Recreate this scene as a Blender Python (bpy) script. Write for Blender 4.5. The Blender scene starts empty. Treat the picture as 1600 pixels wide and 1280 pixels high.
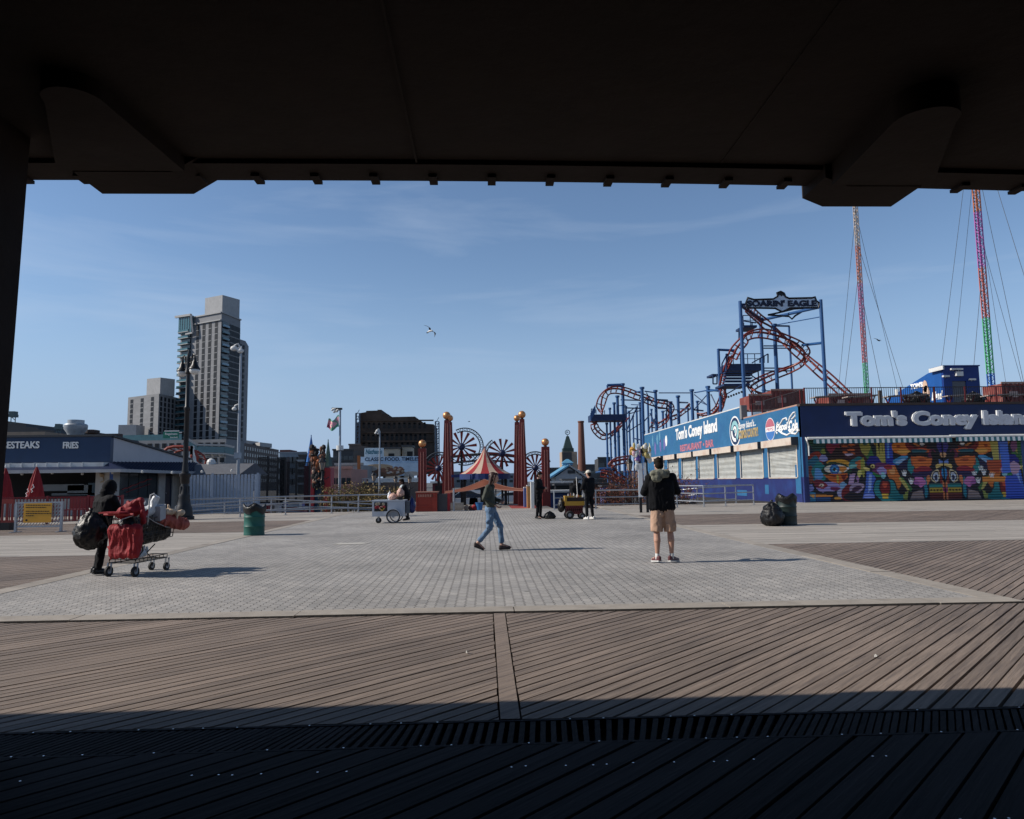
import bpy, math, random
import numpy as np
from mathutils import Vector as V, Matrix, noise as mnoise
R = math.radians
rnd = random.Random(7)
sc = bpy.context.scene
COL = sc.collection
# ------------------------------------------------------------ camera
CAMZ = 1.45; F = 1130.0
_yaw, _pitch, _roll = R(2.18), math.atan(112/F), 0.0132
_f = V((math.sin(_yaw)*math.cos(_pitch), math.cos(_yaw)*math.cos(_pitch), math.sin(_pitch)))
_r0 = V((math.cos(_yaw), -math.sin(_yaw), 0)); _u0 = _r0.cross(_f)
_up = (_u0*math.cos(_roll) + _r0*math.sin(_roll)).normalized()
_rt = (_r0*math.cos(_roll) - _u0*math.sin(_roll)).normalized()
cd = bpy.data.cameras.new('camera'); cam = bpy.data.objects.new('camera', cd); COL.objects.link(cam)
cam.matrix_world = Matrix(((_rt.x,_up.x,-_f.x,0),(_rt.y,_up.y,-_f.y,0),(_rt.z,_up.z,-_f.z,CAMZ),(0,0,0,1)))
cd.sensor_width = 36; cd.lens = 36*F/1600; cd.clip_start = .05; cd.clip_end = 6000
sc.camera = cam
# ------------------------------------------------------------ sky, sun, exposure
SUN_EL, SUN_AZ = 35.0, 268.0       # azimuth clockwise from +Y
w = bpy.data.worlds.new("World"); sc.world = w; w.use_nodes = True
nt = w.node_tree; N = nt.nodes; L = nt.links; N.clear()
out = N.new('ShaderNodeOutputWorld'); bg = N.new('ShaderNodeBackground'); bg.inputs[1].default_value = .106
sky = N.new('ShaderNodeTexSky'); sky.sky_type = 'NISHITA'; sky.sun_disc = False
sky.sun_elevation = R(SUN_EL); sky.sun_rotation = R(SUN_AZ); sky.altitude = 0; sky.air_density = 1.0; sky.dust_density = .2; sky.ozone_density = 1.6
tc = N.new('ShaderNodeTexCoord')
mp = N.new('ShaderNodeMapping'); mp.inputs['Scale'].default_value = (1.2, 1.2, 9.0); mp.inputs['Rotation'].default_value = (0, R(-5), R(0)); mp.inputs['Location'].default_value = (2.3, 0.7, 1.1)
nz = N.new('ShaderNodeTexNoise'); nz.inputs['Scale'].default_value = 1.7; nz.inputs['Detail'].default_value = 7; nz.inputs['Roughness'].default_value = .55; nz.inputs['Distortion'].default_value = .4
rp = N.new('ShaderNodeValToRGB'); rp.color_ramp.elements[0].position = .49; rp.color_ramp.elements[1].position = .80
mx = N.new('ShaderNodeMixRGB'); mx.inputs[2].default_value = (6.2, 6.6, 7.2, 1)
mu = N.new('ShaderNodeMath'); mu.operation = 'MULTIPLY'; mu.inputs[1].default_value = .32
L.new(tc.outputs['Generated'], mp.inputs[0]); L.new(mp.outputs[0], nz.inputs[0]); L.new(nz.outputs[0], rp.inputs[0])
L.new(rp.outputs[0], mu.inputs[0]); L.new(mu.outputs[0], mx.inputs[0]); L.new(sky.outputs[0], mx.inputs[1]); 
sz = N.new('ShaderNodeSeparateXYZ'); L.new(tc.outputs['Generated'], sz.inputs[0])
hz = N.new('ShaderNodeMapRange'); L.new(sz.outputs[2], hz.inputs[0]); hz.interpolation_type = 'SMOOTHERSTEP'; hz.inputs[1].default_value = -.05; hz.inputs[2].default_value = .34; hz.inputs[3].default_value = .95; hz.inputs[4].default_value = 0
m3 = N.new('ShaderNodeMixRGB'); m3.inputs[2].default_value = (3.25, 4.2, 5.7, 1); L.new(hz.outputs[0], m3.inputs[0]); L.new(mx.outputs[0], m3.inputs[1]); zd = N.new('ShaderNodeMapRange'); L.new(sz.outputs[2], zd.inputs[0]); zd.inputs[1].default_value = .42; zd.inputs[2].default_value = .85; zd.inputs[3].default_value = 1.0; zd.inputs[4].default_value = .42
m6 = N.new('ShaderNodeVectorMath'); m6.operation = 'SCALE'; L.new(m3.outputs[0], m6.inputs[0]); L.new(zd.outputs[0], m6.inputs['Scale']); m7 = N.new('ShaderNodeVectorMath'); m7.operation = 'MULTIPLY'; m7.inputs[1].default_value = (.97, 1.04, 1.13); L.new(m6.outputs[0], m7.inputs[0]); L.new(m7.outputs[0], bg.inputs[0]); L.new(bg.outputs[0], out.inputs[0])
sd = bpy.data.lights.new('sun', 'SUN'); sd.energy = 5.0; sd.angle = R(.5); sd.color = (1, .93, .84)
so = bpy.data.objects.new('sun', sd); COL.objects.link(so)
_sdir = V((math.sin(R(SUN_AZ))*math.cos(R(SUN_EL)), math.cos(R(SUN_AZ))*math.cos(R(SUN_EL)), math.sin(R(SUN_EL))))
so.rotation_euler = _sdir.to_track_quat('Z', 'Y').to_euler(); so.location = (-30, 0, 30)
sc.view_settings.view_transform = 'Standard'; sc.view_settings.look = 'None'; sc.view_settings.gamma = 1
sc.view_settings.exposure = 0.0
# ------------------------------------------------------------ pixel -> place in the world (photo pixels, 1600 wide)
def ray(x, y): return (_f*F + _rt*(x-800) + _up*(640-y))
def at(x, y, Y): d = ray(x, y); return V((0,0,CAMZ)) + d*(Y/d.y)
def atX(x, y, X): d = ray(x, y); return V((0,0,CAMZ)) + d*(X/d.x)
def gnd(x, y, z=0): d = ray(x, y); return V((0,0,CAMZ)) + d*((z-CAMZ)/d.z)
# ------------------------------------------------------------ materials
MATS = {}
def M(name, col, rough=.65, metal=0, var=.18, scale=2.0, bump=0.0, stain=None, stain_amt=.5, stretch=None, tone=0, spec=.4, bscale=None, big=.35):
    if name in MATS: return MATS[name]
    m = bpy.data.materials.new(name); m.use_nodes = True; t = m.node_tree; n = t.nodes; l = t.links
    b = n['Principled BSDF']; b.inputs['Roughness'].default_value = rough; b.inputs['Metallic'].default_value = metal
    b.inputs['Specular IOR Level'].default_value = spec
    tc = n.new('ShaderNodeTexCoord'); mp = n.new('ShaderNodeMapping'); l.new(tc.outputs['Object'], mp.inputs[0])
    if stretch and len(stretch) > 1: mp.vector_type = 'TEXTURE'; mp.inputs['Scale'].default_value = [1/q for q in stretch[0]]; mp.inputs['Rotation'].default_value = stretch[1]
    elif stretch: mp.inputs['Scale'].default_value = stretch[0]
    nz = n.new('ShaderNodeTexNoise'); nz.inputs['Scale'].default_value = scale; nz.inputs['Detail'].default_value = 8; nz.inputs['Roughness'].default_value = .65
    l.new(mp.outputs[0], nz.inputs[0])
    nb = n.new('ShaderNodeTexNoise'); nb.inputs['Scale'].default_value = scale*.13; nb.inputs['Detail'].default_value = 3; l.new(tc.outputs['Object'], nb.inputs[0])
    ad = n.new('ShaderNodeMath'); ad.operation = 'MULTIPLY_ADD'; l.new(nb.outputs[0], ad.inputs[0]); ad.inputs[1].default_value = big; l.new(nz.outputs[0], ad.inputs[2])
    mr = n.new('ShaderNodeMapRange'); l.new(ad.outputs[0], mr.inputs[0]); mr.inputs[1].default_value = .3+big*.3; mr.inputs[2].default_value = .7+big*.7
    mr.inputs[3].default_value = 1-var; mr.inputs[4].default_value = 1+var
    src = mr.outputs[0]
    if tone:
        a = n.new('ShaderNodeAttribute'); a.attribute_name = 'tone'
        q = n.new('ShaderNodeMapRange'); l.new(a.outputs['Fac'], q.inputs[0]); q.inputs[3].default_value = 1-tone; q.inputs[4].default_value = 1+tone
        mm = n.new('ShaderNodeMath'); mm.operation = 'MULTIPLY'; l.new(src, mm.inputs[0]); l.new(q.outputs[0], mm.inputs[1]); src = mm.outputs[0]
    vm = n.new('ShaderNodeVectorMath'); vm.operation = 'SCALE'; l.new(src, vm.inputs['Scale']); vm.inputs[0].default_value = col[:3]
    res = vm.outputs[0]
    if stain:
        ns = n.new('ShaderNodeTexNoise'); ns.inputs['Scale'].default_value = scale*.6; ns.inputs['Detail'].default_value = 9; l.new(mp.outputs[0], ns.inputs[0])
        rs = n.new('ShaderNodeMapRange'); l.new(ns.outputs[0], rs.inputs[0]); rs.inputs[1].default_value = .52; rs.inputs[2].default_value = .7; rs.inputs[4].default_value = stain_amt
        mi = n.new('ShaderNodeMixRGB'); l.new(rs.outputs[0], mi.inputs[0]); l.new(res, mi.inputs[1]); mi.inputs[2].default_value = (*stain, 1); res = mi.outputs[0]
    l.new(res, b.inputs['Base Color'])
    if bump:
        bp = n.new('ShaderNodeBump'); bp.inputs['Strength'].default_value = bump; bp.inputs['Distance'].default_value = .02
        if bscale:
            n3 = n.new('ShaderNodeTexNoise'); n3.inputs['Scale'].default_value = bscale; n3.inputs['Detail'].default_value = 5; l.new(mp.outputs[0], n3.inputs[0]); l.new(n3.outputs[0], bp.inputs['Height'])
        else: l.new(nz.outputs[0], bp.inputs['Height'])
        l.new(bp.outputs[0], b.inputs['Normal'])
    MATS[name] = m; return m
def wave_bump(m, axis='Z', scale=10, strength=1.0, dist=.02):
    t = m.node_tree; n = t.nodes; l = t.links; b = n['Principled BSDF']
    tc = n.new('ShaderNodeTexCoord'); wv = n.new('ShaderNodeTexWave'); wv.bands_direction = axis; wv.inputs['Scale'].default_value = scale
    l.new(tc.outputs['Object'], wv.inputs[0]); bp = n.new('ShaderNodeBump'); bp.inputs['Strength'].default_value = strength; bp.inputs['Distance'].default_value = dist
    l.new(wv.outputs['Fac'], bp.inputs['Height']); l.new(bp.outputs[0], b.inputs['Normal']); return m
def glass(name, col, rough=.12, spec=.6):
    return M(name, col, rough, 0, .25, .8, spec=spec)
# ------------------------------------------------------------ mesh builder
ORG = {}
X_, Y_, Z_ = V((1,0,0)), V((0,1,0)), V((0,0,1))
class MB:
    def __init__(s): s.v = []; s.f = []; s.m = []; s.t = []; s.tone = .5
    def add(s, vs, fs, m=0):
        o = len(s.v); s.v += [tuple(v) for v in vs]; s.f += [tuple(i+o for i in f) for f in fs]; s.m += [m]*len(fs); s.t += [s.tone]*len(fs)
    def hexa(s, b, t, m=0): s.add(list(b)+list(t), [(3,2,1,0),(4,5,6,7),(0,1,5,4),(1,2,6,5),(2,3,7,6),(3,0,4,7)], m)
    def box(s, x0, x1, y0, y1, z0, z1, m=0):
        s.hexa([(x0,y0,z0),(x1,y0,z0),(x1,y1,z0),(x0,y1,z0)], [(x0,y0,z1),(x1,y0,z1),(x1,y1,z1),(x0,y1,z1)], m)
    def ob(s, c, a, b, h, m=0):     # centre, three half vectors
        c, a, b, h = V(c), V(a), V(b), V(h)
        s.hexa([c-a-b-h, c+a-b-h, c+a+b-h, c-a+b-h], [c-a-b+h, c+a-b+h, c+a+b+h, c-a+b+h], m)
    def bar(s, p, q, w, h=None, m=0):
        p, q = V(p), V(q); d = q-p
        if d.length < 1e-6: return
        t = d.normalized(); r = Z_ if abs(t.z) < .9 else Y_
        a = t.cross(r).normalized(); b = a.cross(t).normalized(); h = h or w
        s.ob((p+q)/2, a*w/2, b*h/2, d/2, m)
    def tube(s, pts, r, n=8, m=0, flat=1.0, up=None):
        pts = [V(p) for p in pts]; k = len(pts); rs = r if isinstance(r, (list, tuple)) else [r]*k
        vs = []; pa = None
        for i, p in enumerate(pts):
            t = (pts[min(i+1, k-1)]-pts[max(i-1, 0)]).normalized()
            ref = V(up) if up else (pa if pa is not None else (Z_ if abs(t.z) < .9 else Y_))
            a = (ref - t*ref.dot(t))
            if a.length < 1e-4: a = (X_ - t*X_.dot(t))
            a.normalize(); pa = a; b = t.cross(a)
            vs += [p + a*rs[i]*math.cos(2*math.pi*j/n)*flat + b*rs[i]*math.sin(2*math.pi*j/n) for j in range(n)]
        fs = [(i*n+j, i*n+(j+1) % n, (i+1)*n+(j+1) % n, (i+1)*n+j) for i in range(k-1) for j in range(n)]
        fs += [tuple(range(n-1, -1, -1)), tuple(range((k-1)*n, k*n))]
        s.add(vs, fs, m)
    def cap(s, p, q, r0, r1=None, n=10, m=0):    # capsule
        p, q = V(p), V(q); r1 = r1 or r0; d = q-p; t = d.normalized() if d.length > 1e-6 else Z_
        pts = []; rs = []
        for a in (-80, -50, -20): pts.append(p + t*r0*math.sin(R(a))); rs.append(r0*math.cos(R(a)))
        for a in (20, 50, 80): pts.append(q + t*r1*math.sin(R(a))); rs.append(r1*math.cos(R(a)))
        s.tube(pts, rs, n, m)
    def lathe(s, prof, c=(0,0,0), n=16, m=0, ax=None):
        c = V(c); ax = V(ax).normalized() if ax else Z_
        a = (X_ if abs(ax.x) < .9 else Y_); a = (a-ax*a.dot(ax)).normalized(); b = ax.cross(a)
        vs = [c + ax*z + a*max(r,1e-4)*math.cos(2*math.pi*j/n) + b*max(r,1e-4)*math.sin(2*math.pi*j/n) for r, z in prof for j in range(n)]
        k = len(prof)
        fs = [(i*n+j, i*n+(j+1) % n, (i+1)*n+(j+1) % n, (i+1)*n+j) for i in range(k-1) for j in range(n)]
        fs += [tuple(range(n-1, -1, -1)), tuple(range((k-1)*n, k*n))]
        s.add(vs, fs, m)
    def ball(s, c, r, n=14, m=0, rot=None):
        r = (r,r,r) if not isinstance(r, (tuple, list)) else r; h = n//2; vs = []; c = V(c)
        for i in range(h+1):
            th = math.pi*max(.02, min(.98, i/h)) if False else math.pi*i/h
            for j in range(n):
                ph = 2*math.pi*j/n; st = max(math.sin(th), .02)
                q = V((r[0]*st*math.cos(ph), r[1]*st*math.sin(ph), -r[2]*math.cos(th)))
                if rot is not None: q = rot @ q
                vs.append(c+q)
        fs = [(i*n+j, i*n+(j+1) % n, (i+1)*n+(j+1) % n, (i+1)*n+j) for i in range(h) for j in range(n)]
        fs += [tuple(range(n-1, -1, -1)), tuple(range(h*n, (h+1)*n))]
        s.add(vs, fs, m)
    def prism(s, poly, p0, u, v, w, m=0):
        p0, u, v, w = V(p0), V(u), V(v), V(w); k = len(poly)
        a = [p0+u*x+v*y for x, y in poly]; b = [p+w for p in a]
        s.add(a+b, [tuple(range(k-1,-1,-1)), tuple(range(k, 2*k))]+[(i, (i+1) % k, k+(i+1) % k, k+i) for i in range(k)], m)
    def build(s, name, mats, parent=None, loc=None, smooth=False, auto=False):
        org = ORG[parent.name] if parent else V(loc or (0,0,0))
        me = bpy.data.meshes.new(name); me.from_pydata([(a-org.x, b-org.y, c-org.z) for a, b, c in s.v], [], s.f)
        mats = mats if isinstance(mats, (list, tuple)) else [mats]
        for m in mats: me.materials.append(m)
        if len(mats) > 1: me.polygons.foreach_set('material_index', s.m)
        if len(set(s.t)) > 1:
            at_ = me.attributes.new('tone', 'FLOAT', 'FACE'); at_.data.foreach_set('value', s.t)
        if smooth: me.polygons.foreach_set('use_smooth', [True]*len(me.polygons))
        if auto: me.polygons.foreach_set('use_smooth', [True]*len(me.polygons)); me.set_sharp_from_angle(angle=R(38))
        me.update()
        o = bpy.data.objects.new(name, me); COL.objects.link(o); o.parent = parent
        if not parent: o.location = org
        ORG[o.name] = org; return o
def tag(o, label=None, cat=None, group=None, kind=None):
    if label: o['label'] = label
    if cat: o['category'] = cat
    if group: o['group'] = group
    if kind: o['kind'] = kind
    return o
def thing(name, label, cat, loc=(0,0,0), group=None):
    o = bpy.data.objects.new(name, None); COL.objects.link(o); o.location = loc; o.empty_display_size = .2
    ORG[o.name] = V(loc); return tag(o, label, cat, group)
def copy_tree(o, parent=None):
    c = o.copy(); COL.objects.link(c); c.parent = parent; ORG[c.name] = ORG.get(o.name, V((0,0,0)))
    for ch in list(o.children): copy_tree(ch, c)
    return c
def place(o, loc, rz=0, s=1): o.location = loc; o.rotation_euler = (0,0,rz); o.scale = (s,s,s); return o
def dup(o, loc, rz=0, label=None, s=1):
    c = copy_tree(o); place(c, loc, rz, s)
    if label: c['label'] = label
    return c
def evald(o):
    dg = bpy.context.evaluated_depsgraph_get(); dg.update(); me = bpy.data.meshes.new_from_object(o.evaluated_get(dg), depsgraph=dg); return me
def crumple(me, f=7.0, amp=.012, fz=.4, f2=0):
    co = [v.co.copy() for v in me.vertices]; nr = [v.normal.copy() for v in me.vertices]
    for v, c, n in zip(me.vertices, co, nr):
        c0 = c; c = V((c.x, c.y, c.z*fz))
        a = 1-2.2*abs(mnoise.noise(c*f)); b = 1-2.2*abs(mnoise.noise(c*(f2 or f*2.3)+V((5,5,5)))); v.co = c0 + n*(amp*(a*.65+b*.35)-amp*.4)
    me.update()
def blob(mb, name, mats, parent=None, voxel=.012, it=6, loc=None, cr=None):
    o = mb.build('tmp', mats, parent, loc)
    r = o.modifiers.new('r', 'REMESH'); r.mode = 'VOXEL'; r.voxel_size = voxel; r.use_smooth_shade = True
    s = o.modifiers.new('s', 'SMOOTH'); s.iterations = it; s.factor = .5
    me = evald(o); me.name = name
    if cr: crumple(me, *cr)
    for p in me.polygons: p.use_smooth = True
    org = ORG[o.name]; bpy.data.objects.remove(o)
    o = bpy.data.objects.new(name, me); COL.objects.link(o); o.parent = parent
    if not parent: o.location = org
    ORG[o.name] = org; return o
def text(body, mat, parent, p, u, v, fit, name='lettering', depth=.02, bold=.0, shear=0, label=None, mirror=False):
    """lettering: lower-left corner p, unit directions u (reading) and v (up), fit = (width, height)"""
    c = bpy.data.curves.new('t', 'FONT'); c.body = body; c.size = 1; c.offset = bold; c.extrude = .001; c.shear = shear; c.resolution_u = 3
    o = bpy.data.objects.new('t', c); COL.objects.link(o); me = evald(o); bpy.data.objects.remove(o)
    co = [vv.co.copy() for vv in me.vertices]
    x0 = min(q.x for q in co); x1 = max(q.x for q in co); y0 = min(q.y for q in co); y1 = max(q.y for q in co)
    sx = fit[0]/(x1-x0); sy = (fit[1]/(y1-y0)) if fit[1] else sx
    u = V(u).normalized(); v = V(v).normalized(); n = u.cross(v); p = V(p)
    mb = MB(); mb.add([p+u*(q.x-x0)*sx+v*(q.y-y0)*sy+n*(depth if q.z > 0 else 0) for q in co], [tuple(f.vertices) for f in me.polygons])
    o = mb.build(name, mat, parent)
    if label: o['label'] = label
    return o
# shared colours
steel = M('galvanised_steel', (.33,.35,.38), .38, .6, .15, 6)
black = M('black_paint', (.006,.006,.008), .45, 0, .2, 8)
dark = M('dark_fabric', (.0035,.004,.006), .85, 0, .3, 14, .4, spec=.2)
white = M('white_paint', (.62,.62,.60), .5, 0, .1, 3, stain=(.35,.30,.25), stain_amt=.35)
rubber = M('black_rubber', (.015,.015,.016), .7)
dglass = glass('dark_window_glass', (.02,.028,.034))
# ============================================================ GROUND
EDGE = 37.6          # far edge of the boardwalk
asph = M('asphalt', (.10,.10,.10), .85, 0, .25, 1.2, .3)
g = MB(); g.box(-1500,1500,-200,3000,-1.25,-1.2)
tag(g.build('street', asph), 'grey asphalt street and car parks beyond the boardwalk', kind='structure')
wood = M('weathered_planks', (.195,.152,.122), .72, 0, .45, 3.6, .6, stretch=((.5,9,1),(0,0,R(45))), tone=.17, stain=(.07,.055,.05), stain_amt=.6, big=.7)
woodx = M('pale_planks', (.36,.325,.285), .75, 0, .2, 3.0, .4, stretch=((.3,7,1),), tone=.2, stain=(.18,.175,.15), stain_amt=.45, big=.5)
wood2 = M('shade_dark_planks', (.024,.023,.026), .85, 0, .35, 3.2, .5, stretch=((.5,9,1),(0,0,R(45))), tone=.35, stain=(.008,.008,.01), stain_amt=.6, big=.6, spec=.12)  # near deck planks: the shelter's shade is put into their colour
screw = M('zinc_screw', (.6,.6,.6), .25, .9, .1)
def clip(poly, x0, x1, y0, y1):
    for ax, lim, sg in ((0,x0,1),(0,x1,-1),(1,y0,1),(1,y1,-1)):
        res = []
        for i in range(len(poly)):
            a, b = poly[i-1], poly[i]; da = (a[ax]-lim)*sg; db = (b[ax]-lim)*sg
            if (da >= 0) != (db >= 0):
                t = da/(da-db); res.append((a[0]+(b[0]-a[0])*t, a[1]+(b[1]-a[1])*t))
            if db >= 0: res.append(b)
        poly = res
        if len(poly) < 3: return []
    return poly
def boards(mb, x0, x1, y0, y1, ang, pitch=.108, gap=.016, m=0, jag=.008, th=.04, blen=0):
    c, s = math.cos(R(ang)), math.sin(R(ang)); ks = [(-x*s+y*c) for x in (x0,x1) for y in (y0,y1)]
    k0, k1 = int(min(ks)/pitch)-1, int(max(ks)/pitch)+1; ls = [(x*c+y*s) for x in (x0,x1) for y in (y0,y1)]; l0, l1 = min(ls)-1, max(ls)+1
    for k in range(k0, k1+1):
        a, b = k*pitch+gap/2+rnd.uniform(-.002,.004), (k+1)*pitch-gap/2-rnd.uniform(-.002,.004)
        segs = [(l0, l1)]
        if blen:
            q = l0 - rnd.random()*blen; segs = []
            while q < l1: segs.append((q, min(q+blen-.008, l1))); q += blen
        for (p, q) in segs:
            j = rnd.random()*jag
            po = clip([(p*c-a*s, p*s+a*c), (q*c-a*s, q*s+a*c), (q*c-b*s, q*s+b*c), (p*c-b*s, p*s+b*c)], x0+j, x1-j, y0+j*.5, y1-j*.5)
            if len(po) < 3: continue
            mb.tone = rnd.random(); z = rnd.uniform(-.0035, 0)
            n = len(po); top = [(x, y, z) for x, y in po]; bot = [(x, y, z-th) for x, y in po]
            mb.add(top+bot, [tuple(range(n))]+[(i, n+i, n+(i+1) % n, (i+1) % n) for i in range(n)], m)
PX0, PX1, PY0 = -6.95, 6.15, 8.2
d = MB()
CS = (.08, .20)      # the stringer board where two runs of planks meet
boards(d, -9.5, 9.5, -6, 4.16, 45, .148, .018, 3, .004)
# nails along the joists, near the camera
b = d
def crosses(mb, x0, x1, y0, y1): pass
boards(d, -16, CS[0]-.008, 4.59, 8.16, 45); boards(d, CS[1]+.008, 22, 4.59, 8.16, 45)
d.tone = .75; d.box(CS[0], CS[1], 4.59, 8.16, -.05, .003)
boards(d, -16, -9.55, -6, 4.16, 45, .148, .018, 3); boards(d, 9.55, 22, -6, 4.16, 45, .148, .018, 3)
boards(d, -34, PX0-.02, 8.2, 15.9, 45, jag=.01); boards(d, PX1+.02, 40, 8.2, 15.9, 45, jag=.01)
boards(d, -34, -16.05, 4.59, 8.16, 45); boards(d, 22.05, 40, 4.59, 8.16, 45)
boards(d, -40, PX0-.02, 22.9, 29.5, 45, jag=.01); boards(d, PX1+.02, 60, 22.9, 29.5, 45, jag=.01)
boards(d, -40, PX0-.02, 15.95, 22.85, 0, .135, .006, 1, blen=3.6); boards(d, PX1+.02, 60, 15.95, 22.85, 0, .135, .006, 1, blen=3.6)
boards(d, -40, PX0-.02, 29.55, EDGE, 0, .135, .005, 1, blen=3.6); boards(d, PX1+.02, 60, 29.55, 41.9, 0, .135, .005, 1, blen=3.6)
boards(d, 17.5, 60, 42, 43.5, 0, .135, .005, 1)
# screw heads: pairs per board along joist lines
for jy in (1.05, 1.75, 2.45, 3.15, 3.85):
    k = -60
    while k < 60:
        xx = k*.148*1.4142 + jy
        if abs(xx) < 5:
            for q in (-.035, .035):
                if rnd.random() < .42: d.lathe([(.006,0),(.006,.0015)], (xx+q+.07+rnd.uniform(-.006,.006), jy+rnd.uniform(-.01,.01), 0), 6, 2)
        k += 1
for k in range(150):
    xx = -7.5+k*.1
    rnd.random() < .5 and d.lathe([(.006,0),(.006,.0015)], (xx+rnd.uniform(-.03,.03), 4.18 if k % 2 else 4.57, 0.0), 6, 2)
# drain strip of short cross slats
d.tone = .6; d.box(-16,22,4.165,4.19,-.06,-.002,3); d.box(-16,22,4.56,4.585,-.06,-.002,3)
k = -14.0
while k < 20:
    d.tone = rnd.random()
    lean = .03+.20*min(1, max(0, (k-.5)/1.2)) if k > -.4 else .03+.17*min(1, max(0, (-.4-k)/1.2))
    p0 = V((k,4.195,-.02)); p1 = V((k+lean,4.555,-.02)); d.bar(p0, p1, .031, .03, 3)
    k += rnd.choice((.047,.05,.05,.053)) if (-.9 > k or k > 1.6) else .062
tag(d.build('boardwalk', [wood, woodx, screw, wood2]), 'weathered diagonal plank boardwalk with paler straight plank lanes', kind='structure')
g = MB(); g.box(-40,60,-10,EDGE-.02,-1.2,-.10); g.box(17.5,60,EDGE,60,-1.2,-.08)
tag(g.build('boardwalk_base', M('dark_timber_base', (.03,.026,.024), .9)), 'dark timber framing under the boardwalk planks', kind='structure')  # plain dark timber, visible through the plank gaps
# pavers
pm = bpy.data.materials.new('interlocking_pavers'); pm.use_nodes = True; t = pm.node_tree; n = t.nodes; l = t.links; b = n['Principled BSDF']; b.inputs['Roughness'].default_value = .8
tc = n.new('ShaderNodeTexCoord'); sx = n.new('ShaderNodeSeparateXYZ'); l.new(tc.outputs['Object'], sx.inputs[0])
def math_(op, a, bb, c=None):
    q = n.new('ShaderNodeMath'); q.operation = op
    for i, vv in enumerate((a, bb, c)):
        if vv is None: continue
        if isinstance(vv, (int, float)): q.inputs[i].default_value = vv
        else: l.new(vv, q.inputs[i])
    return q.outputs[0]
zz = math_('PINGPONG', sx.outputs[0], .058); yy = math_('MULTIPLY_ADD', zz, .75, sx.outputs[1])
zx = math_('PINGPONG', sx.outputs[1], .058); xx = math_('MULTIPLY_ADD', zx, .45, sx.outputs[0])
cb = n.new('ShaderNodeCombineXYZ'); l.new(yy, cb.inputs[0]); l.new(xx, cb.inputs[1])
bt = n.new('ShaderNodeTexBrick'); l.new(cb.outputs[0], bt.inputs[0]); bt.inputs['Scale'].default_value = 1; bt.inputs['Brick Width'].default_value = .235; bt.inputs['Row Height'].default_value = .117
bt.inputs['Mortar Size'].default_value = .0065; bt.inputs['Mortar Smooth'].default_value = .3; bt.inputs['Bias'].default_value = 0
bt.inputs['Color1'].default_value = (.35,.33,.305,1); bt.inputs['Color2'].default_value = (.285,.272,.256,1); bt.inputs['Mortar'].default_value = (.11,.10,.09,1)
nz = n.new('ShaderNodeTexNoise'); nz.inputs['Scale'].default_value = .35; nz.inputs['Detail'].default_value = 10; nz.inputs['Roughness'].default_value = .62; l.new(tc.outputs['Object'], nz.inputs[0])
mr = n.new('ShaderNodeMapRange'); l.new(nz.outputs[0], mr.inputs[0]); mr.inputs[1].default_value = .3; mr.inputs[2].default_value = .7; mr.inputs[3].default_value = .74; mr.inputs[4].default_value = 1.22
n2 = n.new('ShaderNodeTexNoise'); n2.inputs['Scale'].default_value = 60; n2.inputs['Detail'].default_value = 4; l.new(tc.outputs['Object'], n2.inputs[0])
m2 = n.new('ShaderNodeMapRange'); l.new(n2.outputs[0], m2.inputs[0]); m2.inputs[3].default_value = .68; m2.inputs[4].default_value = 1.32
vm = n.new('ShaderNodeVectorMath'); vm.operation = 'SCALE'; l.new(bt.outputs[0], vm.inputs[0]); 
n3 = n.new('ShaderNodeTexNoise'); n3.inputs['Scale'].default_value = 2.3; n3.inputs['Detail'].default_value = 12; n3.inputs['Roughness'].default_value = .7; l.new(tc.outputs['Object'], n3.inputs[0])
m4 = n.new('ShaderNodeMapRange'); l.new(n3.outputs[0], m4.inputs[0]); m4.inputs[1].default_value = .36; m4.inputs[2].default_value = .55; m4.inputs[3].default_value = .86; m4.inputs[4].default_value = 1.02
vo = n.new('ShaderNodeTexVoronoi'); vo.inputs['Scale'].default_value = 1.6; l.new(tc.outputs['Object'], vo.inputs[0])
m5 = n.new('ShaderNodeMapRange'); l.new(vo.outputs['Distance'], m5.inputs[0]); m5.inputs[1].default_value = .04; m5.inputs[2].default_value = .07; m5.inputs[3].default_value = .45; m5.inputs[4].default_value = 1
l.new(math_('MULTIPLY', math_('MULTIPLY', math_('MULTIPLY', mr.outputs[0], m2.outputs[0]), m4.outputs[0]), m5.outputs[0]), vm.inputs['Scale']); l.new(vm.outputs[0], b.inputs['Base Color'])
bp = n.new('ShaderNodeBump'); bp.inputs['Distance'].default_value = .006; bp.inputs['Strength'].default_value = .7; l.new(math_('SUBTRACT', 1, bt.outputs['Fac']), bp.inputs['Height']); l.new(bp.outputs[0], b.inputs['Normal'])
g = MB(); g.box(PX0+.32, PX1-.32, PY0+.34, EDGE, -.10, .004)
tag(g.build('paving', pm), 'broad grey plaza of interlocking pavers', kind='structure')
conc = M('pale_concrete', (.30,.268,.23), .85, 0, .16, 5, .3, stain=(.16,.14,.125), stain_amt=.4, tone=.12)
g = MB(); x = PX0
while x < PX1-.1:
    x2 = min(x+2.42, PX1); g.tone = rnd.random(); z = .012+rnd.uniform(-.004,.004)
    g.box(x+.006, x2-.006, PY0+rnd.uniform(0,.012), PY0+.335, -.10, z); x = x2
for (a, bx) in ((PX0, PX0+.315), (PX1-.315, PX1)):
    y = PY0+.345
    while y < EDGE-.1:
        y2 = min(y+2.42, EDGE); g.tone = rnd.random(); g.box(a, bx, y+.006, y2-.006, -.10, .010+rnd.uniform(-.003,.003)); y = y2
tag(g.build('paving_kerb', conc), 'pale concrete edging slabs round the pavers', kind='structure')
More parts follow.
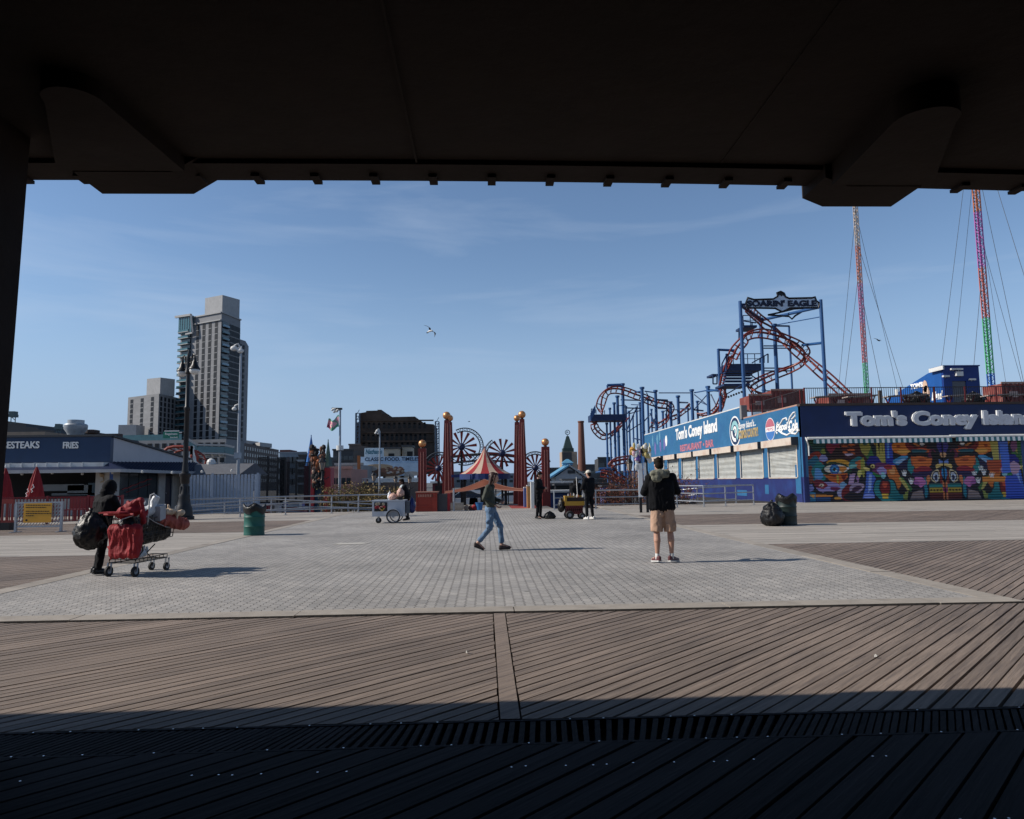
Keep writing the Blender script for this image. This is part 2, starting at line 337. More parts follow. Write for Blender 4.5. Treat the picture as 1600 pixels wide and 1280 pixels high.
# patch in the paving and pieces of litter
p = gnd(549,850); g = MB()
g.prism([(-.42,-.10),(-.2,-.24),(.3,-.2),(.44,.02),(.2,.26),(-.3,.2)], (p.x,p.y,.008), X_, Y_, (0,0,.004))
tag(g.build('paving_patch', M('mortar_patch', (.42,.40,.36), .9), loc=p), 'pale mortar patch smeared in the grey pavers', kind='structure')
for (x, y, lab) in ((1183,822,'crumpled white paper scrap beside the black rubbish bag'), (730,1021,'small white paper scrap on the planks left of the stringer board'), (1369,1028,'torn white wrapper lying on the sunlit right planks')):
    p = gnd(x, y); g = MB(); g.ball((p.x,p.y,.012), (.014,.010,.008), 8)
    for q in range(len(g.v)): a = g.v[q]; g.v[q] = (a[0]+rnd.uniform(-.006,.006), a[1]+rnd.uniform(-.006,.006), max(.005, a[2]+rnd.uniform(-.01,.01)))
    tag(g.build('paper_scrap', white, loc=p), lab, 'litter')
# entry deck beyond the paving, at the gate
g = MB(); g.box(-4.2, 3.6, EDGE+.02, 47, -1.19, -.02, 0); g.box(1.4, 3.0, 39.5, 44.5, -.02, -.012, 1)
for i in range(5): g.box(-4.2, -1.2, EDGE+.3+i*.55, EDGE+.55+i*.55, -.018, .10+.05*i, 0)
tag(g.build('entry_path', [conc, M('red_mat', (.30,.05,.04), .8)]), 'pale concrete path with red mat leading through the gate', kind='structure')
# ============================================================ SHELTER OVERHEAD
shc = M('shade_darkened_concrete', (.024,.014,.010), .9, 0, .3, 2.5, .5, stain=(.03,.02,.018), stain_amt=.7)  # concrete colour darkened to carry the shade under the roof
sh = thing('concrete_shelter', 'dark concrete shelter roof overhead framing the view, with corbel beams and left pillar', 'shelter', (0,2,0))
e0 = at(40,283,4.74); e1 = at(1600,300,4.74); EZ = at(800,283,4.74).z
def edge_z(x): # slightly sagging lip, lower at the ends
    return EZ - (.0026*(x+1.2)**2 if x > -1.2 else .0006*(x+1.2)**2)
g = MB(); xs = [-15+i*.5 for i in range(61)]
def strip(y0, y1, dz0, dz1):
    vs = []; 
    for x in xs:
        z = edge_z(x); vs += [(x,y0,z+dz0),(x,y1,z+dz0),(x,y1,z+dz1),(x,y0,z+dz1)]
    k = len(xs); fs = [(i*4+a, i*4+(a+1) % 4, (i+1)*4+(a+1) % 4, (i+1)*4+a) for i in range(k-1) for a in range(4)]; fs += [(0,1,2,3), tuple(range(4*k-1,4*k-5,-1))]
    g.add(vs, fs)
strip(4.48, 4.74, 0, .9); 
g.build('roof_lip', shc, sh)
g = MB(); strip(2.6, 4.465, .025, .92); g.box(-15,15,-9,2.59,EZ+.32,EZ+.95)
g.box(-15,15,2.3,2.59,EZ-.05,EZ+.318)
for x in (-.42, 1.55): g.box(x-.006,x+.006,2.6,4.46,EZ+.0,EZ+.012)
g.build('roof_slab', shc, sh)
g = MB(); g.box(-15,15,-9.3,-9.0,0,EZ+.9); g.build('back_wall', shc, sh)  # unseen wall, added to keep the shelter interior dark
g = MB(); g.box(-15.3,-15.01,-9,4.3,0,EZ+.9); g.build('side_wall', shc, sh)  # unseen end wall, added to block sun from the left
g = MB(); g.box(15.01,15.3,-9,4.3,0,EZ+.9); g.build('side_wall', shc, sh)  # unseen end wall opposite, also added to darken the inside
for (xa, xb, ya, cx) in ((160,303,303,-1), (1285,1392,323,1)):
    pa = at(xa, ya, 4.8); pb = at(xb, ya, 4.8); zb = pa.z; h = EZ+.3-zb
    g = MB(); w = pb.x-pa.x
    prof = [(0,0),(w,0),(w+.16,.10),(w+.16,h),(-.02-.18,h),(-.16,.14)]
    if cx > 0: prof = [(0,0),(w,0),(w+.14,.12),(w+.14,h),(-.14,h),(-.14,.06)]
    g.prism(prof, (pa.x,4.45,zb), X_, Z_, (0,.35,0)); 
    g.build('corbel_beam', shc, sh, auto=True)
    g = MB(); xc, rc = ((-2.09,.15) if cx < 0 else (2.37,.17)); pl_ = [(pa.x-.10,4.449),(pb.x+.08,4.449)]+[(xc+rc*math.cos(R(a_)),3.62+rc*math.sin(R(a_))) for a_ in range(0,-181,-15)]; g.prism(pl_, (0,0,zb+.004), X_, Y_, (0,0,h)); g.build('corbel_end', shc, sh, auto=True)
for i in range(34):
    x = at(407+(i-9)*90.3, 281, 4.74).x
    if abs(x) > 14: continue
    z = edge_z(x); g = MB(); g.box(x-.027,x+.027,4.62,4.755,z-.022,z-.001); g.build('drip_bracket', shc, sh)
g = MB(); a = at(44,284,4.2); c2 = at(1,870,4.2); bx = c2.x-.04
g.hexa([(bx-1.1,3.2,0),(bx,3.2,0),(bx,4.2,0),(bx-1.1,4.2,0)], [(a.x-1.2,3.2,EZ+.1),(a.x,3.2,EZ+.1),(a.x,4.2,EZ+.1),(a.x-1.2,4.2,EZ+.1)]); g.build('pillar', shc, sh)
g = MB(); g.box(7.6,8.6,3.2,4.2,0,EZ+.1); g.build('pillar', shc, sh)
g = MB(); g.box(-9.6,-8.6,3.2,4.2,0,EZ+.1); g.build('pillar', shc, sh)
# ============================================================ BUILDINGS, LEFT
def facade(root, p0, p1, z0, z1, mat, name='wall', thick=.4, top=None):
    """upright wall slab from p0 to p1 (x, y), outer face on the line"""
    g = MB(); a = V((p0[0],p0[1],0)); b = V((p1[0],p1[1],0)); u = (b-a).normalized(); n = u.cross(Z_)
    g.hexa([a+Z_*z0, b+Z_*z0, b-n*thick+Z_*z0, a-n*thick+Z_*z0], [a+Z_*z1, b+Z_*z1, b-n*thick+Z_*z1, a-n*thick+Z_*z1]); return g.build(name, mat, root)
class Win:
    """windows of one building: the first 100 as parts, the rest one part"""
    def __init__(s, root, mat, frame, limit=96): s.root = root; s.mat = mat; s.frame = frame; s.n = 0; s.rest = MB(); s.limit = limit
    def add(s, c, u, w, h, mat=None):
        c = V(c); u = V(u).normalized(); nn = u.cross(Z_); g = MB() if s.n < s.limit else s.rest
        g.ob(c+nn*.04, u*w/2, Z_*h/2, nn*.06, 0)
        g.ob(c+nn*.07-Z_*(h/2+.1), u*(w/2+.08), Z_*.09, nn*.1, 1); g.ob(c+nn*.115, u*.035, Z_*h/2, nn*.03, 0)
        if s.n < s.limit: g.build('window', [mat or s.mat, s.frame], s.root)
        s.n += 1
    def grid(s, a, b, z0, z1, nx, nz, w, h, skip=None):
        a = V((a[0],a[1],0)); b = V((b[0],b[1],0)); u = (b-a)
        for j in range(nz-1, -1, -1):
            for i in range(nx):
                if skip and skip(i, j): continue
                p = a+u*((i+.5)/nx); s.add((p.x,p.y,z0+(z1-z0)*(j+.5)/nz), u, w, h)
    def done(s):
        if s.rest.v:
            o = s.rest.build('window', [s.mat, s.frame], s.root); o['kind'] = 'stuff'; o['label'] = 'the many smaller windows of the facades'
farwin = M('far_window_glass', (.010,.012,.016), .45, 0, .5, .3, spec=.25)
brickg = M('grey_brick', (.215,.218,.226), .85, 0, .2, .25, stretch=((1,1,4),))
frameg = M('pale_lintel', (.33,.33,.33), .8)
teal = glass('teal_glass', (.05,.13,.15)); tealp = glass('pale_balcony_glass', (.16,.26,.33))
def xy(x, Y, y=740): p = at(x, y, Y); return (p.x, p.y)
def zt(x, y, Y): return at(x, y, Y).z
# tall tower
tw = thing('apartment_tower', 'tallest grey brick apartment tower with teal glass balconies and rooftop box', 'building', (*xy(330,345),-1.2))
Y1 = 330; A = xy(283,345,500); B = xy(346,Y1,500); zB = zt(346,489,Y1); C = xy(375.5,346,510); D = xy(383.5,352,540)
zlow = zt(384,533,352)
def block(root, pts, z0, z1, mat, name='wall'):
    g = MB(); g.prism(pts, (0,0,z0), X_, Y_, (0,0,z1-z0)); return g.build(name, mat, root)
depthv = V((C[0]-B[0], C[1]-B[1])); A2 = (A[0]+depthv.x, A[1]+depthv.y)
block(tw, [A, B, C, A2], -1.2, zB, brickg)
D0 = (B[0]+(D[0]-B[0])*.55+.4, B[1]+(D[1]-B[1])*.55-.2)
E = (C[0]-depthv.x*.1, C[1]+10)
block(tw, [(C[0]-1,C[1]-.5), D, (D[0]-3,D[1]+14), (C[0]-6,C[1]+14)], -1.2, zlow, brickg)
P = at(320,487,343); Q = at(347,487,337); zp = zt(347,461,337)
g = MB(); g.prism([(P.x,P.y), (Q.x,Q.y), (Q.x+5,Q.y+9), (P.x+5,P.y+9)], (0,0,zB+.01), X_, Y_, (0,0,zp-zB)); g.build('penthouse', M('pale_cladding', (.34,.34,.34), .8, stretch=((1,1,.3),)), tw)
W = Win(tw, farwin, frameg, 92)
AB = V((B[0]-A[0], B[1]-A[1])); BC = V((C[0]-B[0], C[1]-B[1]))
def lerp(a, v, t): return (a[0]+v.x*t, a[1]+v.y*t)
zr = zt(346,692,Y1)
W.grid(lerp(A,AB,.36), lerp(A,AB,.96), zr, zB-3.5, 4, 19, 2.0, 2.6)
W.grid(lerp(B,BC,.42), lerp(B,BC,1.0), zr, zB-3.5, 4, 19, 2.2, 2.5)
W.grid(C, D, zr, zlow-2, 2, 17, 1.6, 2.0)
# balcony bays of glass at both corners
nA = V((AB.x, AB.y, 0)).normalized().cross(Z_); uA = V((AB.x,AB.y,0)).normalized(); uB = V((BC.x,BC.y,0)).normalized(); nB = uB.cross(Z_)
fh = (zB-3.5-zr)/19
for j in range(19):
    z = zr + fh*(j+.5)
    p = V((*lerp(A,AB,.17),0))+Z_*z; g = MB(); g.ob(p+nA*.35, uA*3.0, Z_*fh*.44, nA*.3, 0); g.ob(p+nA*.9-uA*.8-Z_*fh*.33, uA*3.6, Z_*.55, nA*.9, 1); g.ob(p+nA*.8-uA*.8-Z_*fh*.49, uA*3.8, Z_*.14, nA*1.1, 2); g.build('balcony', [dglass, teal, frameg], tw)
    p = V((*lerp(B,BC,.18),0))+Z_*z; g = MB(); g.ob(p+nB*.2, uB*2.6, Z_*fh*.46, nB*.15, 0); g.ob(p+nB*.75-Z_*fh*.3, uB*2.3, Z_*.6, nB*.5, 1 if j % 3 else 3); g.ob(p+nB*.7-Z_*fh*.48, uB*2.6, Z_*.14, nB*.8, 2); g.build('balcony', [dglass, teal, black, tealp], tw)
# glass crown at the upper left corner with slanted white frame
g = MB(); p = V((*lerp(A,AB,.17),zB-3.0)); g.ob(p+nA*.8, uA*4.6, Z_*4.0, nA*.7, 0); g.build('glass_crown', teal, tw)
g = MB(); g.bar(p-uA*6.5+nA*1.9+Z_*4.4, p+uA*4.9+nA*1.9+Z_*4.1, .9, 1.0); g.bar(p+uA*4.9+nA*1.9+Z_*4.1, p+uA*6.6+nA*1.9-Z_*4.6, .8, .8); g.bar(p+uA*6.6+nA*1.9-Z_*4.6, p+uA*1.5+nA*1.9-Z_*4.8, .7, .7)
for k in range(-2, 3): g.bar(p+uA*(k*1.7)+nA*1.6-Z_*4, p+uA*(k*1.7)+nA*1.6+Z_*4, .15)
g.build('crown_frame', frameg, tw)
W.done()
for (nm, zz) in (('parapet', zB), ):
    g = MB(); g.bar(V((*A,zz+.3))+nA*.2, V((*B,zz+.3))+nA*.2, .7, .6); g.bar(V((*B,zz+.3))+nB*.2, V((*C,zz+.3))+nB*.2, .7, .6); g.bar(V((*A,zz-3.2))+nA*.3, V((*B,zz-3.2))+nA*.3, .6, .5); g.build('parapet', frameg, tw)
# shorter neighbour
nb = thing('apartment_block', 'shorter grey brick apartment block left of the tallest tower', 'building', (*xy(235,335),-1.2))
A = xy(200,342,630); B = xy(248,328,630); C = xy(279,346,630); z1 = zt(248,615,328); depth2 = V((C[0]-B[0], C[1]-B[1])); A2 = (A[0]+depth2.x, A[1]+depth2.y)
block(nb, [A,B,C,A2], -1.2, z1, brickg)
P = at(229,612,338); Q = at(250,612,334); zp = zt(250,590,334)
block(nb, [(P.x,P.y),(Q.x,Q.y),(Q.x+4,Q.y+6),(P.x+4,P.y+6)], z1+.01, zp, MATS['pale_cladding'], 'penthouse')
W = Win(nb, farwin, frameg, 90); AB = V((B[0]-A[0],B[1]-A[1])); BC = V((C[0]-B[0],C[1]-B[1])); zr = zt(248,700,328)
for f in (.13, .47, .8): W.grid(lerp(A,AB,f-.08), lerp(A,AB,f+.08), zr, z1-1, 1, 10, 2.2, 1.9)
W.grid(lerp(B,BC,.02), lerp(B,BC,.98), zr, z1-1, 5, 10, 1.6, 1.9); W.done()
# podium with glazed balustrade
pd = thing('apartment_podium', 'low grey podium with square windows and teal glass band under the towers', 'building', (*xy(270,318),-1.2))
A = xy(182,318); B = xy(352,312); z1 = zt(260,677,315); zb = zt(260,690,315)
block(pd, [A,B,(B[0]+3,B[1]+14),(A[0]+3,A[1]+9)], -1.2, zb+.6, brickg)
a2 = xy(182,324); b2 = xy(210,324); block(pd, [a2,b2,(b2[0],b2[1]+8),(a2[0],a2[1]+8)], zb+.61, zt(190,664,324), MATS['pale_cladding'], 'corner_block')
W = Win(pd, farwin, frameg, 60); W.grid(A, B, zt(260,726,315), zb-.2, 15, 3, 2.0, 2.1); W.done()
AB = V((B[0]-A[0],B[1]-A[1],0)); u = AB.normalized(); nn = u.cross(Z_)
g = MB(); p = V((*lerp(A,AB,.3),zb+1.9)); g.ob(p-nn*1, u*AB.length*.28, Z_*1.25, nn*.15); g.build('glass_balustrade', teal, pd)
g = MB(); p0 = at(288,690,311); p1 = at(308,702,311); p2 = at(352,703,311); p3 = at(366,706,311)
for a, b in ((p0,p1),(p1,p2),(p2,p3)): g.bar(a, b, .8, 2.6)
g.build('glass_canopy', teal, pd); g = MB()
for a, b in ((p0,p1),(p1,p2),(p2,p3)): g.bar(a+Z_*1.9, b+Z_*1.9, 1.4, .7); g.bar(a-Z_*1.7, b-Z_*1.7, 1.4, .6)
g.build('canopy_fascia', frameg, pd)
# long receding block right of the tower
lb = thing('long_apartment_block', 'long dark brick block with rows of small windows right of the towers', 'building', (*xy(400,380),-1.2))
brickd = M('dark_brick', (.12,.095,.085), .85, 0, .2, .3)
A = xy(380,350); B = xy(435,425); z1 = zt(435,703,425); block(lb, [A,B,(B[0]-20,B[1]+12),(A[0]-20,A[1]+12)], -1.2, z1, brickd)
for (x0,x1,yt) in ((383,403,689),(405,424,692)):
    a = xy(x0,385); b = xy(x1,400); block(lb, [a,b,(b[0]-6,b[1]+9),(a[0]-6,a[1]+9)], z1+.01, zt(x0,yt,390), MATS['pale_cladding'], 'roof_box')
W = Win(lb, dglass, brickd, 98); W.grid(A, B, 2, z1-.8, 16, 6, 1.9, 1.6); W.done()
def simple(name, label, x0, x1, ytop, Y, mat, dy=14, nx=0, nz=0, ww=1.6, wh=1.5, ybase=None, cat='building', loc=None, wm=None):
    a = xy(x0, Y); b = xy(x1, Y); z1 = zt((x0+x1)/2, ytop, Y); t = thing(name, label, cat, ((a[0]+b[0])/2, Y, -1.2))
    block(t, [a, b, (b[0]+dy*.1, b[1]+dy), (a[0]+dy*.1, a[1]+dy)], -1.2, z1, mat)
    g = MB(); g.box(a[0]-.15, b[0]+.15, Y-.15, Y+.4, z1+.01, z1+.35); g.build('parapet', mat, t)
    if nx: W = Win(t, wm or dglass, mat, 60); W.grid((a[0],Y), (b[0],Y), .5, z1-.3, nx, nz, ww, wh); W.done()
    return t, z1
dk = M('dark_cladding', (.05,.052,.056), .7); greyb = M('blue_grey_cladding', (.20,.24,.28), .7, stretch=((1,1,.2),)); redr = M('dull_red', (.10,.03,.025), .8)
t, z1 = simple('low_office_building', 'blue grey low building beyond the dark netting', 436, 478, 708, 210, greyb, 20, 6, 3)
a = at(437,707,214); b = at(453,707,214); g = MB(); g.box(a.x,b.x,214,222,z1+.02,zt(440,703,214)); g.build('roof_shed', redr, t)
simple('dark_warehouse', 'dark low building with grey window strips behind the blue spires', 466, 492, 712, 195, dk, 20, 2, 4, 3.2, .5, wm=greyb)
simple('dark_flat_building', 'dark flat topped building left of the burned brick block', 520, 552, 704, 150, dk, 16, 4, 3, .9, .8)
simple('brick_stub_building', 'dark brown stub building touching the burned brick block', 545, 562, 696, 158, brickd, 16, 2, 3, .8, .9)
pink = M('pink_stucco', (.42,.22,.18), .85, 0, .15, 1)
simple('pink_building', 'small salmon pink building behind the ochre bushes', 517, 549, 733, 95, pink, 8, 4, 1, .5, .8)
simple('pale_roofed_building', 'pale grey low roof between the flagpole and the pink wall', 524, 566, 727, 112, MATS['pale_cladding'], 8)
# far line of low buildings that closes the horizon
for i, (x0, x1, yt, Y, m, lab) in enumerate((
    (-120,10,690,160,brickg,'pale brick block half hidden by the left pillar'),
    (850,905,732,260,dk,'dark long roof left of the brick chimney'),
    (880,935,727,300,dk,'dark low block under the brick chimney'),
    (935,957,716,210,dk,'small dark tower block left of the coaster supports'),
    (905,1010,738,190,M('grey_green_cladding', (.13,.15,.15), .8),'grey green shed under the coaster supports'),
    (740,812,741,330,greyb,'pale blue distant block seen between the tall red pylons'),
    (690,742,738,350,brickg,'distant grey brick block left of the striped tent'),
    (1000,1110,736,160,brickd,'dark brick block behind the blue side wall'))):
    simple('distant_building', lab, x0, x1, yt, Y, m, 20, max(2, (x1-x0)//9), 2, 1.6, 1.2)
# brick chimney and the tower with the round sign
ch = M('chimney_brick', (.16,.07,.05), .85)
a = gnd(909,790); p = at(909,720,230); zt_ = at(909,658,230).z; g = MB(); r = 12/1130*230/2
g.lathe([(r*1.25,-1.2),(r*1.0,p.z),(r*.72,zt_-.6),(r*.85,zt_-.4),(r*.85,zt_)], (p.x,230,0), 18)
tag(g.build('brick_chimney', ch, loc=(p.x,230,-1.2), auto=True), 'tall slim red brick chimney beyond the fairground', 'chimney')
Yp = 200; p = at(888,700,Yp); tt = thing('pyramid_tower_building', 'pale building with dark pyramid tower and round emblem on top', 'building', (p.x,Yp,-1.2))
a = at(878,720,Yp); b = at(902,720,Yp); zz = zt(890,706,Yp); g = MB(); g.box(a.x,b.x,Yp,Yp+6,-1.2,zz); g.build('wall', M('tan_stucco', (.36,.27,.2), .8), tt)
g = MB(); g.box(a.x+.2,(a.x+b.x)/2+.6,Yp-.25,Yp-.02,-1.2,zz-.1); g.build('dark_front', dk, tt)
pa = at(880,702,Yp); pb = at(897,702,Yp); za = zt(888,702,Yp); zm = zt(888,681,Yp); c = (pa.x+pb.x)/2; hw = (pb.x-pa.x)/2; gr = M('verdigris_dark', (.03,.055,.05), .6)
g = MB(); g.box(c-hw,c+hw,Yp+.6,Yp+3.5,zz+.01,za+.3); g.hexa([(c-hw*.85,Yp+.8,za+.3),(c+hw*.85,Yp+.8,za+.3),(c+hw*.85,Yp+3.3,za+.3),(c-hw*.85,Yp+3.3,za+.3)], [(c-.35,Yp+1.7,zm),(c+.35,Yp+1.7,zm),(c+.35,Yp+2.3,zm),(c-.35,Yp+2.3,zm)]); g.build('pyramid_roof', gr, tt)
ze = zt(888,675,Yp); r = 3.6/1130*Yp; g = MB(); pts = [(c+r*math.cos(R(k*18)), Yp+2, ze+r*math.sin(R(k*18))) for k in range(21)]; g.tube(pts, .1, 6); g.bar((c,Yp+2,zm-.1),(c,Yp+2,ze-r),.18); g.bar((c-r*.35,Yp+2,ze-r*.5),(c-r*.35,Yp+2,ze+r*.5),.12); g.bar((c-r*.35,Yp+2,ze+r*.5),(c+r*.35,Yp+2,ze),.12); g.bar((c+r*.35,Yp+2,ze),(c-r*.35,Yp+2,ze-r*.1),.12); g.build('round_emblem', gr, tt)
# ------------------------------------------------------------ burned brick block with scaffolding
Yb = 180; bb = M('burned_brick', (.060,.042,.033), .9, 0, .45, .5, stain=(.02,.016,.014), stain_amt=.7); k = 5.82
t = thing('burned_brick_building', 'dark soot stained brick building wrapped in scaffold above the billboard', 'building', (at(620,740,Yb).x,Yb,-1.2))
pl = [(90,700),(90,240),(120,235),(120,150),(185,140),(188,128),(290,125),(290,118),(325,118),(328,152),(385,158),(390,185),(630,180),(665,205),(720,245),(800,250),(812,700)]
pts = [at(540+x/k, 620+y/k, Yb) for x, y in pl]; g = MB(); g.prism([(p.x, p.z) for p in pts], (0,Yb,0), X_, Z_, (0,14,0)); g.build('wall', bb, t)
bd2 = M('char_black_window', (.006,.006,.007), .6)
for (yy, h, n_) in ((265,46,13),(372,52,14),(440,34,12)):
    for i in range(n_):
        x = 165+i*(600/n_); p = at(540+x/k, 620+(yy+rnd.uniform(-4,4))/k, Yb-.02); g = MB(); w2 = 11/k*Yb/1130; h2 = h/2/k*Yb/1130
        g.ob((p.x,Yb-.02,p.z),(w2,0,0),(0,0,h2),(0,.03,0)); g.lathe([(w2,-.03),(w2,.03)], (p.x,Yb-.02,p.z+h2), 12, 0, (0,1,0)); g.build('window', bd2, t)
for (y0) in (215,325,405):
    a = at(540+140/k,620+y0/k,Yb-.3); b = at(540+800/k,620+y0/k,Yb-.3); g = MB(); g.bar(a,b,.3,.35); g.build('cornice', bb, t)
scf = M('scaffold_blue_steel', (.10,.13,.17), .5, .4)
for (x0,x1,y0) in ((92,125,150),(815,848,225)):
    g = MB()
    for x in (x0,x1):
        a = at(540+x/k,620+y0/k,Yb-1.5); g.bar((a.x,Yb-1.5,-1.2),(a.x,Yb-1.5,a.z),.22); g.bar((a.x,Yb-.4,-1.2),(a.x,Yb-.4,a.z),.22)
    for j in range(16):
        y = y0+(560-y0)*j/15; a = at(540+x0/k,620+y/k,Yb-1.5); b = at(540+x1/k,620+y/k,Yb-1.5); g.bar(a,b,.16); 
        if j % 2: g.bar(a, V((b.x,b.y,b.z+1.6)), .12)
    g.build('scaffold_tower', scf, t)
# ------------------------------------------------------------ billboard
Ys = 118; bl = thing('billboard', 'wide pale blue hot dog billboard with smaller sign on top', 'billboard', (at(610,740,Ys).x,Ys,-1.2))
k = 5.82
def q(x, y, Y=Ys): return at(540+x/k, 620+y/k, Y)
a = q(135,722); b = q(700,540); g = MB(); g.box(a.x,b.x,Ys,Ys+.6,a.z,b.z); g.build('main_panel', M('billboard_blue', (.42,.54,.66), .5, 0, .15, .6), bl)
a2 = q(170,541); b2 = q(342,465); g = MB(); g.box(a2.x,b2.x,Ys,Ys+.6,b.z+.01,b2.z); g.build('top_panel', M('billboard_pale', (.52,.62,.68), .5), bl)
g = MB()
for x in (180, 350, 520, 660): p = q(x,720); g.box(p.x-.2,p.x+.2,Ys+.1,Ys+.5,-1.2,a.z-.01)
g.build('support_post', black, bl)
navy = M('navy_paint', (.006,.018,.05), .5)
p = q(176,587); e = q(668,587); text('CLASSIC FOOD. TIMELESS', navy, bl, (p.x,Ys,p.z), X_, Z_, (q(690,587).x-p.x, .62), depth=.02, bold=.022)
p = q(180,522); e = q(330,522); text("Nathan's", M('sign_teal', (.03,.14,.2), .5), bl, (p.x,Ys,p.z), X_, Z_, (e.x-p.x, .8), depth=.02, bold=.03, shear=.25)
# picture of food in buns: flat painted shapes on the panel
cols = [M('bun_tan', (.42,.30,.19), .6), M('crust_brown', (.16,.08,.045), .6), M('meat_brown', (.20,.09,.06), .6), M('sand_pale', (.42,.38,.34), .6)]
g = MB(); rr = random.Random(3)
def flat(cx, cy, rx, ry, m, lay):
    c = q(cx, cy); s_ = Ys/1130/k; g.lathe([(1,0),(1,.006)], (0,0,0), 14, m); n_ = 28
    for i in range(len(g.v)-n_, len(g.v)):
        v_ = g.v[i]; g.v[i] = (c.x+v_[0]*rx*s_, Ys-.006-lay*.008-(v_[2]), c.z+v_[1]*ry*s_)
flat(345,690,195,38,1,0); flat(300,640,130,28,0,1); flat(380,668,110,22,2,2)
for i in range(26): flat(rr.uniform(330,520), rr.uniform(640,695), rr.uniform(9,20), rr.uniform(6,12), rr.choice((0,1,2,3)), 3+i*.3)
flat(230,655,60,22,3,12); flat(600,700,75,22,3,1)
g.build('hot_dog_picture', cols, bl)
# structures under and beside the billboard
orange = M('orange_paint', (.34,.11,.03), .6)
a = q(105,700,110); b = q(131,535,110); g = MB(); g.box(a.x,b.x,110,110.6,-1.2,b.z); tag(g.build('orange_pillar', orange, loc=(a.x,110,-1.2)), 'slender orange pillar at the left end of the billboard', 'pillar')
t = thing('white_railed_roof', 'long white balustrade roof below the hot dog billboard', 'building', (q(350,780,100).x,100,-1.2))
a = q(40,783,100); b = q(700,735,100); g = MB(); g.box(a.x,b.x,100.2,106,-1.2,a.z); g.build('wall', brickd, t)
g = MB(); g.box(a.x,b.x,100,100.12,b.z-.12,b.z); g.box(q(200,1,100).x,b.x,100.02,100.1,a.z+.01,b.z-.13)
x = a.x
while x < q(200,1,100).x: g.box(x,x+.16,100.02,100.1,a.z+.01,b.z-.13); x += .38
g.build('balustrade', white, t)
tan = M('tan_panel', (.42,.36,.28), .8)
for (x0,x1,y0,y1,Y,lab) in ((345,490,475,530,150,'wide tan rooftop wall behind the billboard'),(515,602,458,530,152,'narrow tan rooftop wall right of the wide one')):
    a = q(x0,y1,Y); b = q(x1,y0,Y); t = thing('rooftop_building', lab, 'building', ((a.x+b.x)/2,Y,-1.2)); g = MB(); g.box(a.x,b.x,Y,Y+5,-1.2,b.z); g.build('wall', tan, t); g = MB(); g.box(a.x-.2,b.x+.2,Y-.2,Y+5.2,b.z+.01,b.z+.4); g.build('roof_edge', dk, t)
    g = MB(); g.box(a.x+1,a.x+2.2,Y-.05,Y-.01,b.z-2.4,b.z-.9); g.build('window', bd2, t)
# ============================================================ LEFT BOARDWALK FRONT
navyp = M('navy_fascia', (.007,.028,.08), .45, 0, .12, 1.5); cream = M('cream_wall', (.42,.40,.37), .75, 0, .12, 2, stain=(.25,.22,.2), stain_amt=.3)
RY = 38.0; c0 = at(168,810,RY); RX = c0.x     # corner of the snack building
zt1 = zt(150,682,RY); zf0 = zt(150,722,RY); ze = zt(150,735,RY)
rt = thing('snack_restaurant', 'blue and white snack restaurant with fries and cheesesteaks lettering', 'building', (RX-5,RY,0))
RL = at(-260,760,RY).x; RD = RY+10.2
g = MB(); g.box(RL, RX, RY, RY+.3, zf0, zt1); g.build('fascia', navyp, rt)
g = MB(); za = zt1; zb = at(283,719,RD).z
g.add([(RX-.32,RY+.31,zf0-.05),(RX,RY+.31,zf0-.05),(RX,RD,zb-.2),(RX-.32,RD,zb-.2),(RX-.32,RY+.31,za-.05),(RX,RY+.31,za-.05),(RX,RD,zb),(RX-.32,RD,zb)], [(3,2,1,0),(4,5,6,7),(0,1,5,4),(1,2,6,5),(2,3,7,6),(3,0,4,7)]); g.build('gable_panel', M('grey_white_panel', (.42,.43,.46), .6, 0, .08, 1), rt)
g = MB(); g.hexa([(RL,RY-.1,za),(RX+.12,RY-.1,za),(RX+.12,RD,zb+.01),(RL,RD,zb+.01)], [(RL,RY-.1,za+.1),(RX+.12,RY-.1,za+.1),(RX+.12,RD,zb+.1),(RL,RD,zb+.1)]); g.build('roof', dk, rt)
ribs = M('blue_metal_roof', (.005,.014,.05), .5)
g = MB(); EV = 1.0; zh = zf0-.02
g.hexa([(RL,RY-EV,ze),(RX+EV,RY-EV,ze),(RX+.02,RY+.2,ze),(RL,RY+.2,ze)], [(RL,RY-EV,ze+.03),(RX+EV,RY-EV,ze+.03),(RX+.02,RY-.02,zh),(RL,RY-.02,zh)])
zsk = at(283,722,RD).z
g.hexa([(RX+.02,RY+.21,ze),(RX+EV,RY-EV,ze),(RX+EV,RD+1,ze),(RX+.02,RD+1,ze)], [(RX+.02,RY-.02,zh),(RX+EV,RY-EV,ze+.03),(RX+EV,RD+1,ze+.03),(RX+.02,RD+1,zsk-.02)])
for i in range(28):
    y = RY-.1+i*.4; t_ = i/27; zz = zh+(zsk-.02-zh)*t_; g.bar((RX+.04,y,zz+.02),(RX+EV,y,ze+.05),.04,.05)
g.build('skirt_roof', ribs, rt)
g = MB(); g.box(RL,RX+EV+.12,RY-EV-.12,RY-EV,ze-.13,ze+.03); g.box(RX+EV,RX+EV+.12,RY-EV+.01,RD+1,ze-.13,ze+.03); g.build('gutter', M('grey_gutter', (.30,.31,.33), .5), rt)
g = MB(); g.box(RL,RX-.01,RY-.6,RY-.05,zf0-.28,zf0-.04)
for i in range(int((RX-RL)/.6)): g.box(RL+.6*i,RL+.6*i+.04,RY-.63,RY-.04,zf0-.29,zf0-.02)
g.build('rolled_awning', white, rt)
wx = lambda x: at(x,780,RY).x
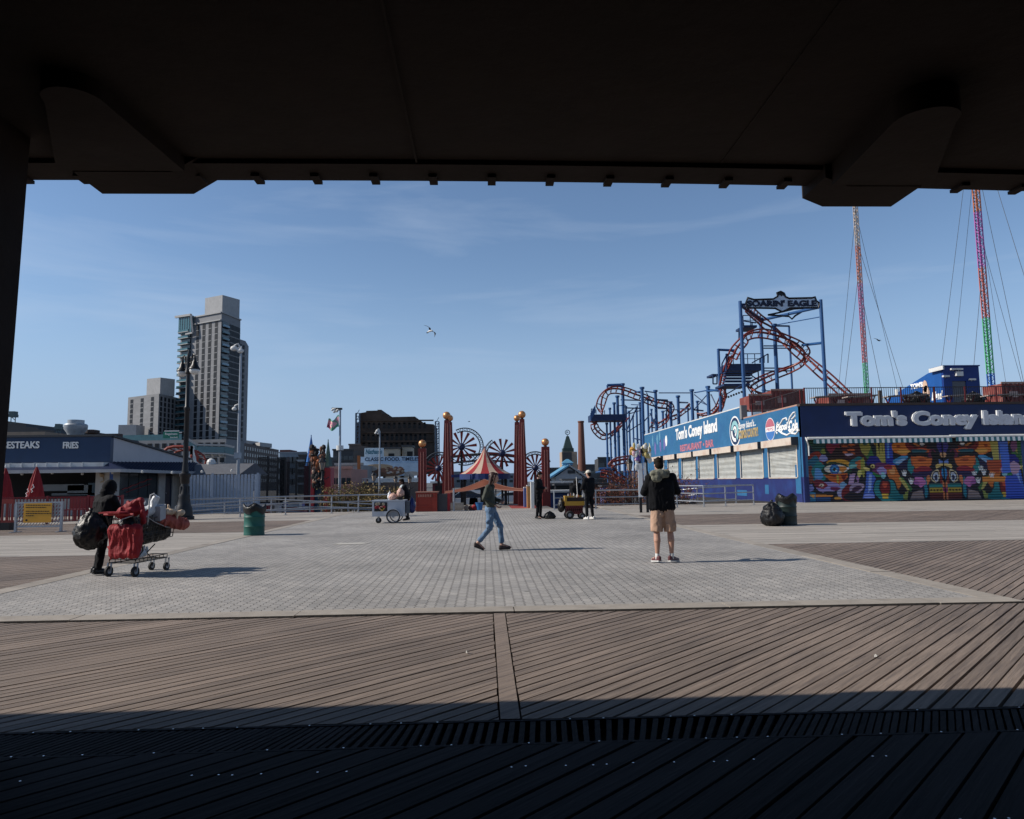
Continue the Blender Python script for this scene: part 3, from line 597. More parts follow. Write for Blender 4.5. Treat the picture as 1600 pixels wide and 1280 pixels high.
g = MB(); g.box(wx(143),wx(165),RY+.3,RY+.5,0,ze); g.box(wx(171),RX-.01,RY+.3,RY+.5,0,ze); g.box(wx(-260),wx(143),RY+.3,RY+.5,0,.85); g.box(RX-.21,RX-.01,RY+.51,RY+1.1,0,ze); g.box(RX-.21,RX-.01,RY+5.7,RY+6.6,0,ze); g.box(RX-.21,RX-.01,RY+7.6,RD,0,ze); g.box(RX-.21,RX-.01,RY+1.11,RY+5.69,0,.75); g.build('wall', cream, rt)
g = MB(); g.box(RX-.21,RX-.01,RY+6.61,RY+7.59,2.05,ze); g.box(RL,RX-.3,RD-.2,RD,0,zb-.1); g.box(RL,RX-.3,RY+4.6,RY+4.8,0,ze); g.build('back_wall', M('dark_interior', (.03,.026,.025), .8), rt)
g = MB(); g.box(wx(165)+.01,wx(171)-.01,RY+.28,RY+.5,0,ze); g.build('corner_post', M('blue_post', (.03,.08,.28), .5), rt)
g = MB(); g.box(RX-.14,RX-.08,RY+1.11,RY+5.69,.76,ze-.02); w_ = g.build('side_window', dglass, rt)
g = MB(); g.box(RX-.075,RX-.05,RY+1.11,RY+5.69,.76,.84)
for i in range(5): g.box(RX-.075,RX-.05,RY+1.11+i*1.12,RY+1.16+i*1.12,.845,ze-.02)
g.build('window_frame', dk, w_)
neon = M('red_sign_paint', (.45,.03,.03), .5)
g = MB(); g.tube([(RX-.045,RY+1.5+i*.28,1.28+.10*i*.5+.03*math.sin(i*2)) for i in range(13)], .018, 6); g.tube([(RX-.045,RY+1.9+i*.28,1.12+.10*i*.45) for i in range(11)], .012, 6); g.build('red_window_script', neon, w_)
g = MB(); g.box(RX-.13,RX-.06,RY+6.62,RY+7.58,0,2.04); d_ = g.build('door', M('navy_door', (.012,.02,.045), .5), rt); g = MB(); g.ball((RX-.03,RY+6.75,1.0),.05,8); g.build('door_handle', steel, d_)
for (x0, wd, hh, zz, m) in ((66,1.3,.5,1.05,'steel_counter'),(100,1.5,.8,.86,'menu_cabinet'),(18,2.4,.35,1.25,'steel_counter'),(40,3.2,.12,1.0,'steel_counter')):
    mm = M(m, (.16,.16,.16) if m == 'steel_counter' else (.05,.07,.08), .3, .5); g = MB(); g.box(wx(x0),wx(x0)+wd,RY+2.2,RY+2.8,zz,zz+hh); g.build('kitchen_unit', mm, rt)
for i in range(9):
    g = MB(); x = wx(-10)+i*1.5; g.lathe([(.02,0),(.06,.02),(.07,.10),(.0,.16)], (x, RY-.25, ze-.24+.03*(i % 3)), 10)
    g.build('eave_lamp', M('lamp_glass', (.5,.5,.48), .3), rt)
g = MB(); p = at(156,739,RY); g.ball((p.x,RY+.2,p.z-.1),.12,10); g.tube([(p.x+.05,RY+.25,p.z-.2),(p.x+.12,RY+.2,p.z-.4),(p.x-.05,RY+.2,p.z-.48)],.03,6); g.build('wall_lamp', M('brass', (.35,.25,.15), .4, .5), rt)
lt = M('white_letter', (.78,.78,.76), .5, 0, .03)
p0 = at(63,701,RY); p1 = at(-5,701,RY); hgt = .34
p = at(-27,701.5,RY); e = at(62,701.5,RY); text('CHEESESTEAKS', lt, rt, (p.x,RY-.01,p.z), X_, Z_, (e.x-p.x,hgt+.02), depth=.05, bold=.02)
p = at(99,701,RY); e = at(123,701,RY); text('FRIES', lt, rt, (p.x,RY-.01,p.z), X_, Z_, (e.x-p.x,hgt), depth=.05, bold=.02)
# roof vent
p = at(118,677,RY+3); g = MB(); s_ = (RY+3)/1130
g.lathe([(11*s_,-.8),(11*s_,-3*s_),(12*s_,0),(16*s_,6*s_),(16.5*s_,12*s_),(15*s_,14*s_),(11.5*s_,14.5*s_),(11.5*s_,20*s_),(0,21*s_)], (p.x,RY+3,p.z), 20)
tag(g.build('roof_ventilator', M('zinc_vent', (.34,.37,.40), .45, .3, .3, 2, stain=(.10,.09,.08), stain_amt=.6), loc=(p.x,RY+3,p.z-.8), auto=True), 'round mushroom shaped zinc ventilator on the restaurant roof', 'roof vent')
# older dark roofs behind the snack building
t = thing('old_factory', 'dark stepped factory roof behind the snack restaurant', 'building', (at(60,740,75).x,75,-1.2)); g = MB()
pts = [(-60,760),(-60,655),(10,658),(24,660),(40,662),(41,667),(58,668),(60,671),(84,673),(88,680),(100,684),(100,760)]
pp = [at(x,y,75) for x, y in pts]; g.prism([(p.x,p.z) for p in pp], (0,75,0), X_, Z_, (0,18,0)); g.build('wall', dk, t)
g = MB(); a = at(-60,684,60); b = at(70,674,60); g.box(a.x,b.x,60,66,-1.2,at(30,675,60).z); tag(g.build('tan_roof_shed', M('tan_roof', (.26,.2,.15), .8), loc=(a.x,60,-1.2)), 'low tan roofed shed right behind the restaurant fascia', 'shed')
for (x, y, s_, Y, lab) in ((21,648,4,74,'small teal water tank on the old factory roof, nearest the pillar'),(92,667,3.5,74,'small teal water tank left of the round roof ventilator')):
    p = at(x, y, Y); k_ = Y/1130; g = MB(); g.box(p.x-s_*k_,p.x+s_*k_,Y-.3,Y+.3,p.z+.5*k_,p.z+s_*k_*1.2)
    for sx in (-1,1): g.bar((p.x+sx*s_*k_*.8,Y,p.z+.5*k_),(p.x+sx*s_*k_*.8,Y,p.z-14*k_),.06)
    g.bar((p.x-s_*k_*.8,Y,p.z-3*k_),(p.x+s_*k_*.8,Y,p.z-9*k_),.05); g.box(p.x-s_*k_*1.1,p.x+s_*k_*1.1,Y-.35,Y+.35,p.z-4*k_,p.z+.4*k_)
    tag(g.build('roof_tank', M('tank_teal', (.05,.09,.10), .5), loc=(p.x,Y,p.z-14*k_)), lab, 'tank')
p = at(143,676,50); g = MB(); g.lathe([(.28,-.9),(.28,0),(.5,.05),(.5,.25),(.2,.3)], (p.x,50,p.z-.1), 12); g.box(p.x+.6,p.x+1.9,49.8,50.4,p.z-.9,p.z-.1); tag(g.build('roof_exhaust', M('rust_dark', (.05,.03,.025), .7), loc=(p.x,50,p.z-.9)), 'small rusty exhaust hood right of the round ventilator', 'roof vent')
# closed red parasols
red = M('red_cloth', (.24,.008,.012), .7, 0, .15, 6)
for (x, yt, yb, Y, lab) in ((55,728,780,33.5,'closed red parasol behind the yellow notice'),(6,730,785,31.5,'closed red parasol half hidden by the left pillar')):
    p = at(x, yb, Y); top = at(x, yt, Y).z; t = thing('parasol', lab, 'parasol', (p.x,Y,0), 'closed red parasols by the snack bar')
    g = MB(); n_ = 48; pr = []
    h = top-p.z
    for zf, rf in ((0,.36),(.03,.37),(.3,.30),(.6,.22),(.85,.10),(.97,.03),(1,.01)): pr.append((rf, p.z+h*zf))
    vs = []
    for r_, z_ in pr: vs += [(p.x+r_*(1-.26*abs(math.sin(4*2*math.pi*j/n_)))*math.cos(2*math.pi*j/n_+z_*.5), Y+r_*(1-.26*abs(math.sin(4*2*math.pi*j/n_)))*math.sin(2*math.pi*j/n_+z_*.5), z_) for j in range(n_)]
    kk = len(pr); g.add(vs, [(i*n_+j, i*n_+(j+1) % n_, (i+1)*n_+(j+1) % n_, (i+1)*n_+j) for i in range(kk-1) for j in range(n_)]+[tuple(range(n_-1,-1,-1))])
    g.build('canopy', red, t, smooth=True)
    g = MB(); g.lathe([(.025,.05),(.025,top),(.04,top+.02),(.01,top+.10)], (p.x,Y,0), 10); g.lathe([(.25,0),(.25,.05),(.06,.08)], (p.x,Y,0), 14); g.build('pole', white, t)
    g = MB()      # looping white script strokes down two folds
    for (ox, oz) in ((-.20,.12),(.03,.30)):
        pts = [(p.x+ox+.05*math.sin(i*1.5)+.02*i*.3, Y-.36+.012*i, p.z+oz+i*.045) for i in range(9)]; g.tube(pts, .014, 6)
    g.build('white_script', lt, t)
# red picket fence
rp = M('red_metal', (.19,.012,.016), .5)
a = gnd(-40,838); b = gnd(106,826); c_ = gnd(186,818)
fz = 1.02
def picket(name, label, a, b, zb_, zt_, mat, sp=.12, w_=.03, posts=(), cat='fence'):
    t = thing(name, label, cat, (a.x,a.y,0)); d_ = (b-a); n_ = int(d_.length/sp); u = d_.normalized()
    g = MB(); g.bar(a+Z_*zb_, b+Z_*zb_, .04); g.bar(a+Z_*zt_, b+Z_*zt_, .05); g.build('rail', mat, t)
    g = MB()
    for i in range(1, n_): p = a+d_*(i/n_); g.bar(p+Z_*zb_, p+Z_*zt_, w_)
    o = g.build('pickets', mat, t); o['kind'] = 'stuff'
    for f_ in posts: p = a+d_*f_; g = MB(); g.box(p.x-.04,p.x+.04,p.y-.04,p.y+.04,0,zt_+.06); g.box(p.x-.08,p.x+.08,p.y-.08,p.y+.08,0,.02); g.build('post', mat, t)
    return t
picket('picket_fence', 'red metal picket fence round the restaurant terrace', V((-27,28.2,0)), V((gnd(186,818).x-.2,29.9,0)), .12, 1.05, rp, posts=(.0,.2,.4,.6,.78,.9,1))
g = MB(); g.box(-30,RX-1.2,30.4,30.5,.02,.55); tag(g.build('terrace_curb', cream, loc=(-20,30.4,0)), 'low cream wall behind the red picket fence', 'wall')
# red chairs and things on the terrace behind fence
for i, (x, lab) in enumerate(((112,'red terrace chair nearest the parasol'),(128,'middle red terrace chair behind the picket fence'),(142,'red terrace chair nearest the white pier'))):
    p = at(x,800,33); t = thing('terrace_chair', lab, 'chair', (p.x,33,0), 'red chairs on the terrace')
    g = MB(); g.box(p.x-.22,p.x+.22,32.8,33.2,.43,.47); g.build('seat', rp, t)
    g = MB(); g.box(p.x-.19,p.x+.19,33.21,33.25,.48,.98); g.build('backrest', rp, t)
    for sx in (-1,1):
        for sy in (32.84,33.16): g = MB(); g.box(p.x+sx*.2-.015,p.x+sx*.2+.015,sy-.015,sy+.015,0,.429); g.build('leg', rp, t)
# barricade with the yellow notice
BY = 24.0; a = gnd(22,832); BY = a.y; a = at(24,832,BY); b = at(95,832,BY); ztp = at(60,784,BY).z
t = thing('crowd_barricade', 'galvanised crowd barricade with slanting bars holding the yellow notice', 'barricade', ((a.x+b.x)/2,BY,0))
g = MB()
for x in (a.x,b.x): g.box(x-.035,x+.035,BY-.035,BY+.035,.02,ztp)
g.bar((a.x,BY,ztp-.03),(b.x,BY,ztp-.03),.05); g.bar((a.x,BY,.18),(b.x,BY,.18),.05); g.build('frame', steel, t)
g = MB(); n_ = 15; W_ = b.x-a.x; H_ = ztp-.03-.18
for i in range(-8, n_):
    x0 = a.x+W_*i/n_; x1 = x0+H_*.85; z0, z1 = .18, ztp-.03; 
    if x0 < a.x: z0 += (a.x-x0)/.85; x0 = a.x
    if x1 > b.x: z1 -= (x1-b.x)/.85; x1 = b.x
    if z1 > z0+.05: g.bar((x0,BY,z0),(x1,BY,z1),.02)
g.build('slanting_bars', steel, t)
for x in (a.x,b.x): g = MB(); g.box(x-.035,x+.035,BY-.28,BY+.28,0,.019); g.build('foot', steel, t)
p = at(37,817,BY-.05); q_ = at(82,786,BY-.05); t2 = thing('notice_board', 'yellow notice with dark lines of print on the barricade', 'sign', ((p.x+q_.x)/2,BY-.07,p.z))
g = MB(); g.box(p.x,q_.x,BY-.09,BY-.06,p.z,q_.z); g.build('panel', M('sign_yellow', (.72,.36,.035), .5, 0, .08), t2)
g = MB(); r2 = random.Random(5)
for j, yy in enumerate((789.5,793,799,802.5,806)):
    x = 40.0; xe = (79,72,77,80,53)[j]
    while x < xe:
        w2 = r2.uniform(1.2,3.6); a_ = at(x,yy+.75,BY-.1); b_ = at(min(x+w2,xe),yy-.75,BY-.1); g.box(a_.x,b_.x,BY-.094,BY-.0905,a_.z,b_.z); x += w2+.7
a_ = at(41,813,BY-.1); g.lathe([(.035,0),(.035,.003)], (a_.x,BY-.0905,a_.z), 12, 0, (0,-1,0)); g.build('print', black, t2)
# red barrier further left, seen beside the pillar
a = at(-30,820,26); b = at(20,820,26); t = thing('red_barrier', 'red slatted barrier at the foot of the left pillar view', 'barricade', (b.x-1,26,0))
g = MB(); g.box(a.x,b.x,25.95,26.05,.9,1.05); g.box(a.x,b.x,25.95,26.05,.25,.33)
x = a.x
while x < b.x: g.box(x,x+.05,25.97,26.03,.331,.899); x += .17
g.build('slats', M('orange_red_plastic', (.26,.03,.02), .5), t); g = MB()
for x in (a.x+.2,b.x-.2): g.box(x-.2,x+.2,25.8,26.2,0,.249)
g.build('feet', black, t)
# ------------------------------------------------------------ white slat fence, little house
FY = 39.5; a = at(284,806,FY); b = at(402,806,FY); t = thing('slat_fence', 'tall pale blue white vertical slat fence behind the railing', 'fence', ((a.x+b.x)/2,FY,0))
slw = M('bluish_white_slats', (.26,.31,.39), .5, 0, .12, 3); zt0 = at(290,742,FY).z
g = MB(); x = a.x; i = 0
while x < b.x:
    w2 = .13 if x > at(312,1,FY).x else .17
    g.box(x,x+w2,FY,FY+.03,.05,zt0-(.02 if i % 2 else 0)); x += w2+(.05 if x > at(312,1,FY).x else .012); i += 1
g.build('slats', slw, t); g = MB(); g.box(a.x,b.x,FY+.035,FY+.08,.4,.5); g.box(a.x,b.x,FY+.035,FY+.08,zt0-.35,zt0-.25); g.build('back_rails', slw, t)
for xx in (284,331,402): p = at(xx,800,FY); g = MB(); g.box(p.x-.06,p.x+.06,FY-.05,FY-.005,0,zt0+.06); g.build('post', slw, t)
HY = 46; t = thing('shingled_house', 'small pale house with grey shingled roof behind the slat fence', 'house', (at(340,760,HY).x,HY,-1.2))
a = at(292,742,HY); b = at(356,742,HY); zr_ = at(360,724,HY+1.5).z; shg = M('grey_shingles', (.10,.105,.12), .85, 0, .25, 5)
g = MB(); g.box(a.x,b.x,HY,HY+5,-1.2,a.z); g.build('wall', cream, t)
g = MB(); g.hexa([(a.x-.3,HY-.4,a.z+.01),(b.x+.9,HY-.4,a.z+.01),(b.x+.9,HY+5.4,a.z+.01),(a.x-.3,HY+5.4,a.z+.01)], [(a.x-.3,HY+2.3,zr_),(b.x+.9,HY+2.3,zr_),(b.x+.9,HY+2.6,zr_),(a.x-.3,HY+2.6,zr_)]); g.build('roof', shg, t)
p = at(330,722,HY+2.4); g = MB(); g.lathe([(.28,-.5),(.28,0),(.22,.14),(.1,.22),(0,.24)], (p.x,HY+2.4,p.z), 14); g.build('roof_dome', white, t)
# distant ride: orange arc on white legs
TY = 75; org_ = M('orange_ride_paint', (.26,.035,.02), .5); t = thing('arch_ride', 'orange arched ride on white legs behind the small house', 'ride', (at(285,740,TY).x,TY,-1.2))
g = MB(); pts = [at(255,706,TY),at(262,700,TY),at(272,698,TY),at(284,698,TY),at(296,700,TY),at(305,706,TY),at(309,714,TY),at(307,721,TY)]; g.tube(pts, .15, 8)
pts2 = [V((p.x*.995+.4,p.y+.8,p.z-.35)) for p in pts]; g.tube(pts2, .10, 8)
for p, q2 in zip(pts, pts2): g.bar(p, q2, .08)
g.build('track', org_, t); g = MB()
for (x0,y0,x1,y1) in ((300,697,309,735),(301,697,295,735),(287,712,289,735),(300,697,300,712)): p = at(x0,y0,TY); q2 = at(x1,y1,TY); g.bar(p, q2, .3)
g.build('legs', white, t); g = MB(); p = at(300,713,TY); g.ball(p,(.22,.22,.28),10); g.build('gondola', org_, t)
# ------------------------------------------------------------ street lamps
def ornate_lamp():
    t = thing('street_lamp', '', 'lamp'); g = MB(); H = 7.0
    g.lathe([(.42,0),(.42,.12),(.36,.16),(.34,.45),(.28,.6),(.22,.9),(.24,1.0),(.19,1.1),(.15,1.5),(.19,1.56),(.19,1.75),(.24,1.85),(.24,1.92),(.14,2.0),(.105,2.4),(.10,4.6),(.13,4.65),(.13,4.75),(.09,4.8),(.085,H-.8),(.15,H-.75),(.12,H-.6),(.07,H-.3),(.1,H-.2),(.02,H+.25)], (0,0,0), 16)
    for i in range(8): a_ = i*math.pi/4; g.bar((.2*math.cos(a_),.2*math.sin(a_),.15),(.17*math.cos(a_),.17*math.sin(a_),1.4),.05)
    g.build('pole', black, t, auto=True)
    for sx in (-1, 1):
        HZ = lambda z: H-.12+(z-H+.38)*.60
        g = MB(); pts = [(sx*(.05+.55*math.sin(R(a_))),0,H-.75+.75*(1-math.cos(R(a_)))*.75) for a_ in range(0,150,15)]
        pts = [(0,0,H-.75),(sx*.16,0,H-.5),(sx*.27,0,H-.1),(sx*.37,0,H+.04),(sx*.46,0,H-.02),(sx*.48,0,H-.14)]; g.tube(pts, .035, 8)
        g.tube([(sx*(.30+.12*math.cos(R(a_))),0,H-.42+.12*math.sin(R(a_))) for a_ in range(0,360,30)], .022, 6); g.tube([(sx*(.15+.10*math.cos(R(a_))),0,H-.2+.12*math.sin(R(a_))) for a_ in range(0,360,30)], .02, 6); g.build('bracket_arm', black, t)
        g = MB(); c = (sx*.48,0,0); g.lathe([(.02,HZ(H-.38)),(.06,HZ(H-.45)),(.06,HZ(H-.62)),(.10,HZ(H-.72)),(.12,HZ(H-.9)),(.19,HZ(H-1.1)),(.235,HZ(H-1.2)),(.235,HZ(H-1.26))], c, 18); l_ = g.build('lamp_hood', black, t, auto=True)
        g = MB(); g.lathe([(.21,HZ(H-1.27)),(.20,HZ(H-1.4)),(.145,HZ(H-1.55)),(.06,HZ(H-1.63)),(0,HZ(H-1.64))], c, 18); g.build('glass_globe', M('frosted_glass', (.62,.62,.6), .25, 0, .05), l_, smooth=True)
    return t
lp = ornate_lamp(); p = gnd(287,812); lp['label'] = 'tall ornate black street lamp with two hanging lanterns and green street sign'; place(lp, (p.x,p.y,0), R(-38), at(290,547,p.y).z/7.25)
LY = p.y
g = MB(); a = at(255,685,LY-.1); b = at(280,674.5,LY-.1); t = thing('street_sign', 'green street name sign fixed to the ornate lamp post', 'sign', (a.x,LY-.1,a.z)); g.box(a.x,b.x,LY-.12,LY-.09,a.z,b.z); g.build('panel', M('sign_green', (.01,.16,.11), .5, 0, .05), t); g = MB(); g.box(a.x+.05,b.x,LY-.13,LY-.08,b.z+.005,b.z+.05); g.bar((b.x+.001,LY-.1,(a.z+b.z)/2+.1),(b.x+.12,LY-.1,(a.z+b.z)/2+.1),.05); g.build('bracket', white, t)
p1 = at(258,681,LY-.12); p2 = at(277,681,LY-.12); text('Riegelmann', lt, t, (p1.x,LY-.121,p1.z), X_, Z_, (p2.x-p1.x,.13), depth=.004, bold=.01)
p1 = at(266,684.3,LY-.12); p2 = at(278,684.3,LY-.12); text('Boardwalk', lt, t, (p1.x,LY-.121,p1.z), X_, Z_, (p2.x-p1.x,.055), depth=.004, bold=.01)
# plain steel light masts
def mast(name, label, xb, Y, yt, r_, heads, extra=None, z0=-1.2, mat=None):
    p = at(xb,760,Y); top = at(xb,yt,Y).z; t = thing(name, label, 'light mast', (p.x,Y,z0)); g = MB(); g.lathe([(r_*1.3,z0),(r_*1.2,z0+1),(r_,top*.6),(r_*.7,top)], (p.x,Y,0), 10); g.build('pole', mat or M('mast_steel', (.30,.33,.37), .45, .4), t)
    for (hx, hz, hr) in heads:
        s_ = Y/1130; g = MB(); c = V((p.x+hx*s_, Y-.1, top+hz*s_)); g.tube([(p.x,Y,top-.1*s_),(p.x+hx*s_*.5,Y,c.z+hr*s_*1.6),(c.x,c.y,c.z+hr*s_*.8)], .05*Y/40, 6)
        g.ball(c, (hr*s_*1.15,hr*s_*.9,hr*s_*.85), 12); g.build('lamp_head', white, t, smooth=True)
    if extra: extra(t, p, top)
    return t
def ex1(t, p, top):
    Y = p.y; s_ = Y/1130; zz = at(368,636,Y).z
    g = MB(); g.tube([(p.x,Y,zz+1*s_),(p.x-3*s_,Y,zz+4*s_),(p.x-7*s_,Y,zz+2*s_),(p.x-8*s_,Y,zz-1*s_)], .05, 6); g.ball((p.x-8*s_,Y,zz-3*s_), (4*s_,3*s_,3*s_), 10); g.build('camera_dome', white, t, smooth=True)
    zz = at(368,712,Y).z; g = MB(); g.box(p.x-5*s_,p.x+4*s_,Y-.2,Y+.05,zz-1.5*s_*3,zz+1.5*s_*3); g.build('junction_box', MATS['mast_steel'], t)
mast('light_mast', 'slender pale steel mast with two white lamp heads in front of the tower', 371.5, 44, 545, .09, ((-10,0,5),(0,-4,4.5),(-4,-2,3)), ex1)
mast('light_mast', 'short lamp mast near the salmon building with small white flood heads', 593, 60, 676, .07, ((-4,2,2.2),(-6,-1,1.8),(-2,-2,1.5)))
def ex2(t, p, top):
    Y = p.y; s_ = Y/1130; g = MB(); g.bar((p.x-13*s_,Y,top+1.5*s_),(p.x+3*s_,Y,top+1*s_),.16); g.build('crossarm', black, t)
    zz = at(530,700,Y).z; g = MB(); g.lathe([(.3,-.2),(.3,.2)], (p.x,Y,zz), 12); g.build('collar', white, t)
fm = mast('flag_mast', 'steel mast with floodlights carrying a pink and green flag', 530.5, 62, 640, .10, ((-5,-3,2),(-9,-4,2),(-12,-1,1.8)), ex2)
Yf = 61.8; g = MB(); rows, cs = 7, 12; P0 = at(529.5,651,Yf); P1 = at(529.5,670,Yf); Q0 = at(513,657,Yf); Q1 = at(510,671,Yf); vs = []; fs = []; ms = []
for j in range(rows+1):
    for i in range(cs+1):
        u_ = i/cs; v_ = j/rows; p = (P0*(1-u_)+Q0*u_)*(1-v_)+(P1*(1-u_)+Q1*u_)*v_; p = V(p); p.y += .25*math.sin(u_*9)*u_; p.z += .18*math.sin(u_*7+1); vs.append(p)
o_ = len(g.v); g.v += [tuple(p) for p in vs]
for j in range(rows):
    for i in range(cs):
        g.f.append((j*(cs+1)+i, j*(cs+1)+i+1, (j+1)*(cs+1)+i+1, (j+1)*(cs+1)+i)); g.m.append((2 if j == 0 else 1 if j < rows-2 and (i+j) % 5 else 0 if (i > 7) else 2)); g.t.append(.5)
tag(g.build('flag', [M('flag_maroon', (.30,.06,.12), .7), M('flag_pink', (.80,.38,.42), .7), M('flag_green', (.10,.36,.22), .7)], loc=(P0.x,Yf,P1.z), smooth=True), 'ragged pink and green flag blowing left from the mast', 'flag')
# ornate lanterns beyond the railing
def lantern_post():
    t = thing('lantern_post', '', 'lamp'); g = MB(); g.lathe([(.22,0),(.2,.3),(.1,.5),(.08,2.6),(.12,2.7),(.06,2.8),(.05,3.3),(.12,3.36)], (0,0,0), 12); g.tube([(-.45,0,2.9),(-.2,0,2.75),(0,0,2.9),(.2,0,2.75),(.45,0,2.9)],.03,6); g.build('pole', black, t, auto=True)
    g = MB(); g.lathe([(.12,3.37),(.22,3.85)], (0,0,0), 6); g.build('glass', M('warm_lantern_glass', (.42,.33,.26), .3), t)
    g = MB(); g.lathe([(.27,3.86),(.25,3.93),(.13,4.08),(.05,4.15),(.03,4.3),(0,4.35)], (0,0,0), 6)
    for i in range(6): a_ = i*math.pi/3; g.bar((.125*math.cos(a_),.125*math.sin(a_),3.37),(.225*math.cos(a_),.225*math.sin(a_),3.86),.025)
    g.build('lantern_cap', black, t); return t
L0 = lantern_post(); first = True
for (x, yt, Y, lab) in ((503,711,52,'black lantern post in front of the blue spires'),(584,735,58,'black lantern post left of the ice cream cart vendor'),(618,741,62,'small lantern post just above the vendor in white'),(640,741,63,'small lantern post beside the short red pylon'),(985,712,46,'grey lantern post beside the carnival sign')):
    p = at(x,780,Y); top = at(x,yt,Y).z; s_ = (top+1.2)/4.35
    if first: place(L0, (p.x,Y,-1.2), 0, s_); L0['label'] = lab; L0['group'] = 'lantern posts beyond the railing'; first = False
    else: c = dup(L0, (p.x,Y,-1.2), .2, lab, s_)
# ------------------------------------------------------------ funhouse with blue spires
FYY = 64; t = thing('funhouse', 'red castle funhouse with blue spires and carved figures', 'fairground building', (at(500,780,FYY).x,FYY,-1.2))
blu = M('spire_blue', (.012,.09,.30), .5); s_ = FYY/1130
for (x, yt, yb, hw, m) in ((483,681,729,9,blu),(510,688,729,7,M('spire_green', (.05,.10,.09), .5))):
    a = at(x-hw,yb,FYY); b = at(x+hw,yb,FYY); zt_ = at(x,yt,FYY).z; c = (a.x+b.x)/2; r_ = (b.x-a.x)/2
    g = MB(); g.lathe([(r_,a.z),(r_*.5,a.z+(zt_-a.z)*.5),(.03,zt_)], (c,FYY+.6,0), 6); g.lathe([(.02,zt_-.05),(.05,zt_+.05),(.0,zt_+.15)], (c,FYY+.6,0), 6); g.build('spire', m, t)
fr = M('funhouse_red', (.34,.03,.04), .6); frd = M('funhouse_maroon', (.09,.012,.02), .6)
for (x0,x1,y0,m) in ((475,485,728,frd),(485,491,731,fr),(506,517,731,fr)): a = at(x0,1,FYY); b = at(x1,1,FYY); g = MB(); g.box(at(x0,740,FYY).x,at(x1,740,FYY).x-.02,FYY,FYY+1.5,-1.2,at(x0,y0,FYY).z); g.build('tower_wall', m, t)
a = at(491,740,FYY); b = at(506,740,FYY); g = MB(); g.box(a.x,b.x-.02,FYY+.3,FYY+1.5,-1.2,at(498,748,FYY).z); g.build('front_wall', M('funhouse_blue', (.02,.07,.13), .6), t)
r2 = random.Random(11); pal = [M('figure_brown', (.16,.06,.03), .7), M('figure_black', (.015,.013,.013), .7), M('figure_orange', (.35,.10,.03), .7), M('figure_tan', (.30,.20,.15), .7)]
for (cx, y0, y1, hw) in ((492,699,730,5),(502,699,745,5),(497,722,760,8)):
    g = MB()
    for i in range(34): p = at(cx+r2.uniform(-hw,hw), r2.uniform(y0,y1), FYY-.3); g.ball(p, (r2.uniform(.1,.3),r2.uniform(.1,.25),r2.uniform(.12,.4)), 8, r2.choice((0,1,1,1,2,3)))
    g.build('carved_figure', pal, t)
# dark netting screens and clutter left of funhouse
net = bpy.data.materials.new('dark_netting'); net.use_nodes = True; nn_ = net.node_tree; b_ = nn_.nodes['Principled BSDF']; b_.inputs['Base Color'].default_value = (.012,.012,.014,1); b_.inputs['Roughness'].default_value = .9; b_.inputs['Alpha'].default_value = .45
NY = 58; t = thing('netting_screen', 'tall dark ball netting on black posts left of the funhouse', 'netting', (at(440,780,NY).x,NY,-1.2))
for (x0,x1,y0) in ((402,418,715),(418,434,717),(435,446,718),(448,463,722),(464,484,723)):
    a = at(x0,760,NY); b = at(x1,760,NY); zt_ = at(x0,y0,NY).z; g = MB(); g.box(a.x,b.x,NY,NY+.02,-1.2,zt_); g.build('net', net, t); g = MB(); g.box(b.x-.07,b.x+.07,NY-.1,NY-.01,-1.2,zt_+.1); g.bar((a.x,NY-.05,zt_),(b.x,NY-.05,zt_),.06); g.build('post', black, t)
p0 = at(437,760,NY+1); p1 = at(447,760,NY+1); g = MB(); g.box(p0.x,p1.x,NY+1,NY+2,-1.2,at(440,714,NY).z); g.build('dark_booth', black, t)
# low stalls and clutter seen through the railings
r2 = random.Random(21)
cl = [M('clutter_grey', (.20,.20,.20), .7), M('clutter_dark', (.03,.03,.03), .7), M('clutter_red', (.30,.03,.03), .6), M('clutter_white', (.5,.5,.5), .6), M('clutter_purple', (.14,.12,.35), .6)]
kinds = (('utility_box','grey utility box low behind the left railing',404,2),('trailer','dark trailer low behind the left railing',414,1),('utility_box','pale cabinet behind the left railing near the slat fence',423,3),('stall_counter','red stall counter below the netting screen',452,2),('utility_box','small white cabinet below the netting screen',459,3),('stall_counter','second red stall counter right of the white cabinet',465,2),('prize_board','purple and white prize board below the netting screen',458,4))
for nm, lab, x, mi in kinds:
    Y = 50+r2.uniform(-3,5); p = at(x,775,Y); w2 = r2.uniform(.35,.8); h2 = {4:.4}.get(mi, r2.uniform(.9,1.5)); z0 = -1.2; t = thing(nm, lab, nm.replace('_',' '), (p.x,Y,z0))
    g = MB(); g.box(p.x-w2,p.x+w2,Y,Y+.8,z0,z0+h2+(.9 if mi == 4 else 0)); g.build('body', cl[mi], t); g = MB(); g.box(p.x-w2-.06,p.x+w2+.06,Y-.06,Y+.86,z0+h2+(.9 if mi == 4 else 0)+.005,z0+h2+(.9 if mi == 4 else 0)+.07); g.build('lid', cl[3 if mi in (2,4) else 1], t)
    g = MB(); g.box(p.x-w2*.7,p.x+w2*.7,Y-.03,Y-.005,z0+h2*.3,z0+h2*.7); g.build('front_panel', cl[1 if mi != 1 else 0], t)
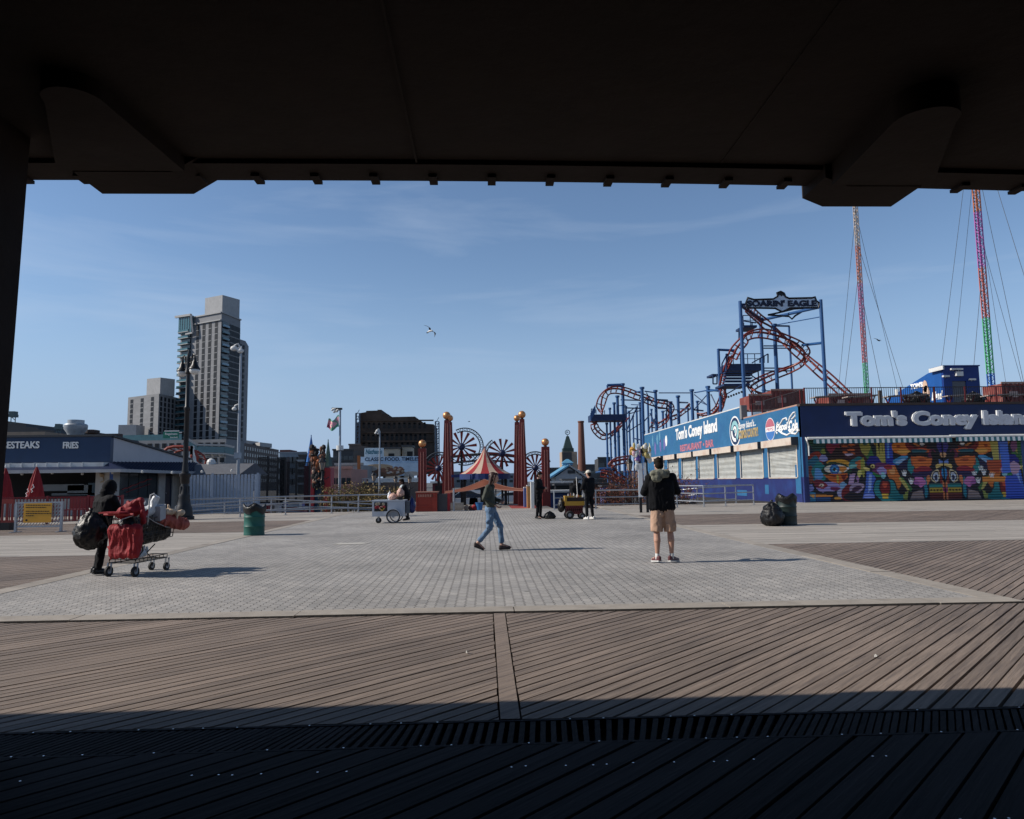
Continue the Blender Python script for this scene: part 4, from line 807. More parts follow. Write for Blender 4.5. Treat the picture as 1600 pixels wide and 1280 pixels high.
# ------------------------------------------------------------ railings
def railing(label, pts, h=.98, posts=None, r_=.028, rails=(.98,.62,.25), name='pipe_railing', z0s=None):
    t = thing(name, label, 'railing', tuple(pts[0])); g = MB()
    for rz in rails: g.tube([V(p)+Z_*rz*h/.98 for p in pts], r_ if rz != rails[0] else r_*1.25, 8)
    g.build('rails', steel, t)
    acc = []
    for a_, b_ in zip(pts[:-1], pts[1:]):
        n_ = max(1, round((b_-a_).length/2.1)); acc += [a_+(b_-a_)*(i/n_) for i in range(n_)]
    acc.append(pts[-1])
    for p in acc: g = MB(); g.lathe([(r_*1.3,0),(r_*1.3,h)], p, 8); g.lathe([(.09,0),(.09,.012)], p, 8); g.build('post', steel, t)
    return t
P_ = lambda x, y: gnd(x, y)
railing('galvanised pipe railing from the ornate lamp to the ice cream cart', [P_(290,812),P_(375,808),P_(446,804.5),P_(518,802),P_(560,800.5),V((P_(640,799).x,36.9,0))], h=.86)
a = P_(296,803); railing('lower ramp railing behind the front left railing', [V((-15.2,36.4,-.35)),V((-11,37.9,-.1)),V((-5.2,38.3,-.5))], h=.8)
railing('far ramp railing sloping down behind the left railings', [V((-16.5,41,-1.0)),V((-9.2,41.3,-.7)),V((-3.6,41,-.9))], h=.85)
railing('pipe railing behind the yellow snack cart up to the carnival sign', [V((at(866,790,36.5).x,36.5,0)),V((at(931,790,36.6).x,36.6,0)),V((at(1000,790,36.8).x,36.8,0)),V((at(1058,790,37.2).x,37.2,0))], h=.93)
railing('pipe railing ending left of the rubbish bags by the blue wall', [V((at(1050,790,40).x,40,0)),V((at(1100,792,37.3).x,37.3,0)),V((at(1134,790,38.2).x,38.2,0)),V((at(1178,790,39.2).x,39.2,0))], h=1.08)
railing('far pipe railing against the blue wall behind the reddish shrubs', [V((at(1010,785,44).x,44,-.4)),V((at(1090,785,42).x,42,-.1)),V((at(1150,785,42).x,42,0))], h=1.0)
# ============================================================ FAIRGROUND GATE
pyl = M('pylon_red', (.135,.013,.010), .45, 0, .15, 1.2, stain=(.09,.01,.01), stain_amt=.4); gold = M('bronze_gold', (.55,.26,.11), .38, .55, .1, 3); pline = M('pylon_pale_edge', (.50,.20,.15), .5)
def pylon(label, x, ybase, yball, Y, wb, wt, rb, z0=-.6):
    p = at(x, ybase, Y); s_ = Y/1130; zb_ = at(x, yball, Y).z; ztop = zb_-rb*s_*1.05; t = thing('gate_pylon', label, 'pylon', (p.x,Y,z0), 'red pylons topped by bronze balls')
    g = MB(); b_ = wb*s_/2; t_ = wt*s_/2
    g.hexa([(p.x-b_,Y-b_,z0),(p.x+b_,Y-b_,z0),(p.x+b_,Y+b_,z0),(p.x-b_,Y+b_,z0)], [(p.x-t_,Y-t_,ztop),(p.x+t_,Y-t_,ztop),(p.x+t_,Y+t_,ztop),(p.x-t_,Y+t_,ztop)]); g.build('shaft', pyl, t)
    for f_ in (-.35,.35):
        g = MB(); g.bar((p.x+f_*b_,Y-b_-.01,z0+1.4),(p.x+f_*t_,Y-t_-.01,ztop-.2),.035,.03); g.build('edge_strip', pline, t)
    g = MB(); g.lathe([(rb*s_*.55,ztop),(rb*s_*.35,ztop+.06)], (p.x,Y,0), 12); g.build('collar', black, t)
    g = MB(); g.ball((p.x,Y,zb_+.04), rb*s_, 20); g.build('ball', gold, t, smooth=True)
pylon('tall red pylon with bronze ball, front one left of the striped tent', 698.5, 790, 650.5, 44, 17, 7.5, 6.2)
pylon('tall red pylon seen just behind the front left one', 703.5, 790, 654.5, 49, 15, 7, 5.2)
pylon('tall red pylon with bronze ball, front one right of the striped tent', 817.5, 790, 649, 44, 17, 7.5, 6)
pylon('tall red pylon seen just behind the front right one', 809.5, 790, 654.5, 49, 15, 7, 5)
pylon('short red pylon with bronze ball above the orange red kiosk', 660, 780, 694.5, 41, 12.5, 12, 6)
pylon('short red pylon with bronze ball behind the standing man in black', 853.5, 780, 692, 43, 12.5, 12, 6)
hubm = M('hub_navy', (.01,.02,.07), .5); blade = M('blade_dark_red', (.20,.02,.015), .5)
def pinwheel(label, x, y, r_, Y, n_, ring=None, rot=0, holes=True):
    c = at(x, y, Y); s_ = Y/1130; rr_ = r_*s_; t = thing('pinwheel', label, 'pinwheel', tuple(c), 'pinwheels on the gate')
    g = MB(); g.lathe([(rr_*.24,-.16),(rr_*.24,.1),(rr_*.1,.2)], c, 16, 0, (0,-1,0)); g.build('hub', hubm, t)
    for i in range(n_):
        a_ = rot+2*math.pi*i/n_; d_ = V((math.cos(a_),0,math.sin(a_))); e_ = V((-math.sin(a_),0,math.cos(a_))); g = MB()
        g.prism([(rr_*.22,-rr_*.035),(rr_,-rr_*.095),(rr_,rr_*.095),(rr_*.22,rr_*.035)], c+V((0,.03,0)), d_, e_, V((0,-.05,0))); g.build('blade', blade, t)
    if ring:
        ox, oy, rr2, a0, a1 = ring; cc = at(x+ox, y+oy, Y-.1); R2 = rr2*s_; g = MB()
        for q_ in (1.0, .83): g.tube([cc+V((math.cos(R(a_))*R2*q_,0,math.sin(R(a_))*R2*q_)) for a_ in range(a0, a1+1, 6)], .035, 6)
        a_ = a0
        while a_ < a1-4:
            m_ = cc+V((math.cos(R(a_+6))*R2*.915,0,math.sin(R(a_+6))*R2*.915)); g.tube([m_+V((math.cos(R(b_))*R2*.07,0,math.sin(R(b_))*R2*.07)) for b_ in range(0,361,45)], .02, 6); a_ += 12
        g.build('ring', M('ring_dark', (.04,.05,.06), .5), t)
    g = MB(); g.bar(c+V((0,.25,0)), (c.x,c.y+.25,-1.2), .16); g.build('mast', black, t)
pinwheel('largest pinwheel with beaded ring right of the front left pylon', 721, 698, 24, 50.5, 13, (5,0,29,-110,120), .1)
pinwheel('high pinwheel with dark red blades right of the tent peak', 784.5, 708, 22.5, 51, 13, (-2,2,26,120,175), .25)
pinwheel('pinwheel half hidden between the short and tall left pylons', 685, 732, 20, 44.6, 15, (2,0,25,30,150), 0)
pinwheel('pinwheel between the tall right pylons and the short right pylon', 836.5, 731, 20, 44.6, 15, (0,0,25,20,160), .15)
# dark girder between the pylons
a = at(704,712,52); b = at(812,710,52); t = thing('gate_girder', 'dark curved girder joining the tall pylons across the gate', 'girder', (a.x,48,-1)); g = MB()
pts = [at(704+108*i/10, 712+4*math.sin(math.pi*i/10)*-1+2, 52) for i in range(11)]; g.tube(pts, .10, 6); pts2 = [p+V((0,0,-.45)) for p in pts]; g.tube(pts2, .07, 6)
for i in range(10): g.bar(pts[i], pts2[i+1], .05)
g.build('truss', dk, t)
# striped tent
TY = 46; s_ = TY/1130; top = at(757.5,700,TY); zb_ = at(757,740.5,TY).z; t = thing('striped_tent', 'red and cream striped circus tent roof with blue valance on a dark post', 'tent', (top.x,TY,-1.2))
n_ = 18; H = top.z-zb_; RB = 39.5*s_
prof = [(0.02,1),(.10,.86),(.24,.62),(.42,.40),(.62,.23),(.82,.09),(1.0,0)]
creamc = M('cream_canvas', (.46,.36,.28), .8, 0, .08); redc = M('red_canvas', (.27,.02,.025), .8, 0, .08)
g = MB()
for i in range(n_):
    m = i % 2
    for k_ in range(len(prof)-1):
        (r0,z0),(r1,z1) = prof[k_],prof[k_+1]; A_ = [2*math.pi*(i+j)/n_ for j in (0,1)]
        g.add([(top.x+RB*r0*math.cos(A_[0]),TY+RB*r0*math.sin(A_[0]),zb_+H*z0),(top.x+RB*r1*math.cos(A_[0]),TY+RB*r1*math.sin(A_[0]),zb_+H*z1),(top.x+RB*r1*math.cos(A_[1]),TY+RB*r1*math.sin(A_[1]),zb_+H*z1),(top.x+RB*r0*math.cos(A_[1]),TY+RB*r0*math.sin(A_[1]),zb_+H*z0)], [(0,1,2,3)], m)
g.build('canopy', [creamc, redc], t)
g = MB(); g.lathe([(RB,zb_-.34),(RB,zb_-.01),(RB-.05,zb_-.01),(RB-.05,zb_-.34)], (top.x,TY,0), 24); g.build('valance', M('valance_blue', (.012,.03,.13), .6), t)
g = MB(); g.lathe([(.04,zb_+H-.1),(.06,zb_+H+.03),(.02,zb_+H+.12)], (top.x,TY,0), 8); g.build('finial', pyl, t)
for (x, w2) in ((755.5,.2),(726,.09),(790,.09)): p = at(x,760,TY); g = MB(); g.box(p.x-w2,p.x+w2,TY-w2,TY+w2,-1.2,zb_-.35 if w2 > .1 else zb_-.01); g.build('post', black, t)
a = at(700,742,TY+2); b = at(720,746,TY+2); g = MB(); g.box(a.x,b.x,TY+2,TY+2.3,b.z,a.z); g.build('side_valance', MATS['valance_blue'], t)
# orange swag canopy in front
OY = 42.5; t = thing('orange_canopy', 'orange tensile canopy with red edge hung between the gate pylons', 'canopy', (at(757,760,OY).x,OY,-1)); g = MB(); oc = M('orange_canvas', (.17,.05,.025), .8, 0, .1); edge = M('pale_canopy_edge', (.36,.17,.12), .7)
A0 = at(696,768,OY); B0 = at(757,749,OY+1); C0 = at(820,764.5,OY); n_ = 16
def qb(a, b, c, t_): return a*(1-t_)**2 + b*2*t_*(1-t_) + c*t_*t_
up = [A0.lerp(B0, i/n_) + V((0,0,-.12*math.sin(math.pi*i/n_))) for i in range(n_+1)] + [B0.lerp(C0, i/n_) + V((0,0,-.12*math.sin(math.pi*i/n_))) for i in range(1,n_+1)]
k2 = len(up)-1; lo = []
for i, p in enumerate(up): f_ = 1-abs(i-k2/2)/(k2/2); lo.append(V((p.x, p.y-.7, p.z-.10-.30*math.sin(math.pi*min(1,f_*1.1)*.5)*f_)))
vs = [p for pr in zip(up, lo) for p in pr]; g.add(vs, [(i*2,i*2+1,i*2+3,i*2+2) for i in range(k2)]); g.build('cloth', oc, t, smooth=True)
g = MB(); g.tube(lo, .022, 6); g.build('edge_cord', edge, t); g = MB(); g.tube(up, .022, 6); g.build('edge_cord', edge, t)
# coloured side panels right of the gate, posts
for (x0,x1,y0,Y,m,lab) in ((819,824,763,41,M('panel_blue', (.12,.17,.38), .6),'slim blue panel right of the tall pylons'),(824,830,760,40,M('panel_orange', (.52,.27,.09), .6),'slim orange panel between the blue and white ones'),(830,835,755,39,white,'slim white panel beside the standing man in black')):
    a = at(x0,797,Y); b = at(x1,y0,Y); t = thing('painted_divider', lab, 'divider', (a.x,Y,0)); g = MB(); g.box(a.x,b.x-.02,Y,Y+.5,-.02,b.z); g.build('panel', m, t); g = MB(); g.box(a.x-.01,b.x,Y-.02,Y+.52,b.z+.005,b.z+.07); g.build('cap', white, t)
a = at(823,757,41.5); b = at(833,753,41.5)
# cars beyond
def car(name, label, x, Y, body, L_=4.5, rz=0):
    p = at(x,760,Y); t = thing(name, label, 'car', (0,0,0), 'cars in the car park beyond the gate'); g = MB(); W_ = 1.8
    pr = [(-L_/2,.35),(-L_/2+.05,.75),(-L_/2+.5,.88),(-L_/2+1.1,.92),(-L_/2+1.75,1.36),(L_/2-1.6,1.42),(L_/2-.7,1.02),(L_/2-.05,.92),(L_/2,.4),(L_/2-.3,.28),(-L_/2+.3,.28)]
    g.prism(pr, (0,-W_/2,0), X_, Z_, (0,W_,0)); g.build('body', body, t)
    g = MB()
    for sy in (-1,1): g.prism([(-L_/2+1.3,.95),(-L_/2+1.85,1.30),(L_/2-1.65,1.35),(L_/2-1.0,1.02)], (0,sy*(W_/2+.005)-.005,0), X_, Z_, (0,.01,0))
    g.build('side_glass', dglass, t); g = MB(); g.hexa([(-L_/2+1.08,-.75,.94),(-L_/2+1.72,-.7,1.36),(-L_/2+1.72,.7,1.36),(-L_/2+1.08,.75,.94)], [(-L_/2+1.04,-.75,.96),(-L_/2+1.68,-.7,1.385),(-L_/2+1.68,.7,1.385),(-L_/2+1.04,.75,.96)]); g.build('windscreen', dglass, t)
    for sx in (-1,1):
        for sy in (-1,1): g = MB(); g.lathe([(.32,-.1),(.32,.1)], (sx*(L_/2-.85),sy*(W_/2-.08),.32), 16, 0, (0,1,0)); w_ = g.build('wheel', rubber, t); g = MB(); g.lathe([(.2,-.03),(.18,.03)], (sx*(L_/2-.85),sy*(W_/2+.025),.32), 12, 0, (0,sy,0)); g.build('hubcap', steel, w_)
    for sx in (-1,1):
        g = MB(); g.ob((sx*L_/2,-.6,.7),(.02,0,0),(0,.15,0),(0,0,.07)); g.build('lamp', white if sx < 0 else redc, t)
        g = MB(); g.ob((sx*L_/2,.6,.7),(.02,0,0),(0,.15,0),(0,0,.07)); g.build('lamp', white if sx < 0 else redc, t)
    place(t, (p.x,Y,-1.2), rz); return t
cw = M('car_white', (.62,.62,.62), .25, 0, .03); cdk = M('car_dark_blue', (.02,.03,.05), .25)
car('parked_car', 'white car nearest the gate, right of the walking woman', 792, 86, cw, 4.6, .25)
car('parked_car', 'white car far off, left of the walking woman head', 748, 150, cw, 4.5, 0)
car('parked_car', 'dark blue car parked left beyond the striped tent', 727, 100, cdk, 4.6, .1)
car('parked_car', 'silver car far off above the nearest white car', 806, 130, M('car_silver', (.4,.41,.42), .3, .4, .03), 4.5, 3.1)
car('parked_car', 'dark car seen between the tall left pylon and the blue car', 712, 115, M('car_black', (.015,.015,.016), .25), 4.5, 0)
for (x, lab) in ((729,'pale concrete block left beyond the gate'),(751,'pale concrete block just left of the tent post')):
    p = at(x,785,80); g = MB(); pr = [(-1.3,0),(-1.25,.35),(-1.2,.85),(1.2,.85),(1.25,.35),(1.3,0)]; g.prism(pr, (p.x,80,-1.2), X_, Z_, (0,.7,0)); tag(g.build('concrete_block', M('white_concrete', (.42,.42,.43), .8), loc=(p.x,80,-1.2)), lab, 'barrier')
for (x, lab) in ((709,'slim white post left of the gate path'),): 
    p = gnd(x,799); g = MB(); zz = at(x,763,p.y).z; g.lathe([(.05,0),(.045,zz)], (p.x,p.y,0), 10); g.lathe([(.10,0),(.10,.02)], (p.x,p.y,0), 10); tag(g.build('gate_post', steel, loc=p), lab, 'post')
t = thing('gate_fence', 'thin black frame gate standing open at the back of the path', 'gate', (at(794,790,52).x,52,-1)); a = at(775,790,52); b = at(811,790,52)
g = MB(); 
for x in (722.5,): pass
g.bar((a.x,52,-.9),(b.x,52,-.9),.05); g.bar((a.x,52,.9),(b.x,52,.9),.05)
for x in (775,794.5,811): p = at(x,790,52); g.bar((p.x,52,-1.1),(p.x,52,1.0),.07)
g.build('frame', black, t); p = at(723,790,52); g = MB(); g.bar((p.x,52,-1.1),(p.x,52,.7),.09); g.box(p.x-.15,p.x+.15,51.85,52.15,-1.2,-1.08); tag(g.build('black_post', black, loc=(p.x,52,-1.2)), 'thin black post beyond the steps left of the tent', 'post')
# belongings on the steps
for (x, y, s_, m, sh_, lab, cat) in ((749,792,.19,M('tub_blue', (.02,.12,.3), .5),'t','blue plastic tub by the tent post','tub'),(741,793,.15,redc,'b','red bag beside the blue tub','bag'),(735,793,.12,M('brown_bag', (.10,.04,.03), .8),'b','small brown bag left of the red bag','bag'),(729,794,.13,M('tan_bag', (.35,.24,.17), .8),'b','tan bag leftmost by the steps','bag'),(646,787,.13,M('bread_tan', (.45,.32,.18), .8),'b','yellowish bag of bread by the orange red kiosk','bag')):
    p = at(x,797,37.2); g = MB()
    if sh_ == 't': g.lathe([(s_*.75,0),(s_,s_*1.9),(s_*1.1,s_*1.9),(s_*1.1,s_*2.05),(s_*.9,s_*2.05),(s_*.68,.06),(0,.06)], (p.x,37.2,0), 16); tag(g.build('plastic_tub', m, loc=(p.x,37.2,0), auto=True), lab, cat)
    else:
        g.ball((p.x,37.2,s_*.9), (s_,s_*.8,s_), 12); g.ball((p.x+s_*.1,37.2,s_*1.9),(s_*.3,s_*.25,s_*.35),8)
        for i, v_ in enumerate(g.v): g.v[i] = (v_[0]+rnd.uniform(-.03,.03), v_[1]+rnd.uniform(-.03,.03), max(.005, v_[2]+rnd.uniform(-.03,.03)))
        tag(g.build('carry_bag', m, loc=(p.x,37.2,0), smooth=True), lab, cat)
# orange red kiosk
KY = 36.3; a = at(650,800,KY); b = at(683,769,KY); t = thing('red_kiosk', 'orange red metal kiosk box with louvred top at the foot of the short pylon', 'kiosk', ((a.x+b.x)/2,KY,0)); kr = M('kiosk_red', (.27,.028,.014), .5, 0, .1, 2)
g = MB(); w_ = b.x-a.x; g.box(a.x,b.x-.25,KY,KY+.9,.01,b.z-.03); g.build('body', kr, t); g = MB(); g.box(b.x-.25,b.x,KY-.03,KY+.92,0,b.z-.03); g.build('corner_post', kr, t); g = MB(); g.box(b.x+.005,b.x+.5,KY+.1,KY+.9,0,b.z-.1); g.build('side_panel', M('kiosk_dark', (.05,.045,.05), .6), t)
g = MB(); g.box(b.x+.505,b.x+.62,KY+.1,KY+.9,0,b.z-.08); g.build('edge_panel', redc, t)
g = MB(); g.box(a.x-.04,b.x+.05,KY-.05,KY+.95,b.z-.025,b.z+.03); g.build('top', edge, t); g = MB()
for i in range(9): g.box(a.x+.1+i*.085,a.x+.15+i*.085,KY-.03,KY-.005,b.z-.24,b.z-.1)
g.build('louvres', M('kiosk_pale', (.45,.2,.14), .6), t); g = MB(); g.bar((a.x+.03,KY-.02,.02),(a.x+.03,KY-.02,b.z-.05),.05); g.bar((a.x+.05,KY-.02,.25),(b.x-.27,KY-.02,.25),.04); g.build('frame', kr, t)
# blue gabled booth right of the gate
BY = 72; s_ = BY/1130; t = thing('gabled_booth', 'small white gabled booth with light blue roof right of the gate', 'booth', (at(888,745,BY).x,BY,-1.2)); a = at(864,745,BY); b = at(914,745,BY); pk = at(889,728,BY)
g = MB(); g.prism([(a.x+.3,-1.2),(b.x-.3,-1.2),(b.x-.3,a.z),(pk.x,pk.z-.15),(a.x+.3,a.z)], (0,BY,0), X_, Z_, (0,5,0)); g.build('wall', M('booth_grey', (.36,.38,.40), .7), t)
lb_ = M('light_blue_roof', (.10,.27,.42), .5); g = MB(); g.bar((a.x-.3,BY+2.4,a.z-.1),(pk.x,BY+2.4,pk.z+.05),5.6,.16); g.build('roof_slope', lb_, t); g = MB(); g.bar((pk.x,BY+2.4,pk.z+.04),(b.x+.3,BY+2.4,b.z-.1),5.6,.16); g.build('roof_slope', M('grey_roof', (.3,.32,.34), .6), t)
g = MB(); c = at(889,723,BY); g.box(c.x-.5,c.x+.5,BY+1,BY+2,pk.z+.1,c.z); g.hexa([(c.x-.6,BY+.9,c.z),(c.x+.6,BY+.9,c.z),(c.x+.6,BY+2.1,c.z),(c.x-.6,BY+2.1,c.z)],[(c.x-.1,BY+1.4,c.z+.4),(c.x+.1,BY+1.4,c.z+.4),(c.x+.1,BY+1.6,c.z+.4),(c.x-.1,BY+1.6,c.z+.4)]); g.build('cupola', lb_, t)
a = at(887,740,BY-.05); b = at(907,735,BY-.05); g = MB(); g.box(a.x,b.x,BY-.08,BY-.01,a.z,b.z); g.build('dark_sign', dk, t); g = MB(); c = at(903,737.5,BY-.1); g.tube([(c.x+.22*math.cos(R(k_)),BY-.1,c.z+.22*math.sin(R(k_))) for k_ in range(0,361,30)], .035, 6); g.bar((c.x-.15,BY-.1,c.z+.15),(c.x+.15,BY-.1,c.z-.15),.04); g.build('sign_emblem', white, t)
# clutter of small booths between gate and coaster (mid distance)
r2 = random.Random(31)
for i, (x, y0, w2, Y, m, lab) in enumerate(((868,752,3.6,64,greyb,'blue grey stall under the light blue roof'),(880,756,1.2,60,black,'black cabinet in the fairground behind the yellow cart'),(893,748,1.5,66,white,'white ticket window beyond the yellow cart'),(873,766,2.2,45,M('panel_navy', (.02,.05,.16), .5),'navy blue banner panel behind the railing, left of the yellow cart'),(940,754,2.4,62,M('stall_brown', (.10,.05,.04), .7),'brown stall beyond the man in the pale cap'),(958,758,1.6,58,M('stall_purple', (.12,.12,.28), .6),'purple stall between the cap man and the coaster supports'),(690,752,1.4,56,frd,'dark red booth beneath the left half hidden pinwheel'),(845,757,1.4,58,frd,'dark red booth beneath the right pinwheel'))):
    p = at(x,770,Y); zt_ = at(x,y0,Y).z; t = thing('fairground_stall', lab, 'stall', (p.x,Y,-1.2), 'stalls in the fairground'); g = MB(); g.box(p.x-w2/2,p.x+w2/2,Y,Y+1.6,-1.2,zt_-.15); g.build('body', m, t)
    g = MB(); g.box(p.x-w2/2-.15,p.x+w2/2+.15,Y-.3,Y+1.7,zt_-.14,zt_); g.build('roof', white if i % 3 == 0 else dk, t); g = MB(); g.box(p.x-w2*.36,p.x+w2*.36,Y-.04,Y-.005,(zt_-1.2)/2-.1,zt_-.35); g.build('window', bd2 if i != 3 else MATS['panel_navy'], t)
# ============================================================ ICE CREAM CART
IY = gnd(610,818).y; s_ = IY/1130
def zx(x, y, Y=None): return at(570+x/12.3, 740+y/12.3, Y or IY)
t = thing('ice_cream_cart', 'pale grey push cart with glazed picture window and large spoked wheel', 'cart', (zx(450,965).x,IY,0)); cg = M('cart_grey', (.42,.45,.50), .4, 0, .06, 3)
a = zx(140,830); b = zx(768,515); D = .75; g = MB(); g.box(a.x,b.x,IY,IY+D,a.z,b.z-.02); g.build('box', cg, t); g = MB(); g.box(a.x-.02,b.x+.02,IY-.02,IY+D+.02,b.z-.018,b.z+.015); g.build('lid', cg, t)
a2 = zx(182,728); b2 = zx(432,552); g = MB(); g.box(a2.x,b2.x,IY-.02,IY-.004,a2.z,b2.z); w_ = g.build('picture_window', black, t); g = MB()
pc = [M('ice_red', (.30,.02,.03), .5), M('ice_pink', (.55,.28,.22), .5), M('ice_yellow', (.45,.30,.06), .5), M('ice_tan', (.3,.25,.18), .5)]
for (x,y,m) in ((230,590,3),(270,580,3),(220,650,0),(250,640,0),(300,665,1),(320,655,1),(350,670,2),(330,690,2),(370,640,0),(360,590,3)): p = zx(x,y,IY-.02); g.lathe([(.055,0),(.05,.004)], (p.x,IY-.0205,p.z), 10, m, (0,-1,0))
g.build('ice_pictures', pc, w_)
c = zx(552,822); r_ = c.z; g = MB()
for yy in (IY-.09,):
    g.tube([(c.x+r_*.92*math.cos(R(k_)),yy,r_+r_*.92*math.sin(R(k_))) for k_ in range(0,361,12)], r_*.085, 8)
w_ = g.build('wheel', rubber, t, smooth=True); g = MB(); g.tube([(c.x+r_*.8*math.cos(R(k_)),IY-.09,r_+r_*.8*math.sin(R(k_))) for k_ in range(0,361,12)], .012, 6)
for k_ in range(18): g.bar((c.x,IY-.09,r_),(c.x+r_*.8*math.cos(R(k_*20)),IY-.09,r_+r_*.8*math.sin(R(k_*20))),.008)
g.lathe([(.05,-.03),(.05,.03)], (c.x,IY-.09,r_), 10, 0, (0,1,0)); g.build('rim', steel, w_)
g = MB(); g.prism([(r_*1.06*math.cos(R(k_)), r_*1.06*math.sin(R(k_))) for k_ in range(5,176,10)]+[(r_*1.0*math.cos(R(k_)), r_*1.0*math.sin(R(k_))) for k_ in range(175,4,-10)], (c.x,IY-.15,r_), X_, Z_, (0,.13,0)); g.build('mudguard', cg, t)
g = MB(); g.tube([(c.x+r_*.92*math.cos(R(k_)),IY+D+.09,r_+r_*.92*math.sin(R(k_))) for k_ in range(0,361,12)], r_*.085, 8); g.build('wheel', rubber, t, smooth=True)
c = zx(250,905); g = MB(); g.lathe([(.105,-.025),(.105,.025)], (c.x,IY+.2,.105), 16, 0, (0,1,0)); g.build('caster', rubber, t); g = MB(); g.box(c.x-.03,c.x+.03,IY+.14,IY+.17,.09,a.z-.001); g.box(c.x-.03,c.x+.03,IY+.23,IY+.26,.09,a.z-.001); g.build('caster_fork', steel, t)
e_ = zx(860,560); g = MB(); g.box(b.x+.025,e_.x,IY+.1,IY+D-.1,a.z+.1,zx(0,545).z); g.build('rear_shelf', M('cart_dark_grey', (.10,.11,.13), .5), t)
def lumpy(name, label, cat, c, r_, mat, seed=1, amp=.12, parent=None, n_=44, fl=True, rot=None, tie=True):
    g = MB(); g.ball((0,0,0), (1,1,1), n_); rr = random.Random(seed); ph = [rr.uniform(0,6.3) for _ in range(8)]
    for i, v_ in enumerate(g.v):
        v_ = V(v_); a_ = math.atan2(v_.y, v_.x); f_ = 1+amp*.5*(1-2.5*abs(mnoise.noise(v_*3.1+V((seed,0,0)))))+amp*.35*(1-2.5*abs(mnoise.noise(v_*7.3+V((seed,3,0)))))+amp*.5*(.5*math.sin(5*a_+ph[0]+v_.z*3)+.5*math.sin(9*a_+ph[1]-v_.z*4)+.6*math.sin(v_.z*7+ph[2]+a_*2))+rr.uniform(-.03,.03)
        v_ = V((v_.x*r_[0]*f_, v_.y*r_[1]*f_, v_.z*r_[2]*(1+amp*.4*math.sin(a_*3+ph[3]))))
        if rot: v_ = rot @ v_
        v_ = v_+V(c); g.v[i] = (v_.x, v_.y, max(.004, v_.z) if fl else v_.z)
    if tie: g.lathe([(r_[0]*.10,0),(r_[0]*.06,r_[2]*.12),(r_[0]*.16,r_[2]*.3)], (c[0],c[1],c[2]+r_[2]*.93), 8)
    o = g.build(name, mat, parent, None if parent else c, smooth=True)
    if tie and n_ > 30 and r_[2] > .1:
        crumple(o.data, 4.2/max(r_[2],.2), r_[0]*.20, .7)
        for v_ in o.data.vertices: k_ = 1.04-.22*max(-1, min(1, (v_.co.z)/r_[2])); v_.co.x *= k_; v_.co.y *= k_; v_.co.z = max(v_.co.z, .004-c[2]) if fl else v_.co.z
    if label: o['label'] = label
    if cat: o['category'] = cat
    return o
plastic = M('black_bin_liner', (.006,.006,.007), .42, 0, .3, 10, 1.0, bscale=14, spec=.4); wbag = M('white_carrier_bag', (.62,.64,.66), .4, 0, .1, 8, .6); pinkb = M('peach_bag', (.55,.34,.27), .5, 0, .2, 10, .5)
p = zx(545,470,IY+.3); lumpy('plastic_bag', 'peach coloured plastic bag on the ice cream cart lid', 'bag', (p.x,IY+.3,b.z+.13), (.14,.12,.12), pinkb, 3)
p = zx(500,430,IY+.35); lumpy('plastic_bag', 'slim white plastic bag at the left end of the cart lid', 'bag', (p.x-.05,IY+.4,b.z+.16), (.07,.08,.15), wbag, 4)
p = zx(690,370,IY+.3); lumpy('plastic_bag', 'pink and white bag held above the cart lid', 'bag', (p.x,IY+.25,b.z+.28), (.12,.1,.16), pinkb, 5)
p = zx(905,620,IY+.3); lumpy('blue_sack', 'dark blue sack hung at the handle end of the ice cream cart', 'bag', (p.x,IY+.35,.62), (.11,.2,.27), M('navy_plastic', (.012,.02,.11), .4, 0, .2, 8), 6)
g = MB(); p = zx(680,470); g.box(p.x-.08,p.x+.07,IY+.1,IY+.3,b.z+.016,b.z+.11); g.tube([(p.x-.05,IY+.2,b.z+.11),(p.x+.02,IY+.2,b.z+.17),(p.x+.12,IY+.2,b.z+.13)],.012,6); tag(g.build('black_cash_box', black, loc=(p.x,IY+.2,b.z)), 'small black box lying on the cart lid beside the bags', 'box')
# ============================================================ YELLOW SNACK CART
SY = gnd(888,811.5).y
def zy(x, y, Y=None): return at(820+x/12.3, 730+y/12.3, Y or SY)
t = thing('snack_cart', 'small snack cart with yellow box over a dark red lattice on pneumatic wheels', 'cart', (zy(950,1000).x,SY,0)); a = zy(770,742); b = zy(1145,550); yel = M('cart_yellow', (.42,.24,.03), .5, 0, .12, 5)
g = MB(); g.box(a.x,b.x,SY,SY+.5,a.z,a.z+.03); g.box(a.x,b.x,SY,SY+.02,a.z+.031,a.z+.16); g.box(a.x,a.x+.08,SY,SY+.5,a.z+.161,b.z); g.box(a.x+.081,b.x,SY+.48,SY+.5,a.z+.031,b.z); g.box(a.x+.081,a.x+.36,SY,SY+.02,b.z-.05,b.z); g.build('yellow_box', yel, t)
g = MB(); g.box(a.x+.09,b.x,SY+.06,SY+.46,a.z+.035,b.z-.06); g.build('dark_inside', M('cart_inside', (.03,.02,.02), .7), t)
r2 = random.Random(8); g = MB()
for i in range(12): x = r2.uniform(a.x+.12,b.x-.03); h_ = r2.uniform(.05,.12); z0 = b.z-.06; g.lathe([(.022,z0),(.022,z0+h_),(.01,z0+h_+.02),(.012,z0+h_+.05)], (x,SY+r2.uniform(.1,.4),0), 8, i % 3)
o = g.build('bottles', [white, M('bottle_amber', (.3,.1,.03), .3), M('bottle_white', (.6,.6,.58), .3)], t); o['kind'] = 'stuff'
a2 = zy(790,900); g = MB(); lat = M('lattice_maroon', (.16,.03,.03), .6)
